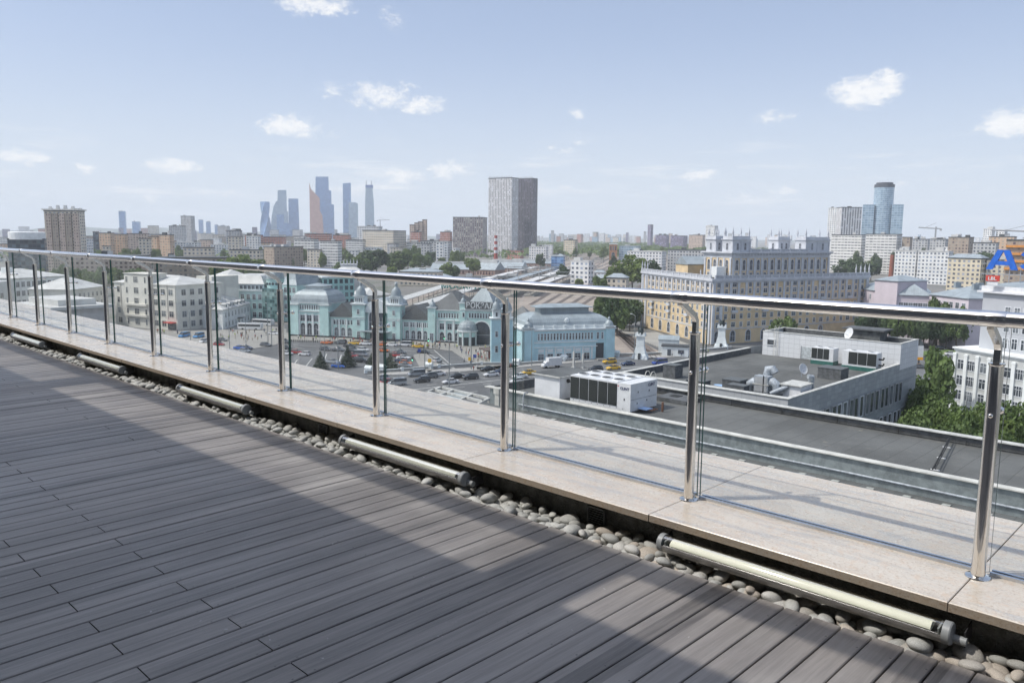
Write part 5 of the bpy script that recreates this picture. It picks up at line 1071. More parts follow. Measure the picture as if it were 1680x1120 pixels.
tx = FRB.uat(1597) ; body(FRB, tx, LRB + 6, 3.5, 30, 29.2, mPaleW, 16.0, 'tall_wall').data.materials[0] = mat('cool_grey_render', (.44, .455, .48), .85, var=.05, vs=.2); b_ = MB(); b_.prism([(tx - .9, 2.6), (LRB + 7, 2.6), (LRB + 7, 31), (tx - .9, 31)], 29.2, 29.6); b_.prism([(tx - .3, 3.2), (LRB + 7, 3.2), (LRB + 7, 30), (tx - .3, 30)], 29.603, 30.7); FRB.mb(b_, 'roof_cornice', mOffW); b_ = MB(); b_.roof([(tx + .3, 4), (LRB + 6, 4), (LRB + 6, 29), (tx + .3, 29)], 30.9, 2.6, 0, .5, .2); FRB.mb(b_, 'roof', mRoofG)
x0_ = FRB.uat(1636)
for z, hh in ((17.3, 2.2), (20.9, 2.2), (24.3, 2.0)):
    wins(FRB, [x0_ + .6 + 2.2 * i for i in range(8)], 3.49, z, 1.25, hh, frame=mFrameW, mull=1)
wins(FRB, (tx + 7.2 - .2,), 3.49, 17.2, .9, 2.0, frame=mFrameW)
# rooftop letters, the first two of a longer word that runs out of the picture
mBlue = mat('blue_letters', (.02, .13, .55), .4)
pL = A(1621, 212); pR_ = A(1700, 208); rzL = ang(pL, pR_)
zl = HZ(1640, 442, 212); sgn = thing('rooftop_sign', 'big blue rooftop letters on a thin steel frame above the white block', 'sign', (pL.x, pL.y, zl), rzL)
def stroke(b, x0, z0, x1, z1, w, t=.5):
    q = [(x0 - w / 2, z0), (x0 + w / 2, z0), (x1 + w / 2, z1), (x1 - w / 2, z1)]; i = len(b.v); b.v += [(x, -t / 2, z) for x, z in q] + [(x, t / 2, z) for x, z in q]
    for f in ((0, 1, 2, 3), (7, 6, 5, 4), (1, 0, 4, 5), (2, 1, 5, 6), (3, 2, 6, 7), (0, 3, 7, 4)): b.f.append(tuple(i + k for k in f)); b.uv.append(None)
b_ = MB(); stroke(b_, .8, 0, 3.0, 4.4, 1.35); stroke(b_, 6.1, 0, 4.1, 4.4, 1.35, .47); stroke(b_, 3.4, 1.0, 3.4, 1.9, 2.9, .44); b_.obj('letter', mBlue, sgn)
for x_, tx_ in ((9.6, 'Э'), (17.0, 'Р')):
    b_ = MB(); n_ = 18
    if tx_ == 'Э':
        for j in range(n_):
            a0, a1 = [math.radians(-148 + 296 * t / n_) for t in (j, j + 1)]; q_ = [(2.9 * math.cos(a), 2.3 * math.sin(a) + 2.2) for a in (a0, a1)] + [(1.75 * math.cos(a), 1.35 * math.sin(a) + 2.2) for a in (a1, a0)]
            b_.face([(x_ + x, -.25, z) for x, z in q_]); b_.face([(x_ + x, .25, z) for x, z in q_][::-1])
            for k_ in (0, 2): (xa, za), (xb, zb) = q_[k_], q_[k_ + 1]; b_.face([(x_ + xa, -.25, za), (x_ + xa, .25, za), (x_ + xb, .25, zb), (x_ + xb, -.25, zb)])
        stroke(b_, x_ + .5, 1.75, x_ + .5, 2.65, 2.6, .44)
    else: stroke(b_, x_ - 1.5, 0, x_ - 1.5, 4.4, 1.2)
    b_.obj('letter', mBlue, sgn)
MB().box((8, .4, -1.1), (18, .15, .15)).obj('frame_rail', mGalv, sgn); MB().box((8, .4, 1.2), (18, .12, .12)).obj('frame_rail', mGalv, sgn)
for j in range(8): MB().box((.3 + 2.3 * j, .5, -3.4), (.12, .12, 5)).obj('frame_post', mGalv, sgn)
pS = A(1624, 207); sg2 = thing('roof_sign', 'small red roof sign with white letters on the white block', 'sign', (pS.x, pS.y, 31.0), rzL)
MB().box((1.3, .0, .9), (2.9, .2, 1.25)).obj('board', mat('red_sign', (.55, .06, .04), .5), sg2); lettering('LBL', 1.0, mWhite, sg2, (.35, -.13, 1.15), (PI / 2, 0, 0), .02, .03, sc=(1.15, 1, 1)); MB().box((1.3, .1, 0), (2.2, .1, .9)).obj('stand', mOffW, sg2)

# ---- lilac building
pk = thing('school_building', 'lilac plastered building with grey tin roofs between the corner block and the white block', 'building')
k1, k2, k3, k4 = A(1440, 365), A(1478, 357), A(1534, 357), A(1600, 340)
Fk = Fr(pk, k1, ang(k1, k2)); Lk = (k2 - k1).length; body(Fk, 0, Lk, 0, 16, 24.0, mPink); b_ = MB(); b_.roof([(0, 0), (Lk, 0), (Lk, 16), (0, 16)], 24.1, 2, .4, .5); Fk.mb(b_, 'roof', mRoofG)
Fk2 = Fr(pk, k2, ang(k2, k3)); Lk2 = (k3 - k2).length; body(Fk2, 0, Lk2, 1.0, 36, 18.6, mPink); b_ = MB(); b_.roof([(0, 1), (Lk2, 1), (Lk2, 36), (0, 36)], 18.7, 4.2, .5, .3); Fk2.mb(b_, 'roof', mRoofG)
for z in (13.4, 9.3, 5.2): wins(Fk2, spread(.8, Lk2 - .8, 6), .99, z, 1.5, 2.1, frame=mFrameW)
Fk3 = Fr(pk, k3, ang(k3, k4)); Lk3 = (k4 - k3).length; body(Fk3, 0, Lk3, -.5, 40, 19.3, mPink); b_ = MB(); b_.roof([(0, -.5), (Lk3, -.5), (Lk3, 40), (0, 40)], 19.4, 4.0, .5, .45); Fk3.mb(b_, 'roof', mRoofG)
for z in (15.2, 11.2, 7.2): wins(Fk3, spread(.8, Lk3 - .8, 6), -.51, z, 1.8, 2.1, frame=mFrameW)
k0 = A(1410, 385); Fk0 = Fr(pk, k0, ang(k0, k1)); Lk0 = (k1 - k0).length; body(Fk0, 0, Lk0, 0, 14, 19.5, mPink); b_ = MB(); b_.roof([(0, 0), (Lk0, 0), (Lk0, 14), (0, 14)], 19.6, 3.2, .4, .5); Fk0.mb(b_, 'roof', mRoofG); wins(Fk0, spread(.5, Lk0 - .5, 3), -.01, 15.8, 1.4, 2.0, frame=mFrameW)
for i, (x, y) in enumerate(((3, 9), (9, 14), (14, 8), (7, 20))): Fk3.box('roof_dormer', mRoofG, (x, y, 22.0), (1.2, 2.4, 2.4))
# ---- low yellow and white huts on the bridge
hu = thing('ticket_hall', 'small white hut with a dark roof by the railway bridge', 'hut', G(1108, 583), .5)
MB().box((0, 0, 0), (9, 5, 3.4)).obj('wall', mPaleW, hu); MB().box((0, 0, 3.403), (9.6, 5.6, .3)).obj('roof', mPlin, hu); MB().box((-2, -2.55, .2), (1.2, .1, 2.2)).obj('door', mWin, hu); MB().box((2, -2.55, 1.1), (2, .1, 1.2)).obj('window', mWin, hu)
hu2 = thing('ticket_hall', 'white gabled pavilion with a curved top beside the dark-roofed hut', 'hut', G(1097, 577), .5)
MB().box((0, 0, 0), (7, 4, 4.6)).obj('wall', mTrim, hu2); b_ = MB(); b_.roof([(-3.5, -2), (3.5, -2), (3.5, 2), (-3.5, 2)], 4.6, 1.4, .2, 0); b_.obj('roof', mRoofG, hu2); MB().box((0, -2.05, .2), (1.3, .1, 2.4)).obj('door', mWin, hu2)
# ---- bridge pylons with dark trophies
def pylon(px, py, lab, s=1.0, trophy=True, rz=.45):
    t = thing('bridge_pylon', lab, 'pylon', G(px, py), rz, 'white pylons of the railway bridge')
    MB().box((0, 0, 0), (5.4 * s, 4.4 * s, 1.4 * s), taper=.86).obj('base', mTrim, t); MB().box((0, 0, 1.4 * s), (4.0 * s, 3.2 * s, 2.6 * s), taper=.72).obj('plinth', mTrim, t); MB().box((0, 0, 4.0 * s), (2.7 * s, 2.3 * s, 3.6 * s), taper=.93).obj('shaft', mTrim, t)
    MB().box((0, 0, 7.6 * s), (3.3 * s, 2.9 * s, .5 * s)).obj('cornice', mTrim, t); MB().box((0, -2.0 * s, .1), (.8, .7 * s, 1.9)).obj('door', mPlin, t)
    for a, b in ((-1.3, -1.1), (1.3, -1.1), (-1.3, 1.1), (1.3, 1.1), (0, -1.2)): MB().box((a * s, b * s, 8.1 * s), (.5, .5, .7)).obj('crenel', mTrim, t)
    if trophy:
        b = MB(); rn = random.Random(px)
        for _ in range(16): a = rn.uniform(0, 6.28); l = rn.uniform(1.2, 2.6); b.tube([(0, 0, 8.4 * s), (math.cos(a) * 1.1, math.sin(a) * 1.1, 8.6 * s + l)], [.28, .06], 5)
        b.ball((0, 0, 9.3 * s), (1.0, 1.0, 1.2), 10, 6); b.obj('trophy', mat('dark_bronze', (.045, .06, .06), .5, .6), t)
pylon(1050, 588, 'white bridge pylon with a dark bronze trophy just right of the pale blue pavilion'); pylon(1183, 571, 'white bridge pylon with a dark bronze trophy in front of the ornate corner block'); pylon(1502, 566, 'white crenellated bridge pylon behind the right end of the white penthouse', 1.0, True)
# white balustrade along the bridge, one length between each pair of pedestals
def baluster_run(pts, lab):
    t = thing('bridge_parapet', lab, 'parapet')
    for (a, b) in zip(pts, pts[1:]):
        p, q = G(*a), G(*b); d = q - p; F = Fr(t, p, math.atan2(d.y, d.x)); L = d.length
        F.box('panel', mCurb, (L / 2, 0, .15), (L, .3, .65)); F.box('rail', mTrim, (L / 2, 0, .803), (L, .4, .14)); F.box('pedestal', mTrim, (0, 0, .15), (.9, .6, 1.1))
baluster_run([(600, 613), (660, 609), (720, 604), (790, 599), (850, 599)], 'white bridge parapet along the road in front of the car park'); baluster_run([(850, 599), (925, 593), (975, 588), (1010, 586)], 'white bridge parapet in front of the pale blue pavilion'); baluster_run([(1012, 584), (1052, 583), (1112, 580), (1200, 572)], 'white bridge parapet between the pylons over the tracks')
GB = MB(); GB.box((0, 0, 0), (2.0, 1.3, 1.5)); GB.roof([(-1.0, -.65), (1.0, -.65), (1.0, .65), (-1.0, .65)], 1.5, .7, .15, 0); gbm = GB.mesh('bridge_block', mTrim)
GLAB = ['white gabled pedestal of the parapet just left of the second steel post from the middle', 'white gabled pedestal of the parapet half hidden by a railing post', 'white gabled pedestal beside the parking ramp', 'white gabled pedestal at the left corner of the pale blue pavilion', 'white gabled pedestal behind the white box truck', 'white gabled pedestal near the dark door of the pale blue pavilion', 'white gabled pedestal at the right corner of the pale blue pavilion']
for i, (px, py) in enumerate([(605, 611), (627, 609), (704, 605), (847, 599), (925, 592), (977, 588), (1011, 585)]):
    o = link('parapet_pedestal', gbm, None, G(px, py), .35); o['label'] = GLAB[i]; o['category'] = 'pedestal'; o['group'] = 'gabled white pedestals along the bridge parapet'
# ================================================================== THE CITY BEYOND
fWh = fac('white_panels', (.74, .74, .72), (.10, .12, .15), .5, .48, light=.4); fWb = fac('white_balconies', (.76, .75, .72), (.16, .17, .18), .84, .42, light=.5, glass2=(.38, .38, .36)); fGy = fac('grey_panels', (.48, .48, .47), (.08, .09, .11), .5, .5)
fBe = fac('beige_panels', (.62, .56, .46), (.10, .11, .12), .48, .5, light=.4); fOr = fac('orange_beige_panels', (.60, .42, .28), (.14, .11, .10), .42, .48, light=.5, glass2=(.5, .46, .38)); fBr = fac('brown_bricks', (.36, .29, .225), (.11, .09, .10), .5, .5, light=.45, glass2=(.36, .33, .28))
fRe = fac('red_bricks', (.40, .13, .075), (.10, .09, .10), .45, .45, band=(.58, .55, .50), bandh=.16); fGl = fac('blue_glass', (.20, .34, .58), (.10, .21, .42), .92, .84, grough=.08, gmetal=.35, glass2=(.24, .41, .66), light=.6, rough=.3)
fGp = fac('pale_glass', (.40, .50, .58), (.24, .35, .45), .9, .8, grough=.08, gmetal=.3, glass2=(.42, .54, .62), light=.7, rough=.3); fPu = fac('dusky_purple_panels', (.20, .17, .24), (.10, .10, .16), .6, .6); fTan = fac('tan_panels', (.52, .42, .34), (.14, .10, .09), .5, .5, light=.4)
fYe = fac('yellow_panels', (.62, .55, .41), (.10, .11, .13), .5, .5); fFin = fac('pale_vertical_fins', (.72, .71, .70), (.17, .175, .19), .42, .97, light=.15, band=(.40, .39, .39), bandh=.1); fGrid = fac('dark_grid_fins', (.26, .245, .24), (.10, .055, .07), .46, .80, light=.5, glass2=(.60, .55, .47))
fCop = fac('copper_glass', (.60, .33, .26), (.52, .26, .20), .9, .84, grough=.12, gmetal=.3, glass2=(.66, .40, .31), light=.5, rough=.35); fDk = fac('dark_ribbon_glass', (.07, .08, .10), (.03, .05, .07), .92, .7, grough=.08, light=.3, glass2=(.12, .17, .2))
fFd = fac('dark_vertical_fins', (.12, .105, .125), (.04, .04, .055), .5, .97, light=.15)
mCity = {'V': fFd, 'W': fWh, 'B': fWb, 'G': fGy, 'E': fBe, 'O': fOr, 'N': fBr, 'R': fRe, 'L': fGl, 'P': fGp, 'U': fPu, 'T': fTan, 'Y': fYe, 'F': fFin, 'D': fGrid, 'C': fCop, 'K': fDk}
mRf = {'W': mRoofL, 'B': mFelt, 'L': mRoofG, 'P': mRoofG}
rc = random.Random(77)
def far(label, px0, px1, pyt, d, code, th=25, ratio=.6, bay=3.3, fl=3.1, name='apartment_building', group=None, clutter=True, base=0, poly=None):
    th = math.radians(th); pm = (px0 + px1) / 2; r = A(pm, 1.0); ef = Vector((r.x, r.y)); er = Vector((ef.y, -ef.x)); H = HZ(pm, pyt, d)
    Wp = (A(px1, d) - A(px0, d)).length; w = Wp / (math.cos(abs(th)) + ratio * math.sin(abs(th))); dp = w * ratio
    xa = er * math.cos(th) - ef * math.sin(th); ya = ef * math.cos(th) + er * math.sin(th)
    if th >= 0: o = A(px0, d + (w * math.sin(th)) * .5).xy
    else: o = A(px0, d).xy - ya * 0 ; o = A(px1, d + w * math.sin(-th) * .5).xy - xa * w
    if th < 0: pass
    t = thing(name, label, 'building' if 'building' in name or 'block' in name else name.split('_')[-1], (o.x, o.y, 0), math.atan2(xa.y, xa.x), group)
    b = MB(); b.prism([(0, 0), (w, 0), (w, dp), (0, dp)], base, H, bay, fl, top=False, bottom=False); b.obj('wall', mCity[code], t)
    b = MB(); b.prism([(-.25, -.25), (w + .25, -.25), (w + .25, dp + .25), (-.25, dp + .25)], H, H + .7 + H * .006); b.obj('roof', mRf.get(code, mFelt), t)
    if clutter and w > 14:
        for _ in range(rc.choice((1, 2, 3))):
            s = rc.uniform(3, 7); MB().box((rc.uniform(.15, .85) * w, rc.uniform(.3, .7) * dp, H + .7), (s, s * .7, rc.uniform(1.6, 3.4))).obj('roof_hut', rc.choice((mRoofL, mFelt, mGreyP)), t)
    return t, w, dp, H
# --- named blocks: label, left, right, top (photo pixels), distance, facade, turn, depth ratio
T1 = far('tall cream and brown apartment tower with a crown of turrets at the far left', 75, 142, 347, 930, 'E', 24, .5, 4.2, 3.1, 'apartment_tower')
t_, w_, d_, H_ = T1
for i in range(5): MB().prism([(w_ * (.06 + .2 * i), -1.5), (w_ * (.06 + .2 * i) + 5, -1.5), (w_ * (.06 + .2 * i) + 5, 2), (w_ * (.06 + .2 * i), 2)], 0, H_ - 2, 2.5, 3.1).obj('bay_column', fBr if i % 2 else fTan, t_)
MB().box((w_ / 2, d_ / 2, H_ + 1), (w_ + 3, d_ + 3, 1.4)).obj('cornice', mBeige, t_)
for i in range(9): MB().box((w_ * (i + .5) / 9, d_ * (.15 if i % 2 else .7), H_ + 2.4), (2.8, 2.8, 1.4 + 2.6 * math.sin(i / 8 * PI)), taper=.75).obj('roof_turret', mGreyP, t_)
T2 = far('low glazed office building with a curved dark front left of the cream apartment tower', 12, 77, 393, 800, 'K', 8, .5, 3, 3.6, 'office_building'); MB().lathe((T2[1] * .5, T2[2] * .5, T2[3]), [(14, 0), (14, 6), (13, 6.5)], 24).obj('roof_drum', mPaleW, T2[0])
SPEC = '''
white block with a blank side wall just right of the tall cream tower|106|153|392|1120|W|30
narrow dark blue glass slab beside the orange stepped blocks|153|163|381|1216|K|20
first orange and cream stepped block from the left|163|188|383|1152|O|35
second orange and cream stepped block, with a pale gable wall|187|210|385|1168|O|30
long brown and beige slab between the orange stepped blocks|209|246|384|1264|T|15
orange block lower than its neighbours, below the grey twin office slabs|243|263|389|1120|O|35
orange and brown stepped block at the right end of its row|262|286|386|1104|O|40
hazy slim blue glass tower with a slanted top at the left|197|209|347|3600|L|10
hazy low blue glass block right of the slim slanted tower|218|232|364|3500|L|15
grey office slab in front of the taller pale office tower|278|306|371|1900|G|20
pale grey office tower with a dark roof box, left of the skyscrapers|298|321|355|2100|G|35
grey block with a flat roof below the hazy small towers|371|398|379|1300|G|20
hazy tower with a domed top, first of four small towers|327|335|361|4200|L|10
hazy tower, second of four small towers|339|347|364|4200|L|10
hazy tower, third of four small towers|353|359|369|4200|L|10
hazy tower, fourth and rightmost of four small towers|363|370|370|4200|L|10
red brick and white block right of the grey flat block|402|432|386|1280|R|30
white block with a red roof storey left of the skyscrapers|404|428|388|1120|W|25
brown office block with a pale end wall just above the railing|432|497|406|896|N|-32
white balcony block below the copper skyscraper|483|523|393|1024|B|25
white balcony block right of the first one, below the twin skyscrapers|525|561|396|992|B|25
white balcony block left of the big beige slab|567|600|394|1150|B|20
big beige slab of flats with a brown end wall and striped balconies|595|667|379|1150|E|38
long white low block in front of the big beige slab|576|640|406|1150|W|15
white block with shaded balconies right of the big beige slab|667|690|398|1150|B|35
red brick row under the blue skyscrapers, left part|500|545|384|1440|R|15
red brick row under the blue skyscrapers, right part|546|576|386|1408|R|20
orange brick block left of the copper skyscraper|432|470|389|1360|R|15
red and white tower block with rounded bays, left one|674|692|381|1440|R|25
red and white tower block with rounded bays, right one|722|742|381|1408|R|25
grey office block low in front of the red and white towers|690|742|396|1120|G|20
pale domed block left of the stepped brown tower group|586|628|372|1312|W|20
first and lowest step of the brown tower group|672|681|369|1500|T|20
second step of the brown tower group|680|687|366|1500|T|20
third step of the brown tower group|686|694|364|1500|T|20
fourth and tallest step of the brown tower group|693|701|361|1500|T|30
dark office block with pale vertical fins left of the twin towers|743|800|357|1500|D|12
small red and white block at the foot of the twin towers|831|860|411|1300|R|30
pale yellow block standing in the trees right of the twin towers|925|948|394|1400|Y|30
dark hazy slab tower in the middle of the right-hand skyline|1062|1071|369|2600|U|45
white tower with a dark side wall, right of the slab tower|1157|1177|371|1900|W|35
low purple block, first of three below the white tower|1075|1098|386|2100|U|20
low purple block, second of three below the white tower|1100|1128|387|2050|U|25
low reddish block, third of three beside the white tower|1130|1158|386|2000|T|25
white slab with a bright frame left of the pale fin tower|1356|1374|342|1450|W|30
pale tower of vertical fins, left of the round glass tower|1369|1411|341|1400|F|-20
long white balcony slab, left part with a red stripe|1364|1424|386|1050|B|22
long white balcony slab, right part, slightly nearer|1420|1480|385|1020|B|18
brown tower just right of the long white balcony slab|1480|1497|390|1020|N|30
grey slab behind the dark trees, left one of two|1497|1526|393|1216|G|15
grey slab behind the dark trees, right one of two|1526|1556|393|1184|G|20
brown-beige tower block left of the pale twin towers|1556|1598|390|992|N|25
white cube block with small square windows and a dark stripe|1471|1540|418|860|W|18
long grey block behind the dark tree at the right|1597|1640|399|960|G|15
white twin tower, left one, above the white and orange slab|1612|1631|376|1500|W|35
white twin tower, right one, above the white and orange slab|1633|1652|377|1500|W|35
long white and orange slab below the white twin towers|1622|1668|389|1100|O|12
orange and brown striped balcony block behind the blue letters|1652|1690|395|640|N|12
yellow plastered block with a tin roof left of the blue letters|1558|1625|425|700|Y|22
yellow block with balconies directly behind the blue letters|1622|1690|428|700|Y|8
orange brick block between the white cube block and the yellow block|1541|1562|428|860|O|10
brown brick block behind the ornate corner block|1269|1296|395|896|O|25
two-storey pale block with curved roof vents left of the dark tree|1508|1566|413|820|W|15
white low block on the far side of the trees right of the long slab|1470|1510|412|832|W|15
orange block behind the left turrets of the ornate corner block|1166|1178|430|832|O|25
long grey-brown block behind the railing at the left|96|250|421|672|T|8
long dull block with roof clutter above the railing, right of the first|250|378|424|648|N|8
pale low roofscape block left of the brown office block|376|432|411|744|E|12
cream block with cylindrical vents on its flat roof|300|352|407|792|E|12
white office block in the middle distance, right of the orange blocks|286|330|398|1280|W|18
cream low block behind the light green tree|345|380|402|1216|W|12
'''
for ln in SPEC.strip().split('\n'):
    lb, a, b, c, d, code, th = ln.split('|'); d = float(d)
    nm = 'office_building' if ('office' in lb or 'glass' in lb) else 'apartment_building'
    r = far(lb, float(a), float(b), float(c), d, code, float(th), .55 if code not in 'FDUL' else .75, 4.0 if d > 1000 else 3.3, 3.3, nm)
    if 'cube block' in lb: MB().prism([(r[1] * .27, -.15), (r[1] * .43, -.15), (r[1] * .43, 3), (r[1] * .27, 3)], 0, r[3] + .3).obj('dark_stripe', mat('charcoal_panel', (.07, .06, .07), .6), r[0]); MB().prism([(r[1] * .84, -.15), (r[1] * .96, -.15), (r[1] * .96, 3), (r[1] * .84, 3)], 0, r[3] + .3).obj('dark_stripe', MATS['charcoal_panel'], r[0])
    if 'striped balcony' in lb:
        for j in range(4): MB().box((r[1] / 2, -.8, r[3] - 4.5 - 5 * j), (r[1], 1.5, 1.5)).obj('orange_balcony', mat('orange_balcony', (.62, .26, .05), .7), r[0])
    if 'yellow' in lb and 'tin' in lb: q_ = MB(); q_.roof([(0, 0), (r[1], 0), (r[1], r[2]), (0, r[2])], r[3] + 1, 2.8, .5, .3); q_.obj('tin_roof', mRoofG, r[0])
# --- twin slab towers of pale fins with dark sides
for lb, a, b, c, d in (('left one of the paired tall slab towers, pale front and dark side', 801, 850, 293, 1600), ('right one of the paired tall slab towers, darker and set back', 846, 881, 294, 1640)):
    t_, w_, d_, H_ = far(lb, a, b, c, d, 'F' if d == 1600 else 'V', 32, .45, 3.6, 3.6, 'office_tower', clutter=False)
    for i in range(14): MB().box((w_ * (i + .5) / 14, .2, H_ + 1.2), (.7, .5, 3.2)).obj('crown_fin', mFrameG, t_)
# --- the cluster of glass skyscrapers
def tower(label, pts, d, code, dep=30, bay=4.5, fl=4.2, ex=None):
    """outline in photo pixels, anticlockwise from the lower left, given real size at distance d"""
    xs = [p[0] for p in pts]; o = A(min(xs), d); r = A(max(xs), d); rz = ang(o, r); t = thing('skyscraper', label, 'skyscraper', (o.x, o.y, 0), rz); L = (r - o).length; sx = L / (max(xs) - min(xs))
    q = [((p[0] - min(xs)) * sx, HZ(p[0], p[1], d) if p[1] < 390 else 0.0) for p in pts]; b = MB(); n = len(q)
    b.face([(x, 0, z) for x, z in q], [(x / bay, z / fl) for x, z in q]); b.face([(x, dep, z) for x, z in q][::-1], [(x / bay, z / fl) for x, z in q][::-1])
    for i in range(n):
        j = (i + 1) % n; (x0, z0), (x1, z1) = q[i], q[j]; b.face([(x0, 0, z0), (x0, dep, z0), (x1, dep, z1), (x1, 0, z1)], [(0, z0 / fl), (dep / bay, z0 / fl), (dep / bay, z1 / fl), (0, z1 / fl)])
    b.obj('facade', mCity[code], t); return t, sx, L
def tw_twist():
    o = A(427, 3500); t = thing('skyscraper', 'twisting blue glass skyscraper, leftmost of the cluster', 'skyscraper', (A(436.5, 3500).x, A(436.5, 3500).y, 0), ang(o, A(446, 3500))); W2 = (A(446, 3500) - o).length * .36; H = HZ(436, 331, 3500); b = MB(); n = 26
    for i in range(n):
        for e in (0,):
            a0, a1 = [PI / 4 + k_ / n * 2.3 for k_ in (i, i + 1)]; z0, z1 = H * i / n, H * (i + 1) / n; s0, s1 = [W2 * (1.12 - .25 * k_ / n) for k_ in (i, i + 1)]
            for j in range(4):
                p = [(s * 1.3 * math.cos(a + g * PI / 2), s * 1.3 * math.sin(a + g * PI / 2), z) for s, a, z, g in ((s0, a0, z0, j), (s0, a0, z0, j + 1), (s1, a1, z1, j + 1), (s1, a1, z1, j))]; b.face(p, [(0, z0 / 4.2), (10, z0 / 4.2), (10, z1 / 4.2), (0, z1 / 4.2)])
    b.obj('facade', fGl, t)
tw_twist()
tower('blue glass skyscraper with a curved left edge next to the twisting one', [(445, 391), (460, 391), (460, 331), (455, 330), (450, 340), (447, 355), (445, 372)], 3450, 'P', 45)
tower('tall stepped pale blue skyscraper behind the curved one', [(455, 391), (474, 391), (474, 347), (472, 347), (472, 312), (458, 312), (457, 330), (455, 331)], 3650, 'P', 50)
tower('plain dark blue glass skyscraper at the right of the left group', [(474, 391), (492, 391), (491, 326), (475, 326)], 3500, 'L', 40)
tower('low dark blue blocks at the foot of the left group of skyscrapers', [(455, 391), (478, 391), (478, 366), (467, 366), (467, 352), (455, 352)], 3380, 'L', 40)
t_, sx_, L_ = tower('copper-coloured glass skyscraper with a steeply slanted top', [(509, 391), (532, 391), (530, 354), (526, 346), (526, 325), (512, 310), (509.5, 299)], 3350, 'C', 45)
tower('tallest blue glass skyscraper, right behind the copper one', [(516, 391), (541, 391), (541, 290), (520, 290), (519, 322)], 3600, 'L', 50)
tower('narrow blue skyscraper stepping down right of the tallest one', [(539, 391), (549, 391), (549, 336), (545, 335), (545, 313), (540, 312)], 3560, 'L', 45)
tower('slim blue glass skyscraper of the right-hand pair', [(563, 391), (577, 391), (577, 300), (564, 301)], 3500, 'L', 40)
tower('paler, lower skyscraper of the right-hand pair', [(572, 391), (588, 391), (588, 334), (584, 332), (573, 332)], 3450, 'P', 40)
t_, sx_, L_ = tower('unfinished skyscraper with a dark crown and two cranes', [(599, 391), (615, 391), (614, 330), (612, 308), (601, 308), (600, 330)], 3450, 'P', 40)
MB().box((L_ / 2, 18, HZ(606, 309, 3450)), (L_ * .78, 30, 14)).obj('crown', mat('blue_tarpaulin', (.08, .16, .40), .6), t_)
for x in (.2, .72): MB().box((L_ * x, 15, HZ(606, 306, 3450)), (2.5, 2.5, 26)).obj('crane_mast', mFrameG, t_)
# glass tower with a round top, right side of the skyline
g0 = A(1445, 1500); rt = thing('skyscraper', 'pale blue glass tower with a round upper shaft between two square wings', 'skyscraper', (g0.x, g0.y, 0), ang(A(1412, 1500), A(1478, 1500))); u_ = (A(1478, 1500) - A(1412, 1500)).length / 66
zt = HZ(1445, 303, 1500); zw = HZ(1445, 336, 1500)
b_ = MB(); n_ = 20
for j in range(n_):
    a, c = 2 * PI * j / n_, 2 * PI * (j + 1) / n_; r = 16.5 * u_; b_.face([(r * math.cos(a), r * math.sin(a), 0), (r * math.cos(c), r * math.sin(c), 0), (r * math.cos(c), r * math.sin(c), zt), (r * math.cos(a), r * math.sin(a), zt)], [(j * 1.5, 0), (j * 1.5 + 1.5, 0), (j * 1.5 + 1.5, 40), (j * 1.5, 40)])
b_.obj('round_shaft', fGp, rt, True); MB().lathe((0, 0, zt), [(16.9 * u_, -5), (16.9 * u_, 0), (14 * u_, .1), (14 * u_, 3), (0, 3.2)], 20).obj('crown', fDk, rt)
for x0, x1 in ((-33, -14), (14, 33)): MB().prism([(x0 * u_, -14), (x1 * u_, -14), (x1 * u_, 24), (x0 * u_, 24)], 0, zw, 4, 4).obj('wing', fGp, rt)
# --- striped chimney, brick chimney, brick water tower
def chimney(label, px, pyt, pyb, d, r, cols):
    p = A(px, d); H = HZ(px, pyt, d); t = thing('chimney', label, 'chimney', (p.x, p.y, 0)); n = len(cols)
    for i, m in enumerate(cols): z0, z1 = H * i / n, H * (i + 1) / n; q = MB(); q.lathe((0, 0, 0), [(r * (1.25 - .3 * i / n), z0), (r * (1.25 - .3 * (i + 1) / n), z1)], 14, cap=False); q.obj('band', m, t, True)
mRedB = mat('red_chimney_paint', (.35, .07, .05), .8); mBrick = mat('old_red_brick', (.28, .10, .065), .9, var=.2, vs=.5)
chimney('red and white striped chimney in front of the paired slab towers', 813.5, 386, 425, 1100, 2.2, [mRedB] * 4 + [mWhite, mRedB, mWhite, mRedB, mWhite, mRedB]); chimney('plain brick chimney left of the white cube block', 1465.5, 418, 450, 840, 1.7, [mBrick] * 2)
wt = thing('water_tower', 'square orange brick tower with arched openings beyond the rail yard', 'tower', A(1000, 1250)[:], ang(A(1000, 1250), A(1013, 1250)))
Hq = HZ(1006, 401, 1250); wq = (A(1013, 1250) - A(1000, 1250)).length; mOB = mat('orange_brick', (.42, .20, .10), .9, var=.15, vs=.5)
MB().prism([(0, 0), (wq, 0), (wq, wq), (0, wq)], 0, Hq).obj('wall', mOB, wt); MB().prism([(-.6, -.6), (wq + .6, -.6), (wq + .6, wq + .6), (-.6, wq + .6)], Hq, Hq + 1.2).obj('cornice', mPaleW, wt)
Fw = Fr(wt, (0, 0, 0), 0); wins(Fw, spread(.6, wq - .6, 3), -.05, Hq - 9, 2.0, 6.5, True, frame=mOB, mull=0); wins(Fw, (wq / 2,), -.05, Hq - 19, 5, 7.0, True, frame=mPaleW)
# --- white office with rows of square windows by the tracks
t_, w_, d_, H_ = far('small white five-storey office with deep-set windows beside the tracks', 937, 975, 429, 690, 'W', 30, .5, 4.6, 4.2, 'office_building')
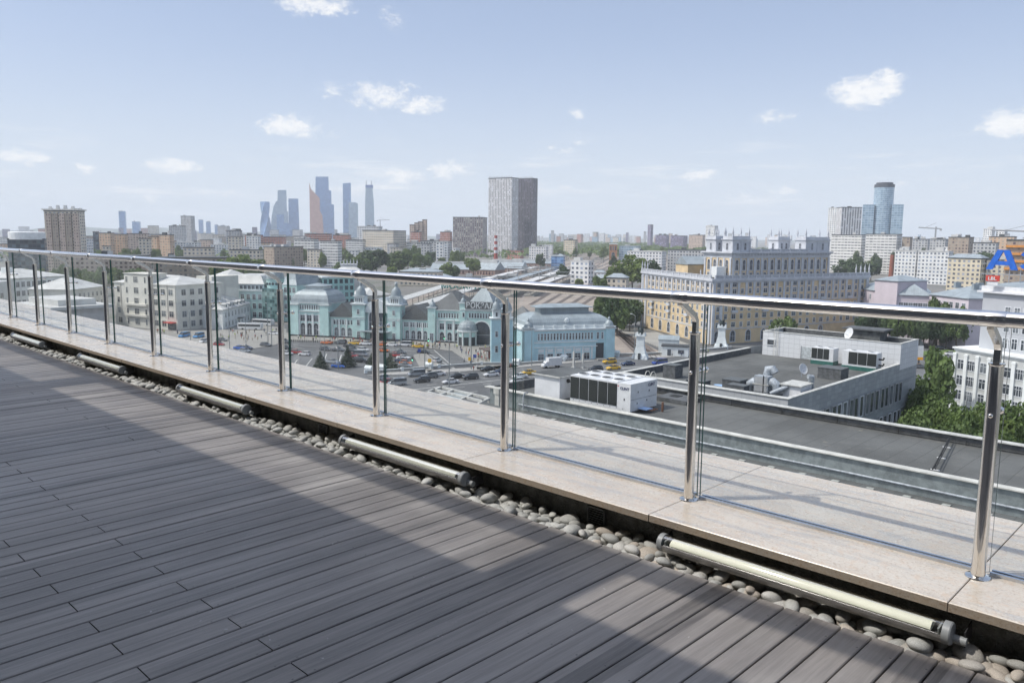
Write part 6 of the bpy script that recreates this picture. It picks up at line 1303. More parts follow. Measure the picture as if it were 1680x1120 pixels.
# --- brick engine sheds with gables
for lb, a, b, c, d, rh in (('brick engine shed with a long glazed ridge, left of the leafy trees', 706, 776, 434, 840, 6), ('brick engine shed with a big grey roof, in the middle of the row', 776, 812, 435, 820, 8), ('brick engine shed with a red gable end, right of the row', 800, 856, 432, 850, 7), ('long low shed behind the engine sheds near the paired towers', 835, 905, 424, 980, 3)):
    p, q = A(a, d), A(b, d - 12); t = thing('engine_shed', lb, 'shed'); F = Fr(t, p, ang(p, q)); L = (q - p).length; z = HZ(a, c + 7, d); body(F, 0, L, 0, 22, z, mat('sooty_brick', (.34, .25, .21), .9, var=.2, vs=.4)); r = MB(); r.roof([(0, 0), (L, 0), (L, 22), (0, 22)], z + .1, rh, .5, 0); F.mb(r, 'roof', mRoofG); body(F, 2, L - 2, 9, 13, z + rh + 1.6, mGreyP, z + rh - 1.5, 'ridge_light'); wins(F, spread(1, L - 1, 7), -.02, max(z - 5, 1), 1.5, 2.8, True, frame=mBrick)
# low houses and sheds among the tracks
LOW = '''
white house with arched dormer roof left of the orange brick tower|975|996|448|780|W
low green-roofed house in front of the leafy trees|975|1000|458|600|Y
grey tin-roofed barn below the big light green tree|997|1034|457|525|E
pale blue low station shed beyond the brick tower|1016|1052|404|1250|P
long white platform building across the rail yard, left|1030|1095|413|950|W
long white platform building across the rail yard, right|1096|1165|411|975|G
low white depot at the left of the rail yard|868|900|405|1125|W
row of low grey depots behind the green trees|700|742|448|705|G
flat grey shed with orange barrels on its roof behind the railing|655|728|447|645|E
light blue shed roof in the rail yard|905|928|421|950|L
white low block at the edge of the woods|893|908|402|1250|W
grey tin-roofed shed in front of the engine sheds, left|690|742|455|675|G
grey flat shed in front of the engine sheds, middle|744|800|456|682|E
long grey shed in front of the engine sheds, right|802|858|455|705|G
small red roofed store right of the light green tree|1052|1066|428|960|R
dark roofed brick house left of the upper storeys|1136|1166|431|780|R
'''
for ln in LOW.strip().split('\n'):
    lb, a, b, c, d, code = ln.split('|'); a, b, c, d = map(float, (a, b, c, d)); t_, w_, d_, H_ = far(lb, a, b, c, d, code, 14, .6, 3.6, 3.4, 'warehouse' if 'shed' in lb or 'depot' in lb or 'barn' in lb else 'low_house')
    if 'roof' in lb or 'barn' in lb: q_ = MB(); q_.roof([(0, 0), (w_, 0), (w_, d_), (0, d_)], H_ + .8, 2.5, .4, .5); q_.obj('pitched_roof', mRoofG if 'red' not in lb else mRedB, t_)
# --- anonymous fabric: rows of blocks that get smaller and hazier with distance
rf = random.Random(5)
def fill(label, group, n, pxs, ds, hs, codes, wpx=(8, 22), skip=None):
    for _ in range(n):
        px = rf.uniform(*pxs); d = math.exp(rf.uniform(math.log(ds[0]), math.log(ds[1]))); w = rf.uniform(*wpx); h = rf.uniform(*hs)
        if skip and skip(px, d): continue
        pyt = 0; pm = px; r = ray(pm, 395); z = h
        # row in which a roof of height h at distance d shows
        k = (z - EYE) / d; hy = 377 + .0098 * pm; pyt = hy - k * FPX * (1 + ((pm - 840) / FPX) ** 2) ** .5 * 1.0
        far(label, px - w / 2, px + w / 2, pyt, d, rf.choice(codes), rf.uniform(10, 35), rf.uniform(.4, .8), 4.2, 3.4, 'apartment_block', group, clutter=False)
fill('low city block of mixed facades in the middle distance at the left', 'mid-distance city blocks at the left', 100, (-10, 740), (950, 2400), (16, 36), 'WEGTNOWEBW', (12, 28))
fill('hazy distant block on the horizon at the left', 'hazy horizon blocks at the left', 70, (-10, 800), (2600, 6000), (24, 60), 'WEGTRWWU', (8, 20))
fill('tiny hazy tower block on the far horizon at the right', 'tiny horizon tower blocks at the right', 110, (880, 1690), (3000, 6000), (30, 60), 'WWEGGTUPW', (4, 10))
fill('tiny hazy tower block on the far horizon above the woods', 'tiny horizon tower blocks above the woods', 60, (884, 1180), (3000, 5500), (26, 54), 'WWEGTRP', (4, 11))
fill('hazy flat block beyond the balcony slabs at the right', 'mid-distance blocks at the right', 40, (1400, 1690), (1100, 2600), (18, 42), 'WEGTNW', (12, 28))
fill('low block between the engine sheds and the brown tower group', 'low blocks at the centre', 20, (640, 800), (1000, 2000), (14, 28), 'EGTRW', (14, 26))
# hills on the left horizon and far land
hl = MB(); N = 60
for k_ in range(N):
    def hp(i, row): 
        px = -300 + 2100 * i / N; d = 7500 + row * 900; h = (95 if px < 560 else 60) * (.65 + .35 * math.sin(i * .9) * math.sin(i * .37 + 1)) * max(.25, 1 - max(0, px - 300) / 900); a = A(px, d); return (a.x, a.y, [-5, h * .8, h, -5][row])
    for row in range(3): hl.face([hp(k_, row), hp(k_ + 1, row), hp(k_ + 1, row + 1), hp(k_, row + 1)])
hl.obj('hills', mat('wooded_hills', (.05, .08, .05), .95, var=.4, vs=.004), None, True, kind='structure')
# cranes
def crane(label, px, pyt, pyb, d, jib, flip=1):
    p = A(px, d); H = HZ(px, pyt, d); t = thing('tower_crane', label, 'crane', (p.x, p.y, 0), ang(A(px - 5, d), A(px + 5, d))); MB().box((0, 0, 0), (2.4, 2.4, H)).obj('mast', mFrameG, t); MB().tube([(-jib * .3 * flip, 0, H - 3), (jib * flip, 0, H - 1)], .9, 4).obj('jib', mFrameG, t); MB().tube([(0, 0, H + 6), (jib * .6 * flip, 0, H - 1)], .3, 4).obj('tie_bar', mFrameG, t); MB().box((-jib * .28 * flip, 0, H - 6), (3, 2, 3)).obj('counterweight', mFrameG, t)
crane('hazy tower crane above the grey slabs at the right', 1534, 372, 395, 1400, 24, -1); crane('hazy tower crane at the right edge of the skyline', 1690, 376, 395, 1100, 40, -1); crane('small tower crane right of the unfinished skyscraper', 624, 360, 385, 2600, 30, 1)
# ================================================================== TREES
def leaf_mat(name, c, c2):
    m = bpy.data.materials.new(name); m.use_nodes = True; q = NT(m.node_tree); b = m.node_tree.nodes['Principled BSDF']
    g = q.n('ShaderNodeNewGeometry'); oi = q.n('ShaderNodeObjectInfo'); nz = q.noise(g.outputs['Position'], .35, 3, .6)
    col = q.mix(q.ramp(nz.outputs[0], .35, .65), c, c2); col = q.mix(q.m('MULTIPLY', oi.outputs['Random'], .35), col, tuple(x * 1.5 for x in c2))
    q.link(col, b.inputs['Base Color']); b.inputs['Roughness'].default_value = .55; b.inputs['Specular IOR Level'].default_value = .25
    tl = q.n('ShaderNodeBsdfTranslucent'); q.link(col, tl.inputs[0]); mx = q.n('ShaderNodeMixShader'); mx.inputs[0].default_value = .28; q.link(b.outputs[0], mx.inputs[1]); q.link(tl.outputs[0], mx.inputs[2]); q.link(mx.outputs[0], m.node_tree.nodes['Material Output'].inputs[0]); return m
LM = {'light': leaf_mat('leaves_light', (.075, .115, .03), (.15, .20, .05)), 'mid': leaf_mat('leaves_mid', (.06, .095, .03), (.125, .18, .055)), 'dark': leaf_mat('leaves_dark', (.035, .06, .026), (.07, .11, .042)), 'fir': leaf_mat('needles', (.028, .045, .028), (.055, .075, .04))}
mBark = mat('bark', (.09, .075, .06), .9, var=.3, vs=2)
def crown(seed, kind, n=1500, ls=.10, lobes=11, fir=False):
    rn = random.Random(seed); b = MB()
    if fir: L = [((0, 0, z), max(.06, .62 * (1 - z / 2.05))) for z in [i * .13 for i in range(15)]]
    else:
        L = [((0, 0, .1), .62)]
        for _ in range(lobes): a = rn.uniform(0, 6.28); e = rn.uniform(-.55, 1.2); r = rn.uniform(.5, .8); L.append(((r * math.cos(a) * math.cos(e), r * math.sin(a) * math.cos(e), r * math.sin(e)), rn.uniform(.24, .44)))
    wt = [l[1] ** 2 for l in L]
    for _ in range(n):
        (cx, cy, cz), r = rn.choices(L, wt)[0]; v = Vector((rn.gauss(0, 1), rn.gauss(0, 1), rn.gauss(0, 1))).normalized(); rr = r * rn.uniform(.72, 1.08) ** .8
        if fir: v.z *= .35; rr = r * rn.uniform(.3, 1.1)
        p = Vector((cx, cy, cz)) + v * rr; nrm = (v + Vector((rn.gauss(0, .5), rn.gauss(0, .5), rn.gauss(0, .5)))).normalized(); t1 = nrm.orthogonal().normalized(); t1.rotate(Matrix.Rotation(rn.uniform(0, 6.28), 3, nrm)); t2 = nrm.cross(t1); s = ls * rn.uniform(.6, 1.3)
        b.face([tuple(p - t1 * s - t2 * s * .35), tuple(p + t1 * s * .2 - t2 * s * .7), tuple(p + t1 * s + t2 * s * .2), tuple(p - t1 * s * .1 + t2 * s * .7)])
    return b.mesh('crown', LM[kind])
CR = {}
for kd in ('light', 'mid', 'dark'):
    CR[kd] = [crown(100 + i * 7 + len(kd), kd, 1500, .105) for i in range(3)]
CRN = {kd: [crown(300 + i * 5 + len(kd), kd, 9000, .044, 17) for i in range(2)] for kd in ('mid', 'light')}
CRF = crown(9, 'fir', 1500, .075, fir=True)
tm_ = MB(); tm_.tube([(0, 0, 0), (.02, .01, .35), (0, 0, .8)], [.024, .018, .010], 7); tm_.tube([(0, 0, .4), (.12, .05, .75)], [.011, .005], 5); tm_.tube([(0, 0, .45), (-.1, -.08, .78)], [.010, .005], 5); tm_.tube([(0, 0, .38), (-.02, .13, .72)], [.010, .005], 5); trm = tm_.mesh('trunk', mBark)
rt_ = random.Random(31)
def tree(label, p, H, R, kind, group=None, near=False, name='tree', squash=None):
    t = thing(name, label, 'tree', (p[0], p[1], p[2] if len(p) > 2 and p[2] < 1 else 0), rt_.uniform(0, 6.28), group)
    link('trunk', trm, t, sc=(H * .9, H * .9, H * .95))
    if kind == 'fir': link('crown', CRF, t, (0, 0, H * .08), sc=(R * 1.5, R * 1.5, H * .45)); return t
    vr = H * .47; R = max(R, H * .25)
    link('crown', rt_.choice((CRN if near else CR)[kind]), t, (0, 0, H - vr * 1.02), sc=(R, R, vr)); return t
def tpx(label, px, pyt, d, Rpx, kind, group=None, near=False, name='tree', minH=4):
    p = A(px, d); H = max(minH, HZ(px, pyt, d)); return tree(label, p, H, Rpx * d / FPX, kind, group, near, name)
# four small firs in the car park
for i, (px, py, pt, lb) in enumerate([(526, 606, 575, 'first fir from the left in the car park, in front of the firs further right'), (571, 602, 566, 'second and tallest fir from the left in the car park'), (610, 606, 578, 'third fir from the left in the car park, left of a railing post'), (640, 607, 578, 'fourth fir from the left in the car park, bluish, right of a railing post')]):
    g = G(px, py); tree(lb, g, HZ(px, pt, g.xy.length) + .3, [3.0, 3.2, 3.0, 3.4][i] * .9, 'fir', 'young firs in the car park', name='fir_tree')
NAMED = [('big light green tree behind the white railing line, left of the brown office block', 392, 419, 640, 30, 'light'),
 ('light green tree just right of the big one behind the annex', 425, 424, 640, 24, 'light'),
 ('light green tree close to the brown office block', 368, 428, 600, 22, 'light'),
 ('tall dark green tree behind the station towers', 617, 406, 800, 26, 'dark'),
 ('mid green tree right of the tall dark one', 655, 413, 800, 24, 'mid'),
 ('dark tree left of the tall dark one', 590, 421, 780, 20, 'mid'),
 ('mid green tree behind the grey lantern roof', 565, 424, 780, 18, 'mid'),
 ('green tree right of the beige slab of flats', 690, 415, 860, 20, 'mid'),
 ('dark green round tree left of the dark office block', 712, 410, 1000, 13, 'dark'),
 ('bright light green bush at the foot of the tall dark tree', 641, 434, 720, 10, 'light'),
 ('light green tree behind the grey sheds', 733, 431, 700, 14, 'light'),
 ('tall feathery pale green tree in front of the engine sheds', 777, 419, 800, 16, 'light'),
 ('small pale tree beside the feathery one', 748, 436, 700, 9, 'mid'),
 ('small dark tree at the left of the tracks', 887, 414, 950, 8, 'dark'),
 ('dark tree left of the small white office', 925, 432, 720, 10, 'dark'),
 ('huge light green tree left of the ornate corner block', 1040, 420, 600, 32, 'light'),
 ('dark tree right of the huge light green one', 1074, 425, 600, 22, 'dark'),
 ('yellow green tree below the huge one', 1012, 434, 570, 18, 'light'),
 ('dark tree in front of the brick tower', 1008, 418, 1000, 8, 'dark'),
 ('mid green tree over the grey barn', 985, 452, 520, 15, 'mid'),
 ('bright bush beside the small white office', 950, 455, 640, 9, 'light'),
 ('dark tree behind the right end of the corner block', 1392, 424, 850, 20, 'dark'),
 ('dark tree below the long white balcony slab', 1412, 428, 830, 16, 'dark'),
 ('second dark tree below the balcony slab', 1433, 430, 850, 13, 'dark'),
 ('round dark tree at the right behind the pale low block', 1617, 410, 950, 16, 'dark'),
 ('dark pointed tree in front of the grey slabs', 1520, 406, 1000, 6, 'dark'),
 ('dark tree right of the pointed one', 1536, 411, 1000, 7, 'dark'),
 ('low dark tree beside the grey slabs', 1505, 411, 1000, 8, 'dark'),
 ('pale green tree in front of the arches of the corner block', 1291, 512, 290, 20, 'mid'),
 ('narrow tree in front of the lilac building', 1549, 488, 345, 11, 'mid'),
 ('tree at the corner of the lilac building beside the white block', 1592, 486, 345, 13, 'mid'),
 ('tree beside the left end of the pilastered wing', 1558, 572, 200, 15, 'mid')]
for lb, px, pt, d, rp_, kd in NAMED: tpx(lb, px, pt, d, rp_, kd)
# belts of trees
def belt(label, group, n, pxs, pys, ds, rpx, kinds, near=False):
    for i in range(n):
        t = (i + .5) / n; tpx(label, pxs[0] + (pxs[1] - pxs[0]) * t + rt_.uniform(-4, 4), rt_.uniform(*pys), rt_.uniform(*ds), rt_.uniform(*rpx), rt_.choice(kinds), group, near)
belt('dark leafy tree in the belt between the pale blue pavilion and the corner block', 'dark trees beside the railway cutting', 16, (985, 1050), (474, 500), (330, 380), (13, 20), ['mid', 'dark', 'dark'])
belt('dark leafy tree in the avenue right of the corner block', 'dark avenue trees right of the corner block', 26, (1422, 1600), (505, 514), (335, 355), (9, 15), ['dark', 'mid', 'dark'])
belt('light green tree in the yard behind the long grey block at the left', 'yard trees at the left behind the railing', 18, (20, 240), (434, 444), (560, 660), (9, 15), ['light', 'mid', 'mid'])
belt('leafy tree among the blocks of the middle distance', 'scattered city trees in the middle distance', 70, (200, 760), (402, 420), (900, 1300), (5, 9), ['mid', 'light', 'mid'])
belt('leafy tree among the far blocks at the right', 'scattered city trees at the right', 26, (1380, 1680), (412, 424), (900, 1200), (5, 9), ['mid', 'dark'])
belt('small tree along the far edge of the rail yard', 'small trees along the rail yard', 12, (880, 1170), (404, 410), (1200, 1500), (4, 7), ['mid', 'light'])
NR = [(1512, 612, 150, 34), (1540, 630, 138, 36), (1578, 658, 130, 38), (1614, 668, 126, 40), (1652, 666, 128, 42), (1694, 655, 130, 44), (1530, 668, 118, 40), (1598, 690, 108, 44), (1660, 700, 104, 48), (1555, 700, 108, 40)]
NL = ['bushy tree nearest the corner of the stone-clad block', 'leafy tree below the yellow and white poster', 'leafy tree below the left end of the pilastered wing', 'full round tree left of the nearest railing post', 'tree directly behind the nearest railing post', 'tree cut by the right edge of the picture', 'lower tree in the front row beside the stone-clad block', 'lower tree in the front row, in the middle above the roof parapet', 'lower tree in the front row at the right edge', 'lower tree in the front row, second from the stone-clad block']
for (px, pt, d, rr), lb in zip(NR, NL): tpx(lb, px, pt, d, rr, 'mid' if rt_.random() < .7 else 'light', None, True)
# far woods: nobody could count these
wd = MB(); rw = random.Random(8)
def woods(n, pxs, ds, hs, s):
    for _ in range(n):
        px = rw.uniform(*pxs); d = math.exp(rw.uniform(math.log(ds[0]), math.log(ds[1]))); a = A(px, d); f = .5 + .5 * math.sin(px * .11 + d * .006) * math.sin(px * .031 - d * .011); z = rw.uniform(1, 1) * (hs[0] + (hs[1] - hs[0]) * f) - abs(rw.gauss(0, 2.2)); p = Vector((a.x, a.y, max(1, z))); r = rw.uniform(.5, 1.3) * s
        v = Vector((rw.gauss(0, 1), rw.gauss(0, 1), rw.gauss(.6, 1))).normalized(); t1 = v.orthogonal().normalized() * r; t2 = v.cross(t1).normalized() * r * .8; wd.face([tuple(p - t1 - t2 * .4), tuple(p + t1 * .2 - t2), tuple(p + t1 + t2 * .3), tuple(p - t1 * .2 + t2)])
woods(16000, (860, 1190), (1350, 3200), (9, 19), 3.0); woods(2500, (1200, 1270), (1000, 2200), (8, 17), 2.0); woods(5000, (-20, 860), (1100, 3000), (8, 17), 3.0); woods(2500, (1380, 1700), (1100, 2800), (8, 16), 2.6)
wd.obj('woodland', LM['mid'], kind='stuff', label='far green woods between the city blocks')
# ================================================================== TRAFFIC
def paint(name, c, m=0.0): return mat('car_paint_' + name, c, .25, m, var=.03, vs=1, coat=.6, spec=.5)
PAINT = {'white': paint('white', (.70, .70, .70)), 'silver': paint('silver', (.42, .44, .46), .5), 'grey': paint('grey', (.13, .14, .15), .3), 'black': paint('black', (.015, .016, .018)), 'navy': paint('navy', (.015, .03, .09)), 'blue': paint('blue', (.03, .13, .50)), 'red': paint('red', (.35, .02, .02)), 'yellow': paint('yellow', (.70, .42, .02)), 'orange': paint('orange', (.65, .16, .03)), 'sky': paint('sky_blue', (.07, .30, .62)), 'deep': paint('deep_blue', (.02, .06, .30))}
mTyre = mat('tyre', (.02, .02, .02), .8, var=0); mHub = mat('wheel_rim', (.4, .4, .42), .3, .8, var=0); mCarG = mat('car_glass', (.02, .025, .03), .05, var=0, spec=.8); mLamp = mat('headlight', (.7, .7, .68), .15, var=0); mTail = mat('tail_light', (.45, .02, .02), .3, var=0)
def loft(secs, cap=True):
    """secs: list of cross-sections (x, [(y, z)...])"""
    b = MB(); n = len(secs[0][1])
    for x, s in secs: b.v += [(x, y, z) for y, z in s]
    for i in range(len(secs) - 1):
        for j in range(n): k = (j + 1) % n; b.f.append((i * n + j, i * n + k, (i + 1) * n + k, (i + 1) * n + j)[::-1]); b.uv.append(None)
    if cap: b.f.append(tuple(range(n))); b.uv.append(None); b.f.append(tuple((len(secs) - 1) * n + j for j in range(n))[::-1]); b.uv.append(None)
    return b
def sec(w, z0, z1, r=.12): h = w / 2; return [(-h, z0), (h, z0), (h + .02, (z0 + z1) / 2), (h - r * .5, z1 - r * .4), (h - r * 1.6, z1), (-h + r * 1.6, z1), (-h + r * .5, z1 - r * .4), (-h - .02, (z0 + z1) / 2)]
SHAPE = {  # lower body: (x, width, z0, z1); cabin: (x, bottom width, top width, z0, z1)
 'sedan': ([(-2.3, 1.5, .42, .80), (-2.15, 1.74, .26, .96), (-1.3, 1.80, .22, 1.0), (0, 1.82, .22, .98), (1.1, 1.80, .22, .95), (1.95, 1.70, .24, .80), (2.3, 1.42, .36, .62)], [(-1.75, 1.5, 1.3, .93, .98), (-1.05, 1.54, 1.16, .93, 1.40), (-.2, 1.56, 1.16, .93, 1.46), (.35, 1.56, 1.16, .93, 1.42), (1.15, 1.5, 1.3, .90, .95)]),
 'suv': ([(-2.3, 1.7, .5, 1.0), (-2.2, 1.84, .34, 1.12), (-1.2, 1.9, .30, 1.15), (0, 1.9, .30, 1.12), (1.1, 1.88, .30, 1.10), (2.05, 1.8, .32, .98), (2.35, 1.55, .45, .80)], [(-2.2, 1.62, 1.45, 1.08, 1.15), (-1.95, 1.66, 1.30, 1.08, 1.66), (-.4, 1.68, 1.30, 1.08, 1.74), (.35, 1.68, 1.30, 1.08, 1.68), (1.15, 1.6, 1.4, 1.05, 1.10)]),
 'hatch': ([(-2.0, 1.6, .45, .95), (-1.9, 1.74, .26, 1.0), (-1.1, 1.78, .22, 1.0), (0, 1.78, .22, .98), (1.0, 1.76, .22, .95), (1.75, 1.66, .26, .80), (2.0, 1.4, .38, .62)], [(-1.92, 1.5, 1.35, .95, 1.0), (-1.6, 1.54, 1.18, .95, 1.42), (-.3, 1.56, 1.18, .95, 1.50), (.3, 1.56, 1.18, .95, 1.45), (1.15, 1.5, 1.3, .90, .95)]),
 'van': ([(-2.55, 1.86, .35, 1.15), (-2.5, 1.94, .28, 1.2), (0, 1.96, .28, 1.2), (1.5, 1.94, .28, 1.15), (2.3, 1.86, .3, 1.0), (2.55, 1.6, .4, .85)], [(-2.53, 1.86, 1.72, 1.15, 1.9), (-2.4, 1.88, 1.68, 1.15, 2.0), (.5, 1.88, 1.66, 1.15, 2.02), (1.05, 1.86, 1.62, 1.15, 1.95), (1.95, 1.8, 1.6, 1.08, 1.15)])}
PROTO = {}
def car_proto(kind, col):
    if (kind, col) in PROTO: return PROTO[(kind, col)]
    lo, ca = SHAPE[kind]; r = bpy.data.objects.new({'van': 'parked_van'}.get(kind, 'car'), None)
    body_ = loft([(x, sec(w, z0, z1)) for x, w, z0, z1 in lo])
    c2 = loft([(x, [(-a / 2, z0), (a / 2, z0), ((a * .2 + b * .8) / 2, z0 + (z1 - z0) * .8), (b / 2 * .9, z1), (-b / 2 * .9, z1), (-(a * .2 + b * .8) / 2, z0 + (z1 - z0) * .8)]) for x, a, b, z0, z1 in ca])
    c2.mesh; COL.objects.link(r)
    body_.obj('body', PAINT[col], r, True); c2.obj('cabin_glass', mCarG, r, True)
    rf_ = MB(); xs = ca[1][0] + .12, ca[-2][0] - .02; zr = max(c[4] for c in ca); wd_ = ca[2][2] * .93; rf_.box(((xs[0] + xs[1]) / 2, 0, zr - .035), (xs[1] - xs[0], wd_, .055)); 
    for xp in (ca[1][0] + .02, (ca[1][0] + ca[-2][0]) / 2 + .1, ca[-2][0] + .06):
        for s in (-1, 1): rf_.tube([(xp, s * ca[2][1] * .492, ca[2][3]), (xp * .96, s * ca[2][2] * .46, zr - .04)], .045, 4)
    rf_.obj('roof', PAINT[col], r)
    ax = .62 * lo[-1][0]; R = .33 if kind in ('sedan', 'hatch') else .37
    for sx in (-ax, ax):
        for sy in (-1, 1): w = MB(); w.tube([(sx, sy * (lo[2][1] / 2 - .2), R), (sx, sy * (lo[2][1] / 2 + .02), R)], R, 14); wo2 = w.obj('wheel', mTyre, r, True); h = MB(); h.tube([(sx, sy * (lo[2][1] / 2 + .015), R), (sx, sy * (lo[2][1] / 2 + .035), R)], R * .6, 10); h.obj('rim', mHub, wo2)
    for sy in (-.6, .6): MB().box((lo[-1][0] - .1, sy, .58 if kind != 'suv' else .76), (.16, .34, .13)).obj('headlight', mLamp, r); MB().box((lo[0][0] + .04, sy, .72 if kind != 'suv' else .9), (.1, .34, .14)).obj('tail_light', mTail, r)
    r.location = (0, -60, -50); PROTO[(kind, col)] = r; r['used'] = 0; return r
R1, R2 = G(640, 632), G(1200, 592); ROAD = ang(R1, R2); STA = S.rz
def car(label, px, py, kind, col, h, flip=0, group='cars on the square and the road'):
    p = car_proto(kind, col); g = G(px, py); c = p if not p['used'] else copy_tree(p); p['used'] = 1
    c.location = (g.x, g.y, .02); c.rotation_euler.z = h + (PI if flip else 0); c['label'] = label; c['category'] = 'van' if kind == 'van' else 'car'; c['group'] = group; return c
CARS = '''
yellow taxi estate on the road right of the pale blue pavilion|1000|596|suv|yellow|R|1
yellow taxi saloon just below the yellow taxi estate|1006|606|sedan|yellow|R|1
dark blue saloon right of the two yellow taxis|1030|599|sedan|navy|R|1
black off-roader left of the yellow taxi saloon|977|609|suv|black|R|1
deep blue van at the right end of the road|1082|598|van|deep|R|1
yellow taxi half hidden behind the white plant box|867|614|sedan|yellow|R|1
white saloon just behind the nearest steel post of the middle|853|620|sedan|white|R|1
white car below the other white car beside the middle post|848|628|hatch|white|R|1
black saloon farthest right on the near side of the road, by the parapet|800|608|sedan|black|R|1
white taxi with yellow patches left of the middle post|806|617|sedan|white|R|1
dark blue saloon touching the middle post|822|612|sedan|navy|R|1
silver minivan at the left of the road queue|683|617|van|silver|R|1
white saloon behind the two dark off-roaders|718|616|sedan|white|R|1
dark grey off-roader between the silver minivan and the white saloon|705|620|suv|grey|R|1
black off-roader in front of the dark grey one|692|627|suv|black|R|1
black saloon in the middle of the road queue|749|620|sedan|black|R|1
white taxi in the lane nearest the viewer|739|629|sedan|white|R|1
black off-roader right of the black saloon|772|622|suv|black|R|1
silver people carrier at the lower left of the road|651|632|van|silver|R|1
pale blue hatchback behind the left steel post|628|623|hatch|silver|R|1
red car mostly hidden by the left steel post|632|630|hatch|red|R|1
orange taxi at the left end of the rank along the station|536|564|sedan|orange|S|1
grey off-roader between two taxis at the rank|559|564|suv|grey|S|1
yellow taxi second in the rank along the station|581|565|sedan|yellow|S|1
white saloon third in the rank along the station|600|566|sedan|white|S|1
orange hatchback at the rank beside the steel post|626|567|hatch|orange|S|1
white saloon right of the steel post at the rank|643|568|sedan|white|S|1
white minibus at the rank|665|568|van|white|S|1
yellow taxi at the right end of the rank|686|570|sedan|yellow|S|1
grey hatchback alone at the left of the car park|534|575|hatch|grey|S|0
dark saloon between the grey hatchback and the tallest fir|555|576|sedan|grey|S|0
black saloon above the tallest fir|574|570|sedan|black|S|0
grey car just right of the tallest fir's tip|578|576|hatch|grey|S|0
white hatchback in the upper row of the car park|596|576|hatch|white|S|0
silver van in the middle of the car park|592|584|van|silver|S|0
black off-roader below the silver van|592|594|suv|black|S|0
white hatchback crossing the open left part of the square|500|583|hatch|white|S|1
dark red car left of the white hatchback|486|580|hatch|red|S|0
silver car half hidden behind the first fir|546|596|sedan|silver|S|0
bright blue saloon between the first two firs|556|603|sedan|blue|S|0
red hatchback between the silver van and the fir|578|586|hatch|red|S|0
dark car at the top of the parked cluster by the ramp|656|580|sedan|grey|S|0
red car in the parked cluster by the ramp|650|585|hatch|red|S|0
white saloon in the parked cluster by the ramp|662|589|sedan|white|S|0
navy saloon in the parked cluster by the ramp|660|594|sedan|navy|S|0
orange hatchback in the parked cluster by the ramp|666|598|hatch|orange|S|0
silver saloon lowest in the parked cluster by the ramp|665|602|sedan|silver|S|0
black saloon at the top of the ramp|695|580|sedan|black|S|0
white hatchback coming down the ramp|717|594|hatch|white|1.9|0
small orange car right of the left middle post|630|577|hatch|orange|S|0
blue minibus, left one of two beside the white annex|302|553|van|sky|2.1|1
blue minibus, right one of two beside the white annex|326|554|van|sky|2.1|1
red and white small car below the right blue minibus|334|562|hatch|white|2.1|1
grey hatchback on the left pavement edge|364|560|hatch|grey|S|0
red car below the grey hatchback at the left|360|567|hatch|red|S|0
blue saloon in the left parked group|394|573|sedan|blue|S|0
dark blue saloon in the left parked group|404|573|sedan|navy|S|0
silver car lowest in the left parked group|402|578|hatch|silver|S|0
dark hatchback in the open space left of the tall post|436|568|hatch|grey|S|0
white saloon parked near the white bus|449|549|sedan|white|S|0
dark car behind the tall left post, uppermost|467|563|suv|grey|S|0
dark car behind the tall left post, middle|468|573|sedan|black|S|0
white car with red stripe behind the tall left post, lowest|471|582|hatch|white|S|0
white saloon, left one of two by the grass at the right|1540|586|sedan|white|.5|0
white saloon, right one of two by the grass at the right|1561|583|sedan|white|.5|0
dark hatchback below the yellow and white poster|1525|591|hatch|grey|.5|0
dark saloon on the near lane at the right|1508|604|sedan|grey|.5|0
silver saloon on the far road at the right|1530|562|sedan|silver|.5|0
black hatchback in the middle of the far road at the right|1543|573|hatch|black|.5|0
'''
for ln in CARS.strip().split('\n'):
    lb, px, py, kd, cl, h, fl = ln.split('|'); hd = ROAD if h == 'R' else STA if h == 'S' else float(h); car(lb, float(px), float(py), kd, cl, hd, int(fl))
# box truck
tk = thing('box_truck', 'white box truck on the road in front of the pale blue pavilion', 'truck', G(904, 603), ROAD + PI)
MB().box((-1.0, 0, .8), (4.6, 2.2, 2.4)).obj('cargo_box', PAINT['white'], tk); loft([(1.4, sec(2.0, .5, 2.2)), (2.0, sec(2.0, .5, 2.15)), (2.6, sec(1.95, .5, 1.4)), (3.1, sec(1.8, .5, 1.1))]).obj('cab', PAINT['white'], tk, True); loft([(1.7, sec(1.96, 1.4, 2.05)), (2.25, sec(1.9, 1.35, 1.8)), (2.62, sec(1.8, 1.3, 1.42))]).obj('windscreen', mCarG, tk)
for sx in (-2.2, 2.2):
    for sy in (-.9, .9): MB().tube([(sx, sy - .12, .4), (sx, sy + .12, .4)], .4, 14).obj('wheel', mTyre, tk, True)
# white buses
for lb, px, py, h in (('white coach parked beside the glazed corner building', 432, 534, STA - .1), ('row of white tarpaulin-covered vehicles left of the coach', 411, 541, STA + .15)):
    g = G(px, py); t = thing('coach' if 'coach' in lb else 'covered_vehicle', lb, 'bus' if 'coach' in lb else 'vehicle', g, h)
    loft([(-5.2, sec(2.3, .6, 2.7)), (-5, sec(2.45, .4, 3.0)), (4.8, sec(2.45, .4, 3.0)), (5.2, sec(2.3, .6, 2.6))]).obj('body', PAINT['white'], t, True)
    if 'coach' in lb: MB().box((0, 0, 1.6), (9.6, 2.53, .85)).obj('window_band', mCarG, t)
    for sx in (-3, 3): MB().tube([(sx, -1.26, .45), (sx, 1.26, .45)], .45, 14).obj('axle_wheel', mTyre, t, True)
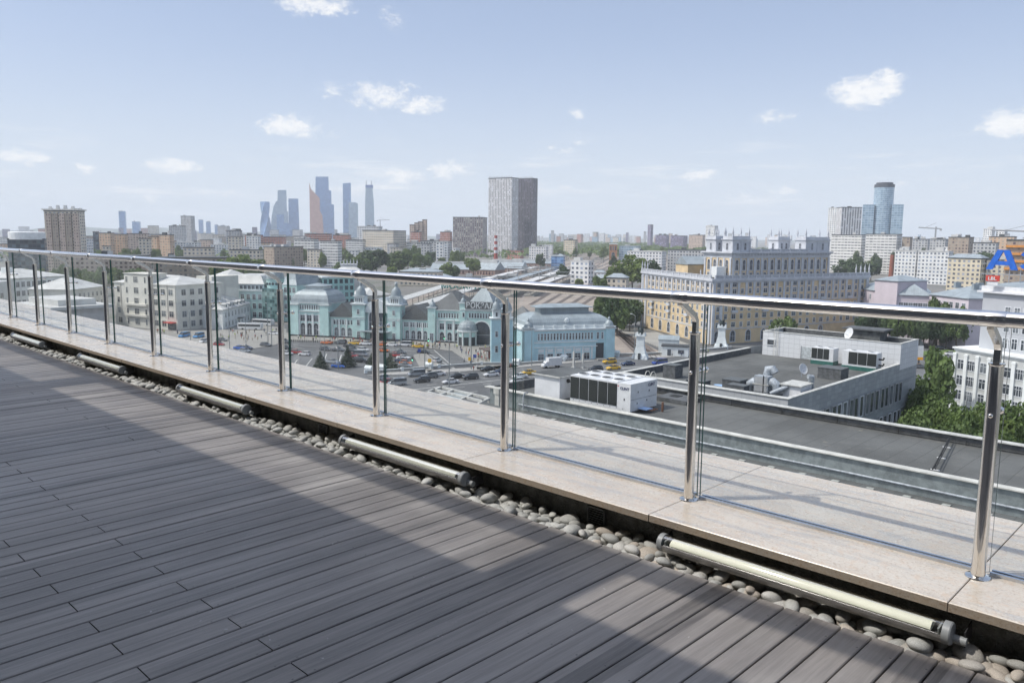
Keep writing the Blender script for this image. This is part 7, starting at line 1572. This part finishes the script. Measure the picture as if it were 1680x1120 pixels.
# ================================================================== PEOPLE
def person_mesh(seed, coat, legs):
    rn = random.Random(seed); st_ = rn.uniform(.05, .24); arm = rn.uniform(-.1, .25); V = {}; 
    J = [('pelvis', (0, 0, .95), .15), ('waist', (0, .01, 1.10), .13), ('chest', (0, .02, 1.32), .17), ('neck', (0, .02, 1.50), .06), ('head', (0, .03, 1.62), .10), ('crown', (0, .02, 1.74), .075),
         ('hipL', (-.10, 0, .90), .10), ('kneeL', (-.10, st_ * .6 + .03, .50), .065), ('ankL', (-.10, st_ - .02, .09), .045), ('toeL', (-.11, st_ + .12, .04), .04), ('hipR', (.10, 0, .90), .10), ('kneeR', (.10, -st_ * .3 + .03, .50), .065), ('ankR', (.10, -st_ - .04, .09), .045), ('toeR', (.11, -st_ + .10, .04), .04),
         ('shL', (-.19, .01, 1.42), .065), ('elL', (-.25, -arm * .5, 1.15), .045), ('haL', (-.25, .10 - arm * .3, .90), .035), ('shR', (.19, .01, 1.42), .065), ('elR', (.25, arm * .5, 1.15), .045), ('haR', (.25, .12 + arm * .6, .92), .035)]
    E_ = [('pelvis', 'waist'), ('waist', 'chest'), ('chest', 'neck'), ('neck', 'head'), ('head', 'crown'), ('pelvis', 'hipL'), ('hipL', 'kneeL'), ('kneeL', 'ankL'), ('ankL', 'toeL'), ('pelvis', 'hipR'), ('hipR', 'kneeR'), ('kneeR', 'ankR'), ('ankR', 'toeR'), ('chest', 'shL'), ('shL', 'elL'), ('elL', 'haL'), ('chest', 'shR'), ('shR', 'elR'), ('elR', 'haR')]
    ix = {n: i for i, (n, _, _) in enumerate(J)}; me = bpy.data.meshes.new('person'); me.from_pydata([p for _, p, _ in J], [(ix[a], ix[b]) for a, b in E_], [])
    o = bpy.data.objects.new('person_tmp', me); COL.objects.link(o); m = o.modifiers.new('s', 'SKIN')
    for i, (_, _, r) in enumerate(J): me.skin_vertices[0].data[i].radius = (r, r * (.8 if i < 3 else 1))
    me.skin_vertices[0].data[0].use_root = True; su = o.modifiers.new('u', 'SUBSURF'); su.levels = 1; su.render_levels = 1
    dg = bpy.context.evaluated_depsgraph_get(); nm = bpy.data.meshes.new_from_object(o.evaluated_get(dg)); bpy.data.objects.remove(o); nm.name = 'person'
    nm.materials.clear()
    for q_ in (mat('skin', (.50, .33, .25), .6, var=0), coat, legs, mat('hair', (.06, .04, .03), .7, var=0)): nm.materials.append(q_)
    for p in nm.polygons:
        c = p.center; p.use_smooth = True
        p.material_index = 3 if c.z > 1.69 or (c.z > 1.58 and c.y < -.02) else 0 if c.z > 1.47 or (abs(c.x) > .2 and c.z < .98) else 1 if c.z > .93 else 2
    return nm
CO = [mat('cloth_' + n, c, .9, var=0) for n, c in (('black', (.02, .02, .022)), ('white', (.6, .6, .6)), ('red', (.4, .04, .04)), ('navy', (.03, .05, .14)), ('lime', (.35, .5, .03)), ('beige', (.4, .34, .26)))]
LG = [mat('trousers_' + n, c, .9, var=0) for n, c in (('denim', (.05, .08, .14)), ('black', (.02, .02, .02)), ('khaki', (.25, .21, .15)))]
PMs = [(person_mesh(i, CO[i % 6], LG[i % 3]), ['black', 'white', 'red', 'navy', 'lime green', 'beige'][i % 6]) for i in range(12)]
rpp = random.Random(17)
def people(n, quad_, where, grp):
    for _ in range(n):
        u, v = rpp.random(), rpp.random(); (ax, ay), (bx, by), (cx, cy), (dx, dy) = quad_
        px = (ax * (1 - u) + bx * u) * (1 - v) + (dx * (1 - u) + cx * u) * v; py = (ay * (1 - u) + by * u) * (1 - v) + (dy * (1 - u) + cy * u) * v
        me, c = rpp.choice(PMs); g = G(px, py); o = link('person', me, None, (g.x, g.y, .15), rpp.uniform(0, 6.28), sc=rpp.uniform(.93, 1.05)); o['label'] = 'tiny walking person in a %s top %s' % (c, where); o['category'] = 'person'; o['group'] = 'people in %s tops %s' % (c, where)
people(34, [(748, 578), (800, 572), (806, 596), (765, 602)], 'near the street shelter', ''); people(38, [(480, 556), (740, 566), (742, 572), (480, 560)], 'along the front of the station', ''); people(34, [(380, 543), (460, 545), (440, 562), (350, 560)], 'on the open left part of the square', ''); people(12, [(700, 566), (760, 568), (760, 576), (700, 574)], 'at the crossing before the domed kiosk', '')
people(8, [(255, 544), (300, 547), (300, 551), (255, 548)], 'below the red awning', ''); people(7, [(1100, 585), (1180, 578), (1180, 580), (1100, 587)], 'by the huts on the bridge', ''); people(5, [(700, 612), (850, 604), (850, 606), (700, 614)], 'on the bridge pavement', '')
# ================================================================== POSTS, MASTS AND SIGNS
mPole = mat('grey_pole', (.30, .32, .32), .5, .5, var=.1, vs=2); mConc = mat('concrete_post', (.45, .45, .43), .85)
def pole(label, px, py, pt, r=.13, arm=1, hd=None, name='street_lamp'):
    g = G(px, py); H = HZ(px, pt, g.xy.length); t = thing(name, label, 'street lamp' if name == 'street_lamp' else 'post', g, ROAD if hd is None else hd, None)
    MB().tube([(0, 0, 0), (0, 0, H)], [r * 1.3, r * .7], 8).obj('pole', mPole, t, True)
    for s in ((1,) if arm == 1 else (1, -1) if arm == 2 else ()): MB().tube([(0, 0, H - .1), (0, s * .9, H + .35), (0, s * 2.1, H + .45)], .06, 6).obj('arm', mPole, t, True); MB().box((0, s * 2.3, H + .4), (.35, .9, .14)).obj('lamp_head', mWhite, t)
POL = [('lamp post in front of the beige block, by the left blue minibus', 313, 560, 512), ('lamp post left of the annex corner', 345, 562, 505), ('lamp post in front of the annex side wall', 377, 573, 503), ('twin lamp post by the left parked group', 404, 574, 520), ('tall lamp post left of the tall steel post', 440, 567, 500), ('tall lamp post beside another left of the steel post', 446, 568, 508), ('lamp post at the first fir', 526, 604, 545), ('lamp post right of the first fir', 533, 606, 552), ('tall lamp post at the tallest fir', 555, 606, 528), ('lamp post at the ramp', 657, 600, 530), ('tall lamp post right of the ramp cluster', 697, 608, 548), ('lamp post in front of the raised station block', 714, 572, 520), ('tall lamp post on the near road edge', 737, 645, 560), ('lamp post in front of the domed kiosk', 746, 570, 525), ('tall lamp post at the shelter', 773, 606, 540), ('tall lamp post before the pale blue pavilion', 872, 600, 540), ('lamp post between the pavilion and the first pylon', 1040, 590, 518), ('lamp post by the far road at the right', 1578, 571, 530), ('lamp post above the lime tree row at the right', 1490, 560, 520)]
for lb, px, py, pt in POL: pole(lb, px, py, pt, .10 if 'tall' not in lb else .13)
pole('tall concrete post rising behind the roof parapet in the near trees', 1577, 760, 655, .18, 0, name='concrete_mast')
for lb, px, py, pt in (('left one of two thick concrete posts in front of the pale blue pavilion', 941, 604, 577), ('right one of two thick concrete posts in front of the pale blue pavilion', 956, 604, 581)):
    g = G(px, py); t = thing('concrete_post', lb, 'post', g); MB().box((0, 0, 0), (.7, .5, HZ(px, pt, g.xy.length)), taper=.9).obj('shaft', mConc, t); MB().box((0, 0, 0), (1.2, 1.0, .5)).obj('base', mConc, t)
# illuminated city poster beside the pylon at the right
g = G(1507, 600); po_ = thing('billboard', 'white poster board with an orange strip on a dark post right of the penthouse', 'billboard', g, ang(A(1495, 200), A(1515, 200)) + .2)
zt_, zb_ = HZ(1507, 567, g.xy.length), HZ(1507, 590, g.xy.length); MB().box((0, .1, 0), (.35, .25, zb_)).obj('post', mBlk, po_); MB().box((-.6, 0, zb_ + .9), (3.4, .25, zt_ - zb_ - .9)).obj('board', mWhite, po_); MB().box((-.6, -.01, zb_), (3.4, .27, .893)).obj('strip', mat('orange_strip', (.75, .33, .01), .5), po_)
for j in range(4): MB().box((-1.1, -.14, zb_ + 1.5 + .62 * j), (1.6 - .2 * j, .02, .10)).obj('text_line', mFrameG, po_)
# traffic signals with a green light
mGreenL = bpy.data.materials.new('green_signal'); mGreenL.use_nodes = True; e_ = mGreenL.node_tree.nodes['Principled BSDF']; e_.inputs['Emission Color'].default_value = (.05, 1, .45, 1); e_.inputs['Emission Strength'].default_value = 2.5
for lb, px, py in (('traffic signal with a green light at the top of the ramp', 703, 572), ('traffic signal with a green light before the domed kiosk', 729, 568), ('traffic signal with a green light beside the parked cluster', 677, 606)):
    t = thing('traffic_light', lb, 'traffic light', G(px, py), .3, 'traffic signals with green lights'); MB().tube([(0, 0, 0), (0, 0, 3.6)], .09, 6).obj('pole', mPole, t); MB().box((0, 0, 2.7), (.4, .3, 1.1)).obj('housing', mBlk, t); MB().box((0, -.17, 2.8), (.28, .05, .28)).obj('green_lamp', mGreenL, t)
# blue and yellow road signs
for lb, px, py, c in (('blue round road sign on the parking island', 688, 588, 'deep'), ('yellow square crossing sign by the lower ramp', 705, 606, 'yellow'), ('yellow square crossing sign at the far road on the right', 1527, 566, 'yellow'), ('blue route sign by the far road at the right', 1578, 567, 'deep'), ('blue road sign near the queue of people', 779, 598, 'deep'), ('yellow crossing sign near the queue of people', 771, 603, 'yellow')):
    t = thing('road_sign', lb, 'road sign', G(px, py), .6); MB().tube([(0, 0, 0), (0, 0, 3.0)], .06, 5).obj('pole', mPole, t); MB().box((0, -.06, 2.2), (1.1, .05, 1.1)).obj('plate', PAINT[c], t)
# bollards along the station kerb
bo = MB(); bo.lathe((0, 0, 0), [(.12, 0), (.12, .75), (.16, .8), (.1, .95)], 8); bom = bo.mesh('bollard', mBlk)
for i in range(34): g = G(478 + i * 3.6, 561.2 + i * .13); o = link('bollard', bom, None, (g.x, g.y, .15)); o['label'] = 'small dark bollard on the kerb before the taxi rank'; o['category'] = 'bollard'; o['group'] = 'bollards along the station kerb'
# catenary portals and canopies on the railway land
TRK = G(1030, 414) - G(880, 470); TA = math.atan2(TRK.y, TRK.x)
def portal(px, py, w, group='catenary portals over the tracks'):
    g = G(px, py); t = thing('catenary_portal', 'grey catenary portal over the tracks beyond the station' if 'right' not in group else 'grey catenary portal at the far right of the rail yard', 'portal', g, TA + PI / 2, group)
    for s in (-1, 1): MB().box((s * w / 2, 0, 0), (.35, .35, 10.5)).obj('mast', mConc, t)
    MB().box((0, 0, 8.7), (w, .3, .5)).obj('beam', mPole, t)
rq = random.Random(3)
for i in range(60): t = rq.random(); py = 416 + 58 * (1 - t) ** 1.3; c = 1000 - (py - 414) * 2.2 + rq.uniform(-70, 80) ; portal(c, py, rq.uniform(12, 24))
for i in range(14): portal(rq.uniform(1060, 1165), rq.uniform(413, 424), rq.uniform(12, 22), 'catenary portals at the right of the rail yard')
CAN = [('first platform canopy, nearest the station roofs', 760, 466, 880, 437), ('second platform canopy beside the engine sheds', 800, 470, 905, 440), ('third platform canopy in the middle of the tracks', 835, 473, 930, 440), ('fourth platform canopy, rightmost of the long ones', 868, 472, 945, 445), ('long platform canopy left of the sign letters', 640, 497, 745, 464), ('short platform canopy behind the main entrance roof', 690, 500, 790, 468)]
for lb, x0, y0, x1, y1 in CAN:
    z = 6.0; a, b = G(x0, y0, z), G(x1, y1, z); d = b - a; L = d.length; t = thing('platform_canopy', lb, 'canopy', (a.x, a.y, 0), math.atan2(d.y, d.x)); q = MB(); q.box((L / 2, 0, 5.9), (L, 7.5, .35)); q.obj('roof', mRoofL if 'second' not in lb else mRoofG, t); MB().box((L / 2, 0, 0), (L, 7, .9)).obj('platform', mPave, t)
    for j in range(int(L / 14)): MB().box((7 + 14 * j, 0, .9), (.3, .3, 5)).obj('post', mConc, t)
TR = [('red and grey suburban train standing in the far yard', 840, 438, 12, 'red'), ('grey suburban train beside the canopies', 875, 455, 10, 'silver'), ('green and grey train beside the middle canopy', 905, 452, 9, 'silver')]
for lb, px, py, n, c in TR:
    g = G(px, py); t = thing('train', lb, 'train', g, TA)
    for j in range(n): MB().box((j * 22, 0, .6), (21.3, 3, 3.4)).obj('carriage', PAINT[c] if c == 'red' and j % 3 == 0 else PAINT['silver'], t); MB().box((j * 22, 0, 2.2), (19, 3.06, .8)).obj('window_band', mCarG, t)
# ================================================================== AIR
hz_ = MB(); hz_.box((-1500, 5200, -1.3), (22500, 14600, 340)); 
hm = bpy.data.materials.new('air'); hm.use_nodes = True; hm.node_tree.nodes.clear(); q = NT(hm.node_tree)
pv = q.n('ShaderNodeVolumePrincipled'); pv.inputs['Color'].default_value = (.90, .95, 1, 1); pv.inputs['Density'].default_value = HAZE; pv.inputs['Anisotropy'].default_value = 0
oo = q.n('ShaderNodeOutputMaterial'); q.link(pv.outputs[0], oo.inputs[1])
ho = hz_.obj('haze', hm, kind='stuff', label='pale summer haze over the city')
